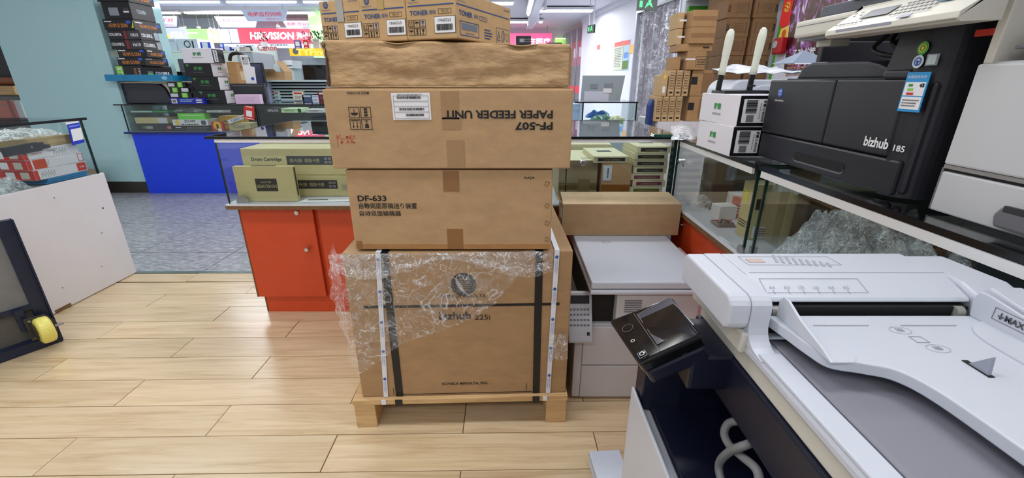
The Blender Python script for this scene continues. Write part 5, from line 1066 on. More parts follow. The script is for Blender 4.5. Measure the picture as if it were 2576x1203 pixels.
ring = [(hw * .55, .012), (hw, .018), (hw, rw * .82), (hw * .75, rw * .96), (0, rw), (-hw * .75, rw * .96), (-hw, rw * .82), (-hw, .018), (-hw * .55, .012)]
vs = []; 
for a, r_ in ring:
    for k in range(n): vs.append((-.055 + a, -.100 + r_ * math.cos(2 * math.pi * k / n), 0.108 + r_ * math.sin(2 * math.pi * k / n)))
fs2 = []
for i in range(len(ring) - 1):
    for k in range(n): fs2.append((i * n + k, i * n + (k + 1) % n, (i + 1) * n + (k + 1) % n, (i + 1) * n + k))
fs2 += [tuple(range(n)), tuple(range((len(ring) - 1) * n, len(ring) * n))]
wheel.add(vs, fs2); wheel.build('wheel', M('yellow_nylon', (236, 226, 120), .35), tr_, smooth=False, bevel=.0)['label'] = 'yellow nylon caster wheel'
B(-.088, -.082, -.105, -.055, .07, .14).build('fork', RUST, tr_); B(-.026, -.020, -.105, -.055, .07, .14).build('fork', RUST, tr_)
# brown board leaning behind the left counter
bb = thing('brown_board', 'brown board edge standing by the column base behind the left counter', 'board', (-4.55, 4.62, 0)); B(-.3, .075, 0, .02, 0, .30).build('board', CARDD, bb); B(-.02, .12, -.06, -.001, 0, .012).build('foot', CARDL, bb)
# ================================================================== GOODS ON AND IN THE BLUE COUNTER
def fbox(name, label, cat, x0, xc, x1, y0, y1, Y, mat, z0=None, group=None, h=None, bevel=.002):
    """box left of the camera: front spans x0..xc of the photo at depth Y, its right side recedes to x1"""
    ym = (y0 + y1) / 2; a = PY(x0, ym, Y).x; b = PY(xc, ym, Y).x
    dep = max(.02, PX(x1, ym, b).y - Y); zb = PY(xc, y1, Y).z if z0 is None else z0; hh = h or PY(xc, y0, Y).z - zb
    t = thing(name, label, cat, ((a + b) / 2, Y + dep / 2, zb), 0, group); d = (b - a, dep, hh)
    B(-d[0] / 2, d[0] / 2, -dep / 2, dep / 2, 0, hh).build('box_body', mat, t, bevel=bevel); return t, d
ZB = .9685
BKC = M('gloss_black_card', (18, 18, 22), .3); LIME = M('lime_green', (126, 214, 40), .45); ORG = M('print_orange', (220, 140, 70), .5); SIL = M('silver_patch', (150, 156, 166), .25, metal=.4); BLUP = M('print_blue', (50, 96, 200), .5); DKRED = M('print_dark_red', (130, 44, 44), .5)
# printer with dark front
pr = thing('desktop_printer', 'dark desktop printer with beige top on the blue counter, under the blue tray', 'printer', (PY(300, 230, 4.84).x, 4.84, ZB))
pw_ = PY(425, 230, 4.79).x - PY(300, 230, 4.79).x; PRD = M('printer_charcoal', (50, 52, 62), .4); PRB = M('printer_cream', (222, 214, 190), .45)
B(0, pw_ + .16, .02, .40, 0, .20).build('body', M('printer_side', (34, 36, 44), .45), pr, bevel=.01)
MB().prism([(0, .002), (0, .205), (pw_ * .72, .203), (pw_ * .86, .19), (pw_ * .93, .16), (pw_ * 1.02, .002)], 'y', 0, .03).build('front_cover', PRD, pr, bevel=.006)
B(-.02, pw_ + .18, .0, .42, .205, .225).build('top_shell', PRB, pr, bevel=.008); MB().prism([(pw_ * .90, .205), (pw_ * .97, .17), (pw_ * 1.06, .075), (pw_ * 1.34, .075), (pw_ * 1.30, .205)], 'y', -.006, .05).build('side_shell', PRB, pr, bevel=.004)
B(pw_ * 1.10, pw_ * 1.3, -.008, .0, .098, .106).build('slot', SLOT, pr); MB().cyl((pw_ * .12, -.001, .11), (pw_ * .12, .002, .11), .02, 18).build('badge', M('badge_dark', (36, 38, 46), .3), pr); MB().prism([(pw_ * .22, .163), (pw_ * .38, .160), (pw_ * .38, .165), (pw_ * .22, .166)], 'y', -.002, .002).build('finger_notch', SLOT, pr)
# blue tray on it
bt = thing('blue_tray', 'flat blue cardboard tray lying on the dark desktop printer', 'tray', (PY(345, 180, 4.72).x, 4.72, ZB + .228)); tw = PY(430, 180, 4.72).x - PY(259, 180, 4.72).x
BLT = M('tray_blue', (24, 134, 184), .4); B(-tw / 2, tw / 2, 0, .34, 0, .012).build('tray_base', BLT, bt, bevel=.002); B(-tw / 2, tw / 2, -.004, .0, 0, .062).build('front_wall', BLT, bt, bevel=.002); B(tw / 2 - .004, tw / 2, 0, .34, .012, .055).build('side_wall', BLT, bt); D = Deco(bt); f = Face((0, -.004, .03), (1, 0, 0), (0, 0, 1)); D.disc(f, tw * .38, 0, .03, M('pale_logo', (150, 200, 226), .4), 'logo', ry=.018); D.rect(f, -tw * .2, 0, .05, .008, M('tray_blue_dark', (16, 100, 150), .4), 'print'); D.build()
# stacked hardware boxes
zc = ZB + .228 + .0125
specs = [(287, 354, 428, .135, 'rtx'), (291, 361, 418, .078, 'ddr'), (293, 366, 412, .072, 'ddr'), (277, 357, 404, .088, 'colorful'), (272, 352, 398, .088, 'colorful'), (263, 339, 405, .098, 'ddr2'), (264, 334, 390, .150, 'plain'), (249, 328, 390, .096, 'ddr')]
names = ['graphics_card_box'] + ['motherboard_box'] * 5 + ['hardware_box', 'motherboard_box']
labs = ['black box with bright green end printed RTX, bottom of the stack by the teal column', 'orange-print motherboard box, second from the bottom of the column stack', 'orange-print motherboard box, third from the bottom of the column stack',
        'red-striped COLORFUL H610 box, lower of two in the column stack', 'red-striped COLORFUL H610 box, upper of two in the column stack', 'motherboard box with yellow corner tag, third from the top of the column stack', 'plain black box with silver labels, second from the top of the column stack', 'orange-print motherboard box, topmost of the stack by the teal column']
ycs = [160, 138, 122, 106, 88, 70, 45, 17]
for (xa, xc, xb, hh, kind), nm, lb, yy in zip(specs, names, labs, ycs):
    t, d = fbox(nm, lb, 'box', xa, xc, xb, yy - 8, yy + 8, 4.745 + random.uniform(0, .012), BKC, zc, 'hardware boxes stacked by the teal column', hh)
    zc += hh + .001; D = Deco(t); f = bface(d, 'front'); g = bface(d, 'right')
    if kind == 'rtx':
        D.rect(f, -d[0] * .36, 0, d[0] * .26, hh * .96, LIME, 'green_end'); fr = f.rot(-90); D.text(Face(f.p(-d[0] * .36, 0), fr.U, fr.V), 0, 0, .05, 'RTX', WTXT, 'printed_text', width=.10, bold=.03, n=.0024)
        fr = f.rot(90); D.text(Face(f.p(d[0] * .2, 0), fr.U, fr.V), 0, 0, .04, 'iGame', ORG, 'printed_text', width=.09, shear=.2); D.text(Face(f.p(d[0] * .38, 0), fr.U, fr.V), 0, 0, .022, 'GEFORCE', WTXT, 'printed_text', width=.09)
        D.text(g, .06, -.005, .038, 'COLORFUL', WTXT, 'printed_text', width=d[1] * .5, bold=.03); D.rect(g, -d[1] * .27, 0, .07, .03, SIL, 'patch'); D.rect(g, -d[1] * .27, -.012, .07, .012, LIME, 'patch', n=.0016)
    elif kind == 'colorful':
        D.text(f, -d[0] * .27, .004, .026, 'COLORFUL', WTXT, 'printed_text', width=d[0] * .40, bold=.03); D.rect(f, d[0] * .04, 0, d[0] * .10, hh * .9, DKRED, 'red_stripe'); D.rect(f, d[0] * .30, 0, d[0] * .38, hh * .9, M('print_charcoal', (58, 58, 64), .4), 'grey_panel'); D.text(f, d[0] * .33, .0, .032, 'H610', WTXT, 'printed_text', width=d[0] * .24, bold=.03, n=.0024)
        D.text(g, -d[1] * .14, 0, .034, 'COLORFUL', WTXT, 'printed_text', width=d[1] * .58, bold=.03); D.rect(g, d[1] * .36, 0, d[1] * .22, hh * .8, SIL, 'patch')
    elif kind == 'plain':
        D.rect(f, -d[0] * .12, -.01, d[0] * .34, .07, SIL, 'patch'); D.rect(f, d[0] * .33, 0, d[0] * .2, .05, M('print_charcoal', (58, 58, 64)), 'patch'); D.rect(f, d[0] * .33, -.012, d[0] * .2, .014, WTXT, 'patch', n=.0016); D.text(g, -.02, 0, .036, 'TOSHIBA', SIL, 'printed_text', width=d[1] * .4, bold=.02)
    else:
        D.text(f, -d[0] * .02, -.008, .034, 'H510M S2 DDR4', ORG, 'printed_text', width=d[0] * .62, bold=.02); D.rect(f, -d[0] * .34, .026, d[0] * .24, .009, WTXT, 'printed_text'); D.rect(f, d[0] * .33, .022, d[0] * .14, .024, BLUP, 'patch')
        D.text(g, .0, -.006, .030, 'H510M S2 DDR4', ORG, 'printed_text', width=d[1] * .62, bold=.02); D.rect(g, -d[1] * .32, .024, d[1] * .26, .008, WTXT, 'printed_text'); D.rect(g, d[1] * .36, .014, d[1] * .14, .026, BLUP, 'patch')
        if kind == 'ddr2': D.poly(f, [(d[0] * .47, -.03), (d[0] * .5, .04), (d[0] * .40, -.03)], M('tag_yellow', (226, 226, 50), .5), 'tag')
    D.build()
# small boxes in front
def gpu(label, x0, y0, x1, y1, Y, k):
    t, d = fbox('cable_box', label, 'box', x0, x1, x1 + 5, y0, y1, Y, BKC, ZB + .062 + .052 * k if k >= 0 else ZB, 'small black and green boxes on the blue counter', .051)
    D = Deco(t); f = bface(d, 'front'); D.rect(f, -d[0] * (.28 if k != 1 else -.28), .0, d[0] * .34, .034, M('label_pale', (206, 210, 220), .5), 'label'); D.rect(f, d[0] * (.2 if k != 1 else -.22), 0, d[0] * .26, .048, LIME, 'green_panel'); D.lines(f, d[0] * (.2 if k != 1 else -.22), 0, d[0] * .16, .03, 3, WTXT, n=.0022); D.build()
gpu('small black and green box directly on the blue box, lowest of three', 425, 226, 480, 240, 4.76, 0); gpu('small black and green box, middle of the three beside the printer', 424, 212, 474, 226, 4.76, 1); gpu('small black and green box, top of the three beside the printer', 418, 196, 464, 212, 4.76, 2)
t, d = fbox('blue_box', 'flat blue printed box at the front edge of the blue counter', 'box', 428, 512, 526, 242, 262, 4.745, M('royal_blue_card', (26, 40, 160), .4), ZB, None, .060); D = Deco(t); f = bface(d, 'front'); D.rect(f, -d[0] * .38, 0, .055, .045, PAPER, 'label'); D.rect(f, -d[0] * .38, 0, .035, .030, GREYINK, 'patch', n=.002); D.lines(f, 0, .005, d[0] * .4, .03, 2, M('pale_logo', (150, 200, 226), .4)); D.rect(f, d[0] * .36, .01, .06, .012, WTXT, 'patch'); D.rect(f, d[0] * .36, -.012, .06, .012, WTXT, 'patch'); D.build()
# power supply boxes
GT = M('print_dim_green', (60, 140, 74), .5); zc = ZB
for k, (xa, xc, xb, hh, nm) in enumerate(((486, 556, 592, .135, 'bottom'), (478, 546, 584, .132, 'second from the bottom'), (468, 536, 574, .132, 'third from the bottom'), (470, 545, 574, .142, 'top'))):
    wt = k == 3
    t, d = fbox('power_supply_box', ('white power supply box with black end, %s of its stack on the blue counter' if wt else 'black power supply box with white side, %s on the blue counter') % nm, 'box', xa, xc, xb, 180, 200, 4.80 + .004 * k, PSUW if wt else PSUB, zc, 'power supply boxes on the blue counter', hh)
    zc += hh + .001; D = Deco(t); f = bface(d, 'front'); g = bface(d, 'right')
    if wt: D.rect(g, 0, 0, d[1] - .006, hh - .006, PSUB, 'black_side'); D.rect(g, -d[1] * .24, 0, d[1] * .3, hh * .8, M('label_pale', (206, 210, 220), .5), 'label', n=.0016); D.bars(g, -d[1] * .24, 0, hh * .7, d[1] * .12, BLACK, 'barcode', k=10, n=.003, vert=True)
    else: D.rect(g, 0, 0, d[1] - .006, hh - .006, PSUW, 'white_side'); D.text(g, 0, .016, .032, '静霸', GT, 'printed_text', width=.06, bold=.02, n=.0022); D.lines(g, 0, -.018, .08, .01, 1, GREYINK, n=.002); D.poly(f, [(-d[0] * .44, hh * .42), (-d[0] * .30, hh * .42), (-d[0] * .37, hh * .2)], GT, 'mark')
    D.text(f, 0, .016, .034, '静霸', GT, 'printed_text', width=.085, bold=.02); D.lines(f, 0, -.02, .12, .012, 1, GREYINK); D.build()
t, d = fbox('foam_block', 'pale pink foam block on the blue counter right of the power supply boxes', 'foam', 592, 655, 662, 241, 263, 4.77, M('pink_foam', (226, 196, 226), .7), ZB, None, .095); D = Deco(t); D.lines(bface(d, 'front'), 0, 0, d[0] * .8, .05, 3, M('pink_foam_line', (206, 176, 208), .7)); D.build()
t, d = fbox('black_carton', 'long black box behind the pink foam block', 'box', 583, 668, 674, 222, 256, 4.95, M('matt_black_card', (40, 42, 46), .45), ZB, None, .20); D = Deco(t); D.rect(bface(d, 'front'), 0, .08, d[0] * .9, .01, M('ink_grey2', (90, 92, 96), .5), 'edge_line'); D.build()
t, d = fbox('brown_carton', 'brown carton with pale patch standing on the long black box', 'carton', 578, 601, 626, 180, 221, 4.97, card('card_mid', (178, 138, 92)), ZB + .201, None, .22); D = Deco(t); D.rect(bface(d, 'right'), .0, -.03, d[1] * .5, .09, CARDL, 'label'); D.text(bface(d, 'right'), 0, .06, .03, '易碎', DKRED, 'printed_text', width=.07); D.build()
ht = thing('headset', 'dark round headset lying on the brown carton', 'headset', (PY(600, 172, 5.03).x, 5.05, ZB + .425)); MB().tube([(-.09, 0, .01), (-.06, 0, .07), (.02, 0, .085), (.09, 0, .04), (.10, 0, .01)], .018, 10).build('band', BLACK, ht, smooth=True); MB().cyl((.07, -.03, .03), (.13, .0, .03), .03, 14).build('ear_cup', M('ear_grey', (66, 60, 70), .4), ht)
pp = thing('leaflet', 'white printed leaflet standing beside the brown carton', 'paper', (PY(627, 195, 4.99).x, 5.0, ZB + .2012)); MB().prism([(-.05, 0), (.06, 0), (.07, .17), (.03, .175), (.02, .29), (-.06, .29)], 'y', 0, .004).build('sheet', PAPER, pp); D = Deco(pp); f = Face((0, 0, .15), (1, 0, 0), (0, 0, 1)); D.lines(f, -.01, .08, .07, .08, 4, GREYINK); D.disc(f, .03, -.10, .018, M('logo_blue', (40, 90, 190), .3), 'mark'); D.build()
# inside the blue counter
ZC1, ZC2 = .6865, .8778
def cbox(name, label, x0, y0, x1, y1, Y, dep, mat, z0, deco=None, cat='box', group=None):
    t, d = pbox(name, label, cat, x0, y0, x1, y1, Y, dep, mat, z0, group=group); D = Deco(t); (deco or (lambda D, f, d: D.lines(f, 0, 0, d[0] * .6, d[2] * .5, 2, GREYINK)))(D, bface(d, 'front'), d); D.build(); return t
cbox('black_box', 'black box with red patch on the blue counter case floor, left', 352, 312, 434, 330, 4.79, .25, BKC, ZC1, lambda D, f, d: (D.rect(f, -d[0] * .2, 0, d[0] * .2, .03, SIL, 'patch'), D.rect(f, d[0] * .4, 0, d[0] * .12, .03, M('patch_pink_red', (206, 110, 120), .5), 'patch'), D.rect(f, -d[0] * .36, 0, .03, .02, GREENINK, 'patch')))
cbox('brown_box', 'flat khaki box with pale label lying on the black box in the blue counter', 340, 296, 421, 312, 4.80, .2, M('khaki_card', (204, 190, 140)), ZC1 + .078, lambda D, f, d: D.rect(f, d[0] * .36, 0, d[0] * .26, d[2] * .9, M('label_pale', (206, 210, 220), .5), 'label'))
cbox('green_box', 'flat white and green box on the upper shelf of the blue counter', 328, 279, 422, 288, 4.82, .2, M('green_card', (60, 160, 100), .5), ZC2, lambda D, f, d: D.rect(f, -d[0] * .2, 0, d[0] * .55, d[2] * .9, M('mint_white', (196, 226, 214), .5), 'label'))
cbox('white_box', 'white printed ZH-909 box on the black keyboard box in the blue counter', 434, 301, 523, 318, 4.78, .2, M('white_card2', (226, 224, 224), .5), ZC1 + .058, lambda D, f, d: (D.text(f, 0, .014, .026, 'ZH-909', INK, 'printed_text', width=d[0] * .32, bold=.02), D.lines(f, 0, -.018, d[0] * .5, .02, 1, INK), D.disc(f, -d[0] * .36, 0, .025, YEL, 'mark'), D.rect(f, d[0] * .38, 0, .05, .045, M('ink_slate', (70, 76, 96), .5), 'mark')))
cbox('keyboard_box', 'black box with fine white print under the ZH-909 box', 438, 318, 535, 331, 4.78, .22, BKC, ZC1, lambda D, f, d: (D.lines(f, .06, 0, d[0] * .6, .04, 3, GREYINK), D.rect(f, -d[0] * .38, .014, d[0] * .14, .008, WTXT, 'patch')))
cbox('green_pack', 'bright green plastic pack on the shelf of the blue counter', 447, 285, 515, 299, 4.80, .10, M('green_plastic', (110, 214, 70), .25), ZC1 + .118, lambda D, f, d: D.rect(f, 0, .012, d[0] * .8, .01, M('green_pale', (180, 240, 150), .3), 'highlight_band'), 'pack')
cbox('white_pack', 'white flat packs beside the green pack in the blue counter', 520, 278, 560, 290, 4.82, .15, M('white_card2', (226, 224, 224)), ZC2, None, 'pack')
cbox('red_pack', 'red and yellow pack standing at the glass of the blue counter', 533, 307, 562, 331, 4.775, .03, M('red_card', (190, 40, 40), .5), ZC1, lambda D, f, d: (D.disc(f, 0, .01, .045, M('pack_yellow', (236, 176, 40), .5), 'disc'), D.rect(f, 0, .0, .02, .05, BLACK, 'figure', n=.0016), D.rect(f, .02, -.035, .04, .03, PAPER, 'label', n=.0018)), 'pack')
cb2 = thing('calculator_box', 'slanting white CASIO box in the blue counter', 'box', (PY(592, 286, 4.80).x, 4.81, .812), rot=(0, R(-18), 0)); B(-.11, .11, 0, .06, -.02, .02).build('box_body', M('white_card2', (226, 224, 224)), cb2); D = Deco(cb2); f = Face((0, 0, 0), (1, 0, 0), (0, 0, 1)); D.text(f, -.02, 0, .024, 'CASIO', M('casio_blue', (50, 90, 150), .5), 'printed_text', width=.10, bold=.02); D.rect(f, .075, 0, .05, .008, GREENINK, 'patch'); D.build()
rs = thing('red_card', 'red payment card on the front glass of the blue counter', 'sign', (PY(627, 283, 4.744).x, 4.744, PY(627, 283, 4.744).z), rot=(0, R(10), 0)); B(-.055, .055, -.003, .003, -.075, .075).build('card', REDC, rs); D = Deco(rs); f = Face((0, -.003, 0), (1, 0, 0), (0, 0, 1)); D.rect(f, 0, -.012, .06, .06, PAPER, 'white_field'); D.rect(f, 0, .058, .07, .014, M('pale_pink', (240, 190, 190), .5), 'caption'); D.rect(f, 0, -.063, .09, .006, WTXT, 'caption'); D.build()
cbox('graphics_box', 'dark box printed GALAX in the right half of the blue counter', 668, 272, 708, 292, 4.80, .2, BKC, ZC2, lambda D, f, d: D.text(f, 0, 0, .024, 'GALAX', WTXT, 'printed_text', width=d[0] * .7, bold=.02)); cbox('pale_green_box', 'pale green and black box beside the GALAX box in the blue counter', 708, 273, 758, 293, 4.79, .2, M('pale_green_card', (204, 232, 180), .5), ZC2, lambda D, f, d: (D.text(f, -.02, 0, .022, 'GeForce', GREENINK, 'printed_text', width=d[0] * .5), D.rect(f, d[0] * .42, 0, d[0] * .16, d[2] * .9, BKC, 'black_end'), D.rect(f, d[0] * .485, 0, d[0] * .03, d[2] * .9, LIME, 'green_edge')))
cbox('white_pack', 'white tray-like packs at the far right of the blue counter', 770, 275, 812, 286, 4.80, .15, M('white_card2', (226, 224, 224)), ZC2, None, 'pack')
gb = lbag('grey plastic bag on the upper shelf of the blue counter', PY(460, 272, 4.95).x, 5.0, .16, .09, .035, ZC2 + .002, 51, .7)
for k, (x, yy, m) in enumerate(((600, 318, TAN), (575, 300, M('pack_yellow', (236, 176, 40), .5)))):
    cbox('small_carton', ('khaki carton on the case floor beside the red pack', 'yellow flat pack lying behind the red pack')[k], x - 24, yy - 8, x + 30, yy + 8, 4.84 + .1 * k, .15, m, ZC1)
# ================================================================== FURTHER SHOPS
CREAM = M('cream_board', (226, 224, 212), .6); GREYB = M('grey_board', (166, 172, 180), .6); PALEG = M('pale_grey_card', (204, 202, 212), .5)
# cream shelf unit behind the blue counter, with boxes on it
cs = thing('shelf_unit', 'cream panelled shop counter behind the hardware boxes', 'counter', (0, 6.3, 0)); xa, xb, xc = PY(400, 160, 6.3).x, PY(600, 160, 6.3).x, PY(640, 160, 6.3).x; zt = PY(520, 131, 6.3).z
B(xa - .6, xb, 0, .5, 0, zt).build('front_panel', CREAM, cs); B(xb + .002, xc, 0, .5, 0, zt).build('grey_panel', GREYB, cs); B(xa - .6, xc, -.01, .52, zt, zt + .015).build('worktop', CREAM, cs); B(xa - .6, xb, -.004, 0, PY(500, 190, 6.3).z, PY(500, 184, 6.3).z).build('blue_band', M('band_blue', (120, 160, 200), .5), cs)
def far(name, label, cat, x0, y0, x1, y1, Y, dep, mat, z0=None, deco=None, group=None):
    t, d = pbox(name, label, cat, x0, y0, x1, y1, Y, dep, mat, z0, group=group, bevel=.003); D = Deco(t)
    if deco: deco(D, bface(d, 'front'), d)
    else: D.rect(bface(d, 'front'), 0, d[2] * .3, d[0] * .9, d[2] * .04, GREYINK, 'edge_line')
    D.build(); return t
ZS = zt + .0155
far('white_carton', 'pale grey carton at the left, beside the teal column on the cream counter', 'carton', 400, 97, 444, 132, 6.34, .3, PALEG, ZS)
far('white_carton', 'pale grey carton with black round logo on the cream counter', 'carton', 446, 98, 498, 132, 6.33, .35, PALEG, ZS, lambda D, f, d: (D.ring(f, .0, .01, .045, .012, INK, 'logo'), D.rect(f, d[0] * .27, 0, .02, .10, INK, 'print')))
def qr(label, x0, y0, x1, y1, Y, z0, col, grp='payment cards on the cream counter'):
    return far('payment_sign', label, 'sign', x0, y0, x1, y1, Y, .02, col, z0, lambda D, f, d: (D.rect(f, 0, d[2] * .08, d[0] * .6, d[0] * .6, PAPER, 'white_field'), D.rect(f, 0, -d[2] * .36, d[0] * .5, d[2] * .06, WTXT, 'caption')), grp)
PB = M('pay_blue', (28, 56, 196), .35)
qr('large blue payment card standing beside the logo carton', 505, 106, 529, 132, 6.3, ZS, PB); qr('upright blue payment card in the middle of the cream counter', 552, 110, 563, 128, 6.33, ZS + .04, PB); qr('wide blue payment card at the right of the cream counter', 561, 118, 582, 132, 6.3, ZS, PB)
far('white_device', 'small white device with two black dots on the cream counter', 'device', 584, 118, 601, 133, 6.32, .1, WHITE, ZS, lambda D, f, d: (D.disc(f, -.03, -.01, .012, BLACK, 'dot'), D.disc(f, .01, -.02, .01, BLACK, 'dot')))
far('small_box', 'grey and brown bundle at the right end of the cream counter', 'bundle', 602, 118, 618, 136, 6.34, .12, M('bundle_grey', (160, 152, 146), .6), ZS); far('white_pack', 'small white pack between the blue payment cards', 'pack', 530, 124, 544, 133, 6.31, .08, WHITE, ZS); far('white_pack', 'white pack under the upright blue payment card', 'pack', 545, 122, 556, 133, 6.36, .08, WHITE, ZS)
far('grey_tower', 'grey plastic tower behind the power supply boxes', 'case', 452, 148, 470, 200, 5.55, .25, M('tower_grey', (96, 96, 108), .5), 0.0); far('dark_device', 'small black device behind the printer on the blue counter', 'device', 446, 180, 460, 198, 5.28, .06, BKC, ZB)
# monitor and neighbours
mo = thing('computer_monitor', 'wide dark computer monitor behind the brown carton', 'monitor', (PY(622, 190, 5.6).x, 5.6, PY(622, 219, 5.6).z - .06)); mw = PY(664, 190, 5.6).x - PY(580, 190, 5.6).x; mh = PY(622, 157, 5.6).z - PY(622, 219, 5.6).z
B(-mw / 2, mw / 2, 0, .04, .06, .06 + mh).build('bezel', M('bezel_dark', (36, 38, 44), .4), mo, bevel=.006); B(-mw / 2 + .02, mw / 2 - .02, -.003, .0, .09, .04 + mh).build('screen', M('screen_slate', (70, 74, 96), .15), mo); B(-.12, .12, -.05, .15, -.02, 0).build('foot', BLACK, mo); B(-.03, .03, .0, .03, 0, .1).build('neck', BLACK, mo)
ts = thing('side_table', 'grey shop table holding the dark monitor', 'table', (PY(622, 220, 5.6).x, 5.85, 0)); zt2 = mo.location.z - .0205; B(-.50, .12, -.3, .3, zt2 - .03, zt2).build('table_top', GREYB, ts)
for x in (-.47, .09):
    for y in (-.25, .25): B(x - .02, x + .02, y - .02, y + .02, 0, zt2 - .03).build('leg', STEEL, ts)
# Canon board, dark leaning panel, glass shop with yellow sign
can = thing('canon_board', 'grey board with red Canon lettering left of the dark leaning panel', 'sign', (0, 7.15, 0)); a, b = PY(628, 160, 7.15), PY(698, 160, 7.15); z1_, z0_ = PY(660, 118, 7.15).z, PY(660, 192, 7.15).z
B(a.x, b.x, 0, .05, 0, z1_).build('board', M('board_greygreen', (176, 188, 186), .5), can); D = Deco(can); f = Face(((a.x + b.x) / 2, 0, (z1_ + z0_) / 2), (1, 0, 0), (0, 0, 1)); D.text(f, .10, .20, .09, 'Canon', M('canon_red', (176, 70, 70), .5), 'printed_text', width=.30, bold=.02); D.rect(f, .05, .03, .26, .12, M('board_print', (150, 148, 150), .6), 'print'); D.rect(f, -.08, .08, .16, .10, M('screen_pale', (200, 228, 250), .3, emit=.6), 'pale_panel'); D.lines(f, .05, .03, .22, .10, 3, DKRED, n=.003); D.build()
dk = thing('leaning_panel', 'tall dark panel leaning between the Canon board and the glass shop', 'panel', (PY(705, 205, 6.9).x, 6.88, 0), rot=(0, R(-14), 0)); B(-.055, .06, 0, .06, .55, 1.72).build('panel', M('panel_dark', (38, 36, 48), .35), dk); B(-.02, .0, -.004, .0, .60, 1.7).build('stripe', M('panel_stripe', (70, 66, 84), .4), dk); B(-.05, .05, .01, .05, 0, .55).build('post', BLACK, dk)
gs = thing('glass_cabinet', 'glass cabinet with yellow lettered header behind the crumpled carton', 'cabinet', (0, 6.4, 0)); a, b = PY(735, 160, 6.4).x, PY(845, 160, 6.4).x; zs1, zs0 = PY(770, 122, 6.4).z, PY(770, 141, 6.4).z
B(a, b, -.02, .0, zs0, zs1).build('header_sign', M('header_yellow', (240, 196, 40), .4, emit=.5), gs); B(a, b, .0, .5, zs1 - .01, zs1).build('top_board', WHITE, gs); D = Deco(gs); f = Face(((a + b) / 2, -.02, (zs0 + zs1) / 2), (1, 0, 0), (0, 0, 1)); D.text(f, .0, 0, .085, 'TYFine', M('header_pale', (250, 236, 120), .4, emit=.4), 'printed_text', width=.42, bold=.03); D.disc(f, -.22, .01, .04, GREYINK, 'logo'); D.build()
pane(a, b, -.006, 0, .9, zs0, gs); pane(a, a + .006, 0, .5, .9, zs0, gs); pane(a + .12, a + .126, -.012, -.006, .55, zs0, gs); B(a, b, .0, .5, 0, .9).build('base', M('cab_base', (176, 196, 200), .5), gs); B(a, b, .49, .5, .9, zs0).build('back', M('cab_back', (196, 200, 214), .5), gs)
far('grey_printer', 'white printer inside the glass beside the dark leaning panel', 'printer', 712, 152, 738, 172, 7.3, .3, WHITE, None, lambda D, f, d: D.rect(f, 0, -.02, d[0] * .7, .02, GREYP, 'slot')); far('printer_stand', 'grey pedestal with red lettering under the white printer', 'pedestal', 708, 173, 742, 300, 7.3, .34, M('ped_grey', (176, 184, 188), .5), 0.0, lambda D, f, d: D.text(f, .0, d[2] * .40, .06, 'AN', M('canon_red', (176, 70, 70), .5), 'printed_text', width=.12, bold=.02))
far('black_monitor', 'black monitor right in front of the yellow-headed glass cabinet', 'monitor', 762, 163, 830, 201, 5.95, .05, BKC, None, lambda D, f, d: D.rect(f, 0, 0, d[0] * .94, d[2] * .9, GLOSSB, 'screen'))
# slatted glass display
sd = thing('slatted_rack', 'glass display rack of white horizontal slats below the open small carton', 'rack', (0, 5.75, 0)); a, b = PY(676, 230, 5.75).x, PY(850, 230, 5.75).x; z0_, z1_ = PY(740, 252, 5.75).z, PY(740, 206, 5.75).z
B(a, b, .05, .30, 0, z0_).build('base', M('cab_base', (176, 196, 200), .5), sd); B(a, b, .10, .12, z0_, z1_).build('dark_back', M('rack_dark', (34, 40, 44), .5), sd); ns = 6
for k in range(ns): B(a, b, .06, .10, z0_ + (z1_ - z0_) * k / ns, z0_ + (z1_ - z0_) * (k + .5) / ns).build('slat', M('slat_pale', (196, 214, 214), .4), sd)
B(a, b, -.02, .30, z1_, z1_ + .02).build('top_shelf', M('slat_pale', (196, 214, 214), .4), sd); B(a - .06, a, .0, .10, 0, z1_ + .02).build('post', M('post_pale', (206, 214, 236), .4), sd)
zr = z1_ + .0205
ob = thing('open_carton', 'small open brown carton on the slatted rack', 'carton', (PY(700, 200, 5.8).x, 5.88, zr)); B(-.14, .10, -.1, .1, 0, .10).build('box_body', CARDD, ob); MB().add([(-.14, -.1, .1), (0, -.1, .1), (0, -.16, .13), (-.17, -.16, .125)], [(0, 1, 2, 3)]).build('flap', CARDL, ob, solid=.004); MB().add([(.10, -.1, .1), (.10, .1, .1), (.02, .1, .22), (.02, -.1, .22)], [(0, 1, 2, 3)]).build('flap', CARDD, ob, solid=.004)
def small(name, label, x0, y0, x1, y1, mat, col): far(name, label, 'product', x0, y0, x1, y1, 5.768, .04, mat, None, lambda D, f, d: (D.rect(f, 0, d[2] * .3, d[0] * .7, d[2] * .16, col, 'band'), D.lines(f, 0, -d[2] * .15, d[0] * .6, d[2] * .3, 2, GREYINK)))
small('product_card', 'cream product card hanging on the slatted rack', 736, 230, 764, 253, M('cream_card', (226, 224, 200), .5), REDINK); small('product_bin', 'slate blue bin of white plugs on the slatted rack', 760, 238, 786, 258, M('bin_slate', (70, 96, 126), .5), WHITE); small('product_pack', 'white blister pack beside the slate blue bin', 784, 240, 802, 258, WHITE, M('band_blue', (120, 160, 200), .5)); small('product_pack', 'dark red blister pack at the right of the slatted rack', 800, 230, 822, 256, M('maroon_pack', (110, 40, 50), .5), WHITE); small('product_pack', 'small green and red pack at the left of the slatted rack', 690, 230, 702, 252, M('mint_white', (196, 226, 214), .5), REDINK)
pl_z = zs1
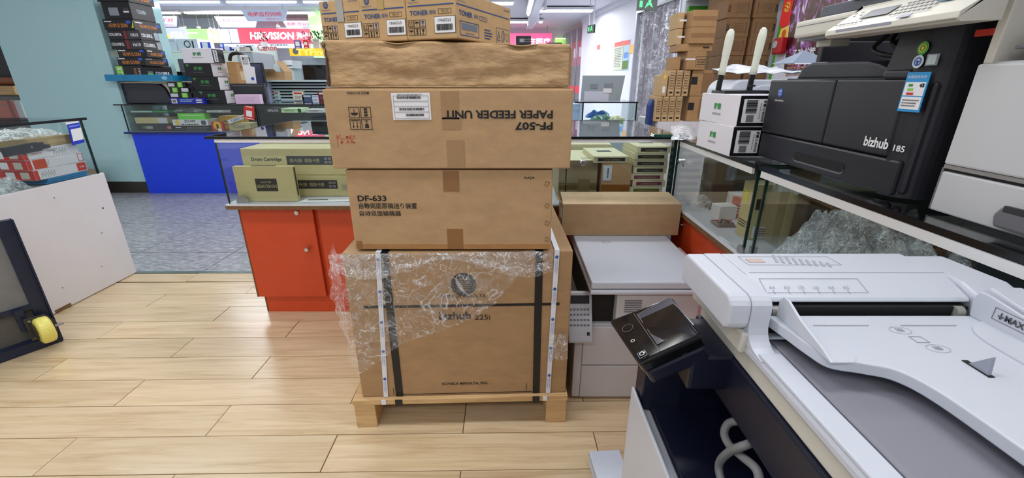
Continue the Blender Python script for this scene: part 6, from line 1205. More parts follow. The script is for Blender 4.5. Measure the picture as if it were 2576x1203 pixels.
def plant(name, label, x, y, Y, z0, s, col, n=40, pot=None):
    t = thing(name, label, 'plant', (PY(x, y, Y).x, Y, z0)); MB().lathe([(s * .16, 0), (s * .22, s * .3), (s * .2, s * .32)], 14).build('pot', pot or WHITE, t, smooth=False); MB().cyl((0, 0, s * .28), (0, 0, s * .5), s * .03, 6).build('stem', M('stem_brown', (70, 56, 44), .7), t)
    mb = MB(); rr = random.Random(len(label))
    for k in range(n):
        a = rr.uniform(0, 6.28); r_ = s * rr.uniform(.05, .42); z = s * rr.uniform(.4, 1.0); c = Vector((r_ * math.cos(a), r_ * math.sin(a), z)); u = Vector((rr.uniform(-1, 1), rr.uniform(-1, 1), rr.uniform(-.3, 1))).normalized() * s * .14; v = u.cross(Vector((0, 0, 1))).normalized() * s * .05
        mb.add([c - u, c + v, c + u, c - v], [(0, 1, 2, 3)])
    o = mb.build('foliage', col, t); o['kind'] = 'stuff'; return t
plant('potted_plant', 'dark leafy ornament in a white vase in front of the red shop sign', 666, 118, 7.17, can.children[0].bound_box[1][2] + .001, .22, M('leaf_dark', (58, 52, 56), .6), 50); plant('potted_plant', 'green potted plant beside the toner boxes', 803, 100, 6.80, zs1, .25, M('leaf_green', (36, 84, 50), .6), 70, CREAM); plant('flower_pot', 'red and purple flowers on the yellow-headed cabinet', 775, 110, 6.58, zs1, .22, M('petal_mix', (176, 80, 120), .5, var=.9, scale=14), 60)
qr('purple framed card standing on the yellow-headed cabinet', 740, 101, 757, 122, 6.45, zs1, M('card_purple', (96, 90, 150), .5), 'payment cards on the yellow-headed cabinet'); qr('red framed card standing on the yellow-headed cabinet', 763, 100, 775, 121, 6.45, zs1, REDC, 'payment cards on the yellow-headed cabinet')
far('beige_box', 'beige box at the right end of the yellow-headed cabinet', 'box', 787, 98, 803, 122, 6.45, .1, M('beige_card', (190, 184, 176), .6), zs1)
# hanging boards and lit shop signs
def sign(name, label, x0, y0, x1, y1, Y, mat, taper=0.0, body=None, depth=.06, deco=None):
    ym = (y0 + y1) / 2; xm = (x0 + x1) / 2; a, b = PY(x0, ym, Y).x, PY(x1, ym, Y).x; za, zb = PY(xm, y1, Y).z, PY(xm, y0, Y).z; w_ = b - a; h = zb - za
    t = thing(name, label, 'sign', ((a + b) / 2, Y, za)); MB().prism([(-w_ / 2 + taper * w_, 0), (w_ / 2 - taper * w_, 0), (w_ / 2, h), (-w_ / 2, h)], 'y', 0, depth).build('sign_panel', mat, t); D = Deco(t); f = Face((0, 0, h / 2), (1, 0, 0), (0, 0, 1))
    if deco: deco(D, f, w_, h)
    D.build()
    if name != 'hanging_sign':
        for s in (-1, 1): MB().cyl((s * w_ * .4, .03, h), (s * w_ * .4, .03, (HALL_Z if Y > 16 else CEIL_Z) - za), .012, 6).build('hanger', STEEL, t)
    return t, w_, h
HANG = M('hang_board', (196, 210, 240), .4, emit=.3); PINKT = M('hang_text', (214, 60, 110), .5, emit=.35); REDT = M('hang_text_red', (200, 50, 70), .5, emit=.3)
def hang(label, x0, y0, x1, y1, Y, s1, s2, mat, tx=.6):
    t, w_, h = sign('hanging_sign', label, x0, y0, x1, y1, Y, mat, .10, deco=lambda D, f, w_, h: (D.text(f, 0, h * .10, h * .42, s1, PINKT if mat is HANG else REDT, 'printed_text', width=w_ * tx, bold=.01), D.text(f, w_ * .18, -h * .33, h * .17, s2, PINKT if mat is HANG else REDT, 'printed_text', width=w_ * .34)))
    for s in (-1, 1): MB().cyl((s * w_ * .4, .03, h), (s * w_ * .4, .03, HALL_Z - t.location.z), .012, 6).build('hanger', STEEL, t)
hang('hanging shop board with red characters 电脑监控网络, nearest of the boards', 608, 24, 725, 53, 19.0, '电脑监控网络', '佳顺科技 B1-5', M('hang_board_near', (182, 196, 226), .4, emit=.2), .72)
hang('hanging shop board with pink characters 电脑 网络 监控', 541, 41, 650, 69, 22.4, '电脑 网络 监控', '天成 B1-4', HANG, .66); hang('hanging shop board with pink characters 电脑 办公设, behind the toner boxes', 712, 52, 806, 72, 22.4, '电脑 办公设备', '佳和 B1-6', HANG, .8); hang('hanging shop board with pink characters 耗材, cut by the teal column', 372, 40, 447, 67, 22.4, '办公耗材', '佳和 B1-3', HANG, .7)
def lit(name, rgb, e): return M(name, rgb, .4, emit=e)
sign('shop_sign', 'red lit HIKVISION shop sign in the background', 600, 71, 860, 109, 24.0, lit('sign_red', (255, 84, 104), 1.0), 0, deco=lambda D, f, w_, h: (D.text(f, -w_ * .175, 0, h * .50, 'HIKVISION', lit('sign_white', (255, 244, 250), 1.5), 'lettering', width=w_ * .43, bold=.04, shear=.1, n=.01), D.text(f, w_ * .18, 0, h * .50, '海康威视', lit('sign_white', (255, 244, 250), 1.5), 'lettering', width=w_ * .24, bold=.03, n=.01)))
sign('shop_sign', 'white lit sign panel with pale lettering left of the red sign', 551, 72, 599, 108, 24.0, lit('sign_lilac', (214, 214, 255), .9), 0, deco=lambda D, f, w_, h: D.text(f, -w_ * .1, 0, h * .3, '萤石云', lit('sign_white', (255, 244, 250), 1.5), 'lettering', width=w_ * .6, n=.01))
sign('shop_sign', 'green to orange lit sign panel with a large white N', 468, 72, 551, 108, 24.1, lit('sign_green', (176, 230, 150), .8), 0, deco=lambda D, f, w_, h: (D.rect(f, w_ * .34, 0, w_ * .32, h, lit('sign_peach', (250, 214, 176), .8), 'peach_panel', n=.004), D.text(f, w_ * .3, 0, h * .7, 'N', lit('sign_white', (255, 244, 250), 1.5), 'lettering', bold=.05, n=.012), D.rect(f, -w_ * .3, h * .2, w_ * .34, h * .07, lit('sign_white', (255, 244, 250), 1.5), 'tube_line', n=.006)))
sign('shop_sign', 'pale lit sign with coloured dots and white letters EZ beside the teal column', 402, 70, 468, 98, 23.95, lit('sign_pale_blue', (206, 214, 250), .8), 0, deco=lambda D, f, w_, h: (D.disc(f, -w_ * .30, h * .2, h * .22, lit('dot_lime', (190, 240, 70), .9), 'dot', n=.006), D.disc(f, -w_ * .36, -h * .25, h * .2, lit('dot_pink', (250, 130, 210), .9), 'dot', n=.006), D.disc(f, -w_ * .22, -h * .28, h * .2, lit('dot_yellow', (240, 236, 90), .9), 'dot', n=.008), D.text(f, w_ * .14, -h * .08, h * .42, 'EZ/\\', lit('sign_white', (255, 244, 250), 1.5), 'lettering', width=w_ * .46, bold=.02, n=.006)))
sign('sign_strip', 'pale blue strip with small lettering under the red shop sign', 560, 110, 790, 121, 23.8, lit('strip_blue', (200, 214, 246), .6), 0, deco=lambda D, f, w_, h: (D.lines(f, -w_ * .25, 0, w_ * .2, h * .5, 1, M('ink_slate', (70, 76, 96), .5), n=.004), D.lines(f, w_ * .12, h * .2, w_ * .2, h * .5, 1, M('ink_slate', (70, 76, 96)), n=.004)))
for i, (x, y) in enumerate(((455, 70), (464, 69), (500, 70), (530, 73), (541, 75), (552, 76), (700, 66))):
    p = PY(x, y, 23.2); t = thing('spotlight', 'small round spotlight, %s from the left above the lit shop signs' % ('first', 'second', 'third', 'fourth', 'fifth', 'sixth', 'seventh')[i], 'spotlight', (p.x, 23.2, p.z), 0, 'spotlights above the shop signs'); MB().lathe([(.09, 0), (.095, .04), (.06, .08)], 14).build('bezel', FIXT, t); MB().cyl((0, 0, -.01), (0, 0, .004), .085, 14).build('lens', lit('spot_glow', (255, 250, 220), 4.0), t); MB().cyl((0, 0, .05), (0, 0, HALL_Z - p.z), .012, 6).build('stem', FIXT, t)
gp = thing('green_banner_wall', 'tall green lit wall panel left of the toner boxes', 'panel', (0, 22.0, 0)); a, b = PY(776, 50, 22.0).x, PY(860, 50, 22.0).x; B(a, b, 0, .1, 0, PY(790, 12, 22.0).z).build('panel', lit('panel_green', (170, 226, 150), .6), gp)
for k in range(2): B(a + .05, b, -.01, 0, PY(790, 66 + 8 * k, 22).z, PY(790, 63 + 8 * k, 22).z).build('light_line', lit('sign_white', (255, 244, 250), 1.5), gp)
for i, (x, y) in enumerate(((768, 9), (785, 5), (816, 6))):
    p = PY(x, y, 21.0); t = thing('spotlight', 'round spotlight, %s from the left above the green wall panel' % ('first', 'second', 'third')[i], 'spotlight', (p.x, 21.0, p.z), 0, 'spotlights above the green panel'); MB().lathe([(.13, 0), (.14, .06), (.08, .12)], 14).build('bezel', FIXT, t); MB().cyl((0, 0, -.01), (0, 0, .004), .12, 14).build('lens', lit('spot_glow', (255, 250, 220), 4.0), t)
# right of the stack: red shop sign far away, black box
sign('shop_sign', 'red lit shop sign with white characters far behind, right of the toner boxes', 1270, 84, 1388, 116, 14.6, lit('sign_red2', (255, 80, 130), 1.0), 0, deco=lambda D, f, w_, h: D.text(f, w_ * .22, -h * .12, h * .55, '!在医疗', lit('sign_white', (255, 244, 250), 1.5), 'lettering', width=w_ * .5, bold=.02, n=.01))
far('black_box', 'black printed box standing far behind the crumpled carton', 'box', 1298, 90, 1336, 120, 6.0, .2, BKC, PY(1310, 122, 6.0).z, lambda D, f, d: (D.rect(f, -.02, .02, .06, .04, SIL, 'patch'), D.lines(f, .06, .02, .09, .05, 2, GREYINK)))
far('shop_plinth', 'pale shop plinth far behind the crumpled carton', 'plinth', 1280, 121, 1420, 420, 5.98, .4, M('cab_base', (176, 196, 200), .5), 0.0); far('black_tablet', 'thin black device lying far behind the crumpled carton', 'device', 1376, 107, 1414, 117, 5.99, .2, BKC, PY(1395, 120, 5.98).z + .002)
gpn = thing('green_banner_wall', 'bright green lit wall panel above the right end of the crumpled carton', 'panel', (0, 15.5, 0)); B(PY(1404, 100, 14.5).x, PY(1432, 100, 14.5).x, 0, .05, 0, PY(1420, 88, 14.5).z).build('panel', lit('panel_green2', (170, 236, 120), .9), gpn)
B(PY(1404, 100, 14.5).x, PY(1432, 100, 14.5).x, -.02, 0, PY(1420, 90, 14.5).z, PY(1420, 88, 14.5).z).build('light_line', lit('sign_white', (255, 244, 250), 1.5), gpn)
# glass shopfront with red bands at the far end of the white wall
def onwall(t, off=0.0):
    p = along(t); n = Vector((-(WB - WA).y, (WB - WA).x)).normalized(); n = n if n.x < 0 else -n
    return Vector((p.x + n.x * off, p.y + n.y * off, 0)), math.atan2((WB - WA).y, (WB - WA).x)
p, ang_ = onwall(.70, .0); sf_ = thing('glass_shopfront', 'glass shopfront with red bands at the far end of the white wall', 'shopfront', p, math.degrees(ang_)); Lw = (WB - WA).length * .30
for k in range(4): B(Lw * k / 4 + .02, Lw * (k + 1) / 4 - .02, -.04, -.02, 0, 2.6).build('glass_pane', glass('front_glass', (.8, .84, .9), 1.2), sf_); B(Lw * k / 4 - .02, Lw * k / 4 + .02, -.06, .0, 0, 2.6).build('mullion', STEEL, sf_); B(Lw * k / 4 + .06, Lw * (k + 1) / 4 - .06, -.018, -.012, .86, 1.05).build('red_card', lit('band_red', (210, 40, 60), .25), sf_); B(Lw * k / 4 + .02, Lw * (k + 1) / 4 - .02, -.1, -.09, 1.62, 2.28).build('red_light_panel', lit('sign_red3', (255, 90, 110), .7), sf_); B(Lw * k / 4 + .10, Lw * (k + 1) / 4 - .10, -.088, -.082, 1.85, 2.1).build('white_light_panel', lit('sign_white', (255, 244, 250), 1.5), sf_)
# exit signs
def exit_sign(label, x, y, Y, w_, h, rz=0):
    p = PY(x, y, Y); t = thing('exit_sign', label, 'sign', (p.x, Y, p.z), rz); B(-w_ / 2, w_ / 2, 0, .03, -h / 2, h / 2).build('case', M('exit_dark', (14, 40, 30), .4), t); D = Deco(t); f = Face((0, 0, 0), (1, 0, 0), (0, 0, 1)); g_ = lit('exit_green', (60, 240, 120), 1.2); D.disc(f, w_ * .12, h * .22, h * .12, g_, 'runner'); D.poly(f, [(0, h * .1), (w_ * .2, h * .1), (w_ * .3, -h * .3), (w_ * .1, -h * .05), (-w_ * .1, -h * .34)], g_, 'runner'); D.rect(f, -w_ * .3, 0, w_ * .14, h * .5, g_, 'arrow'); D.build()
    for s in (-1, 1): MB().cyl((s * w_ * .35, .015, h / 2), (s * w_ * .35, .015, CEIL_Z - p.z), .006, 6).build('hanger', STEEL, t)
exit_sign('small green exit sign hanging in front of the white wall', 1486, 73, 9.5, .20, .15, -60); exit_sign('green exit sign above the strip curtain, at the top edge', 1628, 10, 7.2, .30, .17)
# things on the white wall
def wallplate(name, label, x0, y0, x1, y1, mat, deco=None, cat='notice'):
    # point on the wall plane seen at the photo position
    d = ray((x0 + x1) / 2, (y0 + y1) / 2); n = Vector(((WB - WA).y, -(WB - WA).x)); n.normalize(); s = (n.dot(WA)) / (n.x * d.x + n.y * d.y); p = Vector((0, 0, CAM_H)) + d * s
    def hit(x, y): q = ray(x, y); s = n.dot(WA) / (n.x * q.x + n.y * q.y); return Vector((0, 0, CAM_H)) + q * s
    a, b = hit(x0, (y0 + y1) / 2), hit(x1, (y0 + y1) / 2); w_ = (a - b).length; h = hit((x0 + x1) / 2, y0).z - hit((x0 + x1) / 2, y1).z
    t = thing(name, label, cat, (p.x, p.y, p.z), math.degrees(ang_) + 180); B(-w_ / 2, w_ / 2, -.012, -.001, -h / 2, h / 2).build('sheet', mat, t); D = Deco(t)
    if deco: deco(D, Face((0, -.012, 0), (1, 0, 0), (0, 0, 1)), w_, h)
    D.build()
wallplate('wall_notice', 'pale green printed notice with red heading on the white wall', 1545, 106, 1567, 176, M('notice_green', (206, 214, 196), .6), lambda D, f, w_, h: (D.rect(f, 0, h * .42, w_, h * .16, M('notice_red', (240, 110, 100), .6), 'heading'), D.lines(f, 0, -h * .05, w_ * .85, h * .7, 12, GREYINK)))
wallplate('wall_notice', 'blue, white and green poster beside the printed notice on the white wall', 1569, 102, 1583, 176, M('notice_blue', (176, 206, 236), .6), lambda D, f, w_, h: (D.rect(f, 0, h * .42, w_, h * .16, M('notice_red', (240, 110, 100)), 'heading'), D.rect(f, 0, -h * .33, w_, h * .3, M('notice_leaf', (96, 130, 60), .6), 'picture'), D.rect(f, 0, 0, w_ * .8, h * .2, M('notice_mid', (100, 150, 210), .6), 'picture')))
wallplate('wall_notice', 'small orange notice next to the strip curtain', 1585, 112, 1595, 134, M('notice_orange', (250, 190, 110), .6)); wallplate('wall_switch', 'small red and white alarm button on the white wall', 1503, 113, 1510, 124, M('alarm_red', (230, 100, 90), .5), None, 'button')
# strip curtain doorway
p, ang_ = onwall(.0, 0); cu_ = thing('strip_curtain', 'doorway hung with clear plastic strips beside the stacked brown boxes', 'curtain', (p.x, p.y, 0), math.degrees(ang_)); Lc = (WB - WA).length * .205
STRIPM = film('pvc_strip', .10, white=(.86, .86, .92), scale=5, rough=.05); ns = 7
for k in range(ns):
    def st(a, b, k=k):
        x = Lc * (k + .02) / ns + Lc / ns * 1.08 * a; z = .05 + 2.33 * b; bow = .05 * math.sin(a * math.pi) + .02 * math.sin(z * 3 + k * 2) * (1 - b)
        return (x, -.02 + bow + .025 * (k % 2), z)
    MB().grid(st, 8, 30).build('plastic_strip', STRIPM, cu_, smooth=True)
B(-.02, Lc + .02, -.05, .06, 2.38, 2.42).build('rail', STEEL, cu_); B(-.04, .0, -.06, .05, 0, 2.42).build('jamb', M('jamb_grey', (170, 172, 186), .4, metal=.3), cu_); B(Lc, Lc + .04, -.06, .05, 0, 2.42).build('jamb', M('jamb_grey', (170, 172, 186)), cu_)
dr = thing('dark_backdrop', 'dark backdrop painted as a dim room with red band, behind the strip curtain', 'wall panel', (p.x, p.y, 0), math.degrees(ang_)); B(.06, Lc + .4, -1.5, -1.45, 0, 2.6).build('dim_room_panel', M('dim_room_panel', (74, 64, 72), .7), dr); B(.06, Lc + .4, -1.44, -1.42, .85, 1.05).build('red_band', M('band_dark_red', (170, 30, 50), .5), dr)  # panel behind the strips, the room's dimness put into its colour
# ---- glass case with grey panel at the back right
gc = thing('glass_case', 'glass showcase of packets in front of the white wall', 'showcase', (0, 4.2, 0)); a, b = PY(1466, 280, 4.2).x, PY(1600, 280, 4.2).x; z1_, z0_ = PY(1530, 259, 4.2).z, PY(1530, 312, 4.2).z
B(a, b, .01, .55, 0, z0_).build('base', M('cab_base', (176, 196, 200), .5), gc); pane(a, b, 0, .005, z0_, z1_, gc); pane(b - .005, b, .005, .55, z0_, z1_, gc); pane(a, a + .005, .005, .55, z0_, z1_, gc); gt = pane(a - .08, b + .01, -.01, .56, z1_, z1_ + .01, gc, GTOP); B(a - .08, b + .01, -.014, -.01, z1_ - .002, z1_ + .011).build('glass_edge', GEDGEB, gt)
for x in (a, b): B(x - .006, x + .006, -.004, .008, z0_, z1_).build('glass_edge', GEDGE, gc)
def lumpbag(name, label, x, y, Y, z, s, col, seed): t = thing(name, label, 'packet'); lump(PY(x, y, Y).x, Y, s, s * .7, s * .5, z, seed, 14, .8).build('packet_sheet', col, t, smooth=True); return t
lumpbag('packet', 'dark green and white packet in the glass showcase', 1515, 295, 4.42, z0_ + .002, .12, M('packet_green', (90, 130, 116), .3, var=.8, scale=16), 61); lumpbag('packet', 'yellowish packet in the glass showcase', 1550, 300, 4.36, z0_ + .002, .10, M('packet_yellow', (206, 206, 170), .3, var=.5, scale=20), 67); lumpbag('packet', 'blue packet on the back shelf of the glass showcase', 1505, 272, 4.6, z0_ + .03, .12, M('packet_blue', (50, 110, 190), .4, var=.3), 71); lumpbag('packet', 'clear packet standing at the right of the glass showcase', 1555, 285, 4.50, z0_ + .002, .07, film('clear_bag2', .5, scale=30), 73)
far('blue_crate', 'pale blue crate left of the glass showcase', 'crate', 1430, 262, 1458, 312, 4.25, .3, M('crate_blue', (150, 186, 220), .5), 0.0)
mp3 = thing('display_panel_unit', 'large grey back panel of a display standing on the glass showcase', 'display', (0, 4.32, z1_ + .011)); p1_, p2_ = PY(1462, 225, 4.32).x, PY(1562, 225, 4.32).x; hh = PY(1515, 190, 4.32).z - z1_ - .011
MB().prism([(p1_, 0), (p2_, 0), (p2_ + .03, hh), (p1_ + .01, hh)], 'y', 0, .02).build('panel', M('panel_greygreen', (158, 170, 178), .35), mp3); D = Deco(mp3); f = Face(((p1_ + p2_) / 2, 0, hh / 2), (1, 0, 0), (0, 0, 1)); D.rect(f, -.04, -hh * .30, (p2_ - p1_) * .62, hh * .38, M('card_lilac', (206, 208, 226), .5), 'lower_cover'); D.rect(f, -.07, .02, .07, .04, SIL, 'bracket', n=.004); D.rect(f, .07, .02, .08, .045, SIL, 'bracket', n=.004); D.rect(f, .06, -.02, .08, .04, PAPER, 'label', n=.006); D.build()
# ================================================================== STACKED BROWN BOXES IN THE NICHE
BR1 = card('box_brown', (172, 134, 92)); BR2 = card('box_brown_dark', (140, 106, 74)); BR3 = card('box_brown_light', (196, 164, 120))
pt = thing('low_platform', 'low white platform carrying the stacked brown boxes', 'platform', (0, 0, 0)); B(1.245, 1.78, 3.78, 4.40, 0, .872).build('platform', WHITEL, pt); B(1.785, 2.40, 3.95, 4.54, 0, .818).build('platform', WHITEL, pt); B(1.243, 1.78, 3.777, 3.781, 0, .08).build('plinth_strip', GREYP, pt)
zb0 = .873; Yb = 3.80
def rb(name, label, x0, x1, Y, dep, z, h, mat, deco=None, group=None, cat='carton', rz=0):
    a, b = PY(x0, 203, Y).x, PY(x1, 203, Y).x; t = thing(name, label, cat, ((a + b) / 2, Y + dep / 2, z), rz, group); d = (b - a, dep, h); B(-d[0] / 2, d[0] / 2, -dep / 2, dep / 2, 0, h).build('box_body', mat, t, bevel=.003); D = Deco(t)
    if deco: deco(D, d)
    D.build(); return t
def upright(D, d):
    f = bface(d, 'front'); g = bface(d, 'left'); D.frame(f, 0, .02, d[0] * .7, d[2] * .62, .002, INK, 'outline_print'); D.rect(f, .0, -d[2] * .36, d[0] * .5, .014, BLACK, 'bottom_label'); D.lines(f, 0, .02, d[0] * .5, d[2] * .5, 5, M('ink_brown', (110, 84, 60), .7)); D.rect(g, 0, 0, d[1] * .25, d[2] * .2, BLACK, 'side_patch')
hs_ = .203; cnt = 0
rows = {0: 'third row from above, hidden mostly by the counter', 1: 'lower visible row', 2: 'upper visible row'}
ordn = ('leftmost', 'second from the left', 'third from the left', 'rightmost')
for row in range(2):
    z = zb0 + .04 + row * (hs_ + .004) if False else zb0 + row * (hs_ + .002)
    for i in range(4):
        x0 = (1657, 1674, 1691, 1708)[i] if row == 0 else (1664, 1683, 1701, 1719)[i]
        if row == 1 and i == 0: rb('slim_carton', 'slim pale carton with white label, left end of the upper slim row in the niche', 1664, 1680, Yb, .20, z, .165, BR3, lambda D, d: (D.rect(bface(d, 'front'), 0, -.03, d[0] * .4, .05, PAPER, 'label'), D.rect(bface(d, 'front'), 0, .07, d[0] * .3, .03, YEL, 'tag')), 'slim upright cartons in the niche'); continue
        rb('slim_carton', 'slim upright carton, %s of the %s slim row in the niche' % (ordn[i], ('lower', 'upper')[row]), x0, x0 + 15.5, Yb + .004 * i, .22, z, hs_, BR3, upright, 'slim upright cartons in the niche')
    rb('wide_carton', 'wide brown carton with black patch right of the %s slim cartons' % ('lower', 'upper')[row], 1740, 1790, Yb + .02, .26, z, hs_, BR1, lambda D, d: (D.rect(bface(d, 'front'), -.06, .02, .05, .06, BLACK, 'patch'), D.rect(bface(d, 'front'), .05, .0, .09, .16, BR2, 'open_flap')), 'wide cartons in the niche')
zt_ = zb0 + 2 * (hs_ + .002) + .001
t = rb('taped_carton', 'brown carton with white tape on the slim cartons in the niche', 1722, 1768, Yb, .25, zt_, .14, BR1, lambda D, d: (D.rect(bface(d, 'front'), -.05, .01, .08, .012, WTXT, 'packing_tape'), D.frame(bface(d, 'front'), .045, -.01, .10, .08, .002, INK, 'outline_print'), D.lines(bface(d, 'front'), .045, -.01, .08, .05, 4, INK)))
rb('taped_carton', 'narrow brown carton left of the white taped one in the niche', 1690, 1706, Yb + .05, .2, zt_, .10, BR1); rb('flat_carton', 'flat brown carton over the white taped one in the niche', 1700, 1780, Yb + .02, .25, zt_ + .141, .055, BR1, lambda D, d: D.rect(bface(d, 'front'), .08, 0, .05, .012, INK, 'mark'))
for k in range(2):
    z = zt_ + .197 + k * .122
    rb('tape_carton', 'wide tape-sealed carton, %s of the left niche column' % ('second from the top', 'topmost')[k], 1722, 1782, Yb, .30, z, .121, BR1, lambda D, d: (D.rect(bface(d, 'front'), 0, .0, d[0] - .006, .03, TAPE, 'packing_tape'), D.rect(bface(d, 'left'), 0, .01, .02, .05, INK, 'hand_hole')), 'wide taped cartons in the niche')
    rb('end_carton', 'small brown carton end with white tape, %s at the left of the niche' % ('lower', 'upper')[k], 1687, 1702, Yb + .12, .2, z, .119, BR3, lambda D, d: D.rect(bface(d, 'front'), .02, 0, .06, .014, WTXT, 'packing_tape'), 'small carton ends in the niche')
# monitor cartons: two columns
for col_, (xa, xb, Yc) in enumerate(((1803, 1860, 4.06), (1867, 1924, 4.06))):
    for k in range(8):
        z = .819 + k * .1465
        lab = 'AOC monitor carton, %s from the bottom of the %s column in the niche' % (('first', 'second', 'third', 'fourth', 'fifth', 'sixth', 'seventh', 'eighth')[k], ('left', 'right')[col_])
        rb('monitor_carton', lab, xa + (k % 3), xb + (k % 3), Yc + .006 * (k % 2), .42, z, .1455, BR2, lambda D, d: (D.text(Face(bface(d, 'front').p((-.42 if col_ == 0 else .42) * d[0], 0), bface(d, 'front').rot(-90 if col_ else 90).U, bface(d, 'front').rot(-90 if col_ else 90).V), 0, 0, .024, 'AOC', BLACK, 'printed_text', width=.06, bold=.03), D.lines(bface(d, 'front'), .02, 0, d[0] * .45, .08, 5, M('ink_brown', (110, 84, 60), .7)), D.rect(bface(d, 'front'), d[0] * (.36 if col_ == 0 else -.36), 0, .010, .09, M('ink_brown', (110, 84, 60)), 'side_print')), 'AOC monitor cartons in the niche')
gnp = thing('green_board', 'bright green board behind the brown cartons in the niche', 'board', (0, 0, 0)); B(1.72, 1.98, 4.70, 4.74, .6, 1.88).build('board', M('board_green', (70, 176, 30), .5), gnp); B(1.72, 1.98, 4.695, 4.70, 1.85, 1.88).build('rim', M('board_green_dark', (50, 120, 20), .5), gnp)
gst = thing('green_banner', 'green and yellow banner strip beside the AOC monitor cartons', 'banner', (0, 0, 0)); B(2.252, 2.36, 4.02, 4.03, 1.15, 2.2).build('banner', M('board_green', (70, 176, 30)), gst); B(2.27, 2.36, 4.015, 4.02, 1.50, 1.72).build('yellow_print', YEL, gst)
bx = thing('blue_strip', 'dark blue sack edge left of the slim cartons in the niche', 'sack', (PY(1648, 270, Yb).x - .01, Yb + .05, 0)); MB().prism([(-.03, 0), (.025, 0), (.02, 1.02), (0, 1.06), (-.02, 1.0)], 'y', 0, .1).build('sack', M('sack_blue', (24, 50, 120), .5), bx, bevel=.01)
# ================================================================== ON THE POSTER WALL
def wx(x, y): p = PX(x, y, PWX - .001); return p.y, p.z
def wpost(name, label, cat, pts, mat, th=.004): t = thing(name, label, cat); MB().prism([wx(*q) for q in pts], 'x', PWX - th, PWX - .0005).build('sheet', mat, t); return t
def poster_mat():
    m = bpy.data.materials.new('poster_art'); m.use_nodes = True; nt = m.node_tree; N = nt.nodes.new; L = nt.links.new; b = nt.nodes['Principled BSDF']; b.inputs['Roughness'].default_value = .25
    tc = N('ShaderNodeTexCoord'); mp = N('ShaderNodeMapping'); mp.inputs['Scale'].default_value = (1, 5, 2.2); mp.inputs['Rotation'].default_value = (.5, 0, 0); L(tc.outputs['Object'], mp.inputs[0]); n = N('ShaderNodeTexNoise'); n.inputs['Scale'].default_value = 3.2; n.inputs['Detail'].default_value = 9; n.inputs['Distortion'].default_value = 1.6; L(mp.outputs[0], n.inputs['Vector'])
    r = N('ShaderNodeValToRGB'); e = r.color_ramp.elements; e[0].position = .40; e[0].color = lin((50, 14, 26)) + (1,); e[1].position = .70; e[1].color = lin((226, 206, 236)) + (1,); k = e.new(.53); k.color = lin((96, 34, 40)) + (1,); k = e.new(.60); k.color = lin((150, 90, 170)) + (1,)
    L(n.outputs['Fac'], r.inputs[0]); L(r.outputs[0], b.inputs['Base Color']); return m
po = wpost('film_poster', 'dark maroon poster with streaks of light on the wall behind the black printer', 'poster', ((2003, -60), (2140, -90), (2120, 190), (1972, 180)), poster_mat()); D = Deco(po)
y_, z_ = wx(2012, 130); f = Face((PWX - .0045, y_ - .06, z_), (0, -1, 0), (0, 0, 1)); D.text(f, 0, 0, .045, '7.29 公映', WTXT, 'printed_text', width=.24, bold=.02); D.lines(f, .0, -.12, .34, .10, 4, M('gold_print', (190, 130, 80), .5), 'credits'); D.build()
fg = wpost('red_flag', 'red flag print with yellow hammer and sickle, left of the dark poster', 'flag', ((1977, -10), (2002, -20), (1985, 62), (1967, 72), (1962, 58)), M('flag_red', (226, 30, 30), .5), .006); D = Deco(fg); y_, z_ = wx(1983, 17); f = Face((PWX - .0065, y_, z_), (0, -1, 0), (0, 0, 1)); mb_ = []
for k in range(10):
    a = R(-150 + 24 * k); D.rect(Face(f.p(.028 * math.cos(a), .028 * math.sin(a)), (0, -1, 0), (0, 0, 1)), 0, 0, .014, .014, YEL, 'emblem')
ff2 = f.rot(45); D.rect(ff2, 0, 0, .012, .06, YEL, 'emblem'); D.rect(ff2, 0, .026, .034, .014, YEL, 'emblem'); D.build()
yl = wpost('yellow_sheet', 'yellow and white printed sheet under the red flag print', 'notice', ((1966, 72), (1986, 66), (1980, 98), (1958, 101)), M('sheet_yellow', (244, 214, 90), .5)); D = Deco(yl); y_, z_ = wx(1973, 84); D.disc(Face((PWX - .0045, y_, z_), (0, -1, 0), (0, 0, 1)), 0, 0, .028, M('ink_orange_red', (216, 90, 40), .5), 'print'); D.build()
y_, z_ = wx(1971, 116); al = thing('fire_alarm', 'round-cornered red fire alarm bell on the wall beside the dark poster', 'alarm', (PWX, y_, z_)); B(-.06, -.001, -.055, .055, -.06, .06).build('housing', M('alarm_case_red', (170, 24, 30), .35), al, bevel=.016, seg=3); MB().cyl((-.064, .012, .012), (-.059, .012, .012), .026, 18).build('sounder', M('sounder_grey', (190, 180, 180), .4), al)
sh = wpost('wall_leaflet', 'white and blue leaflet on the wall seen through the opening of the black printer', 'notice', ((2098, 108), (2148, 106), (2136, 156), (2086, 158)), M('leaflet_blue', (40, 80, 190), .4)); D = Deco(sh); y_, z_ = wx(2120, 126); f = Face((PWX - .0045, y_, z_), (0, -1, 0), (0, 0, 1)); D.poly(f, [(-.09, .10), (.09, .10), (.09, 0), (.05, -.05), (-.05, -.05), (-.09, 0)], PAPER, 'white_area'); D.rect(f, 0, -.075, .10, .010, M('pale_pink', (240, 190, 190), .5), 'band'); D.rect(f, -.02, -.125, .11, .022, WTXT, 'caption'); D.build()
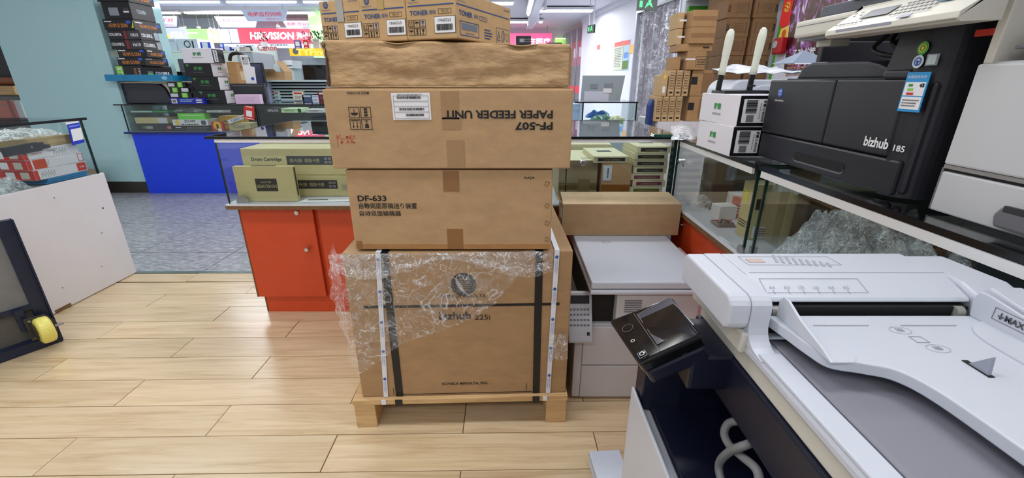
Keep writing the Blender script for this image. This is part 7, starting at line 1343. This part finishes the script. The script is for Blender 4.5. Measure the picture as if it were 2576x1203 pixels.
# ---- dark shop left of the teal column
Yd = 5.6
ds = thing('dark_cabinet', 'dark cabinet left of the teal column at the left edge', 'cabinet', (0, Yd, 0)); a, b = PY(-120, 220, Yd).x, PY(40, 220, Yd).x; B(a, b - .1, .3, .4, 0, 2.1).build('back_panel', M('panel_near_black', (26, 26, 30), .4), ds); B(a, b, 0, .3, 0, PY(20, 312, Yd).z).build('base', M('panel_near_black', (26, 26, 30)), ds); zsh = PY(20, 240, Yd).z; B(a, b, -.01, .3, zsh - .012, zsh).build('shelf', M('shelf_dark', (40, 44, 48), .4), ds); pane(a, b, -.006, -.001, PY(20, 312, Yd).z, zsh - .012, ds)
bw2 = thing('wood_board', 'light wooden board on the dark shelf at the left edge', 'board', (0, Yd, zsh)); B(a, PY(36, 227, Yd).x, .0, .2, 0, .11).build('board', wood('pale_wood', (186, 140, 90), (210, 168, 116), (226, 190, 140), rough=.5), bw2, bevel=.008); B(a, PY(36, 227, Yd).x - .02, -.002, 0, .05, .053).build('edge_line', CHIP, bw2)
lg = thing('wood_log', 'reddish brown carved wood piece lying on the wooden board', 'log', (0, Yd + .1, zsh + .165)); MB().cyl((a, 0, 0), (PY(22, 208, Yd).x, 0, 0), .054, 16, .04).build('log', wood('red_wood', (120, 70, 50), (150, 92, 66), (170, 112, 84), rough=.5), lg, smooth=True, bevel=.01); MB().cyl((PY(22, 208, Yd).x, 0, 0), (PY(25, 208, Yd).x, 0, 0), .03, 12).build('end_grain', CHIP, lg)
far('orange_box', 'orange-red box inside the dark glass cabinet at the left edge', 'box', -30, 252, 22, 292, Yd + .04, .15, M('orange_red_print', (214, 74, 36), .5), PY(20, 312, Yd).z + .001); far('red_white_box', 'red and white box beside the orange one in the dark glass cabinet', 'box', 28, 252, 52, 274, Yd + .05, .12, M('white_card2', (226, 224, 224), .5), PY(20, 312, Yd).z + .001, lambda D, f, d: D.rect(f, -d[0] * .3, 0, d[0] * .35, d[2] * .95, REDC, 'red_side'))
# ---- lamps added over the far shops to brighten the dark mall
for i, (x, y) in enumerate(((-7.0, 6.6), (-4.2, 6.6), (-1.6, 6.9), (-.6, 10.0), (.2, 13.0), (1.3, 7.4), (1.2, 11.0), (2.4, 5.7))):
    batten('added lamp brightening the far shops', (x, y, 2.70), 1.3, 'x', 34 if x < -1 else 52, 'added mall lamps', wide=.1)
for i, (x, y) in enumerate(((-13, 13), (-7, 13), (-13, 21), (-7, 21), (-13, 29), (-7, 29))):
    batten('added lamp brightening the high hall', (x, y, 4.22), 2.6, 'x', 240, 'added hall lamps', wide=.2)

nodims()
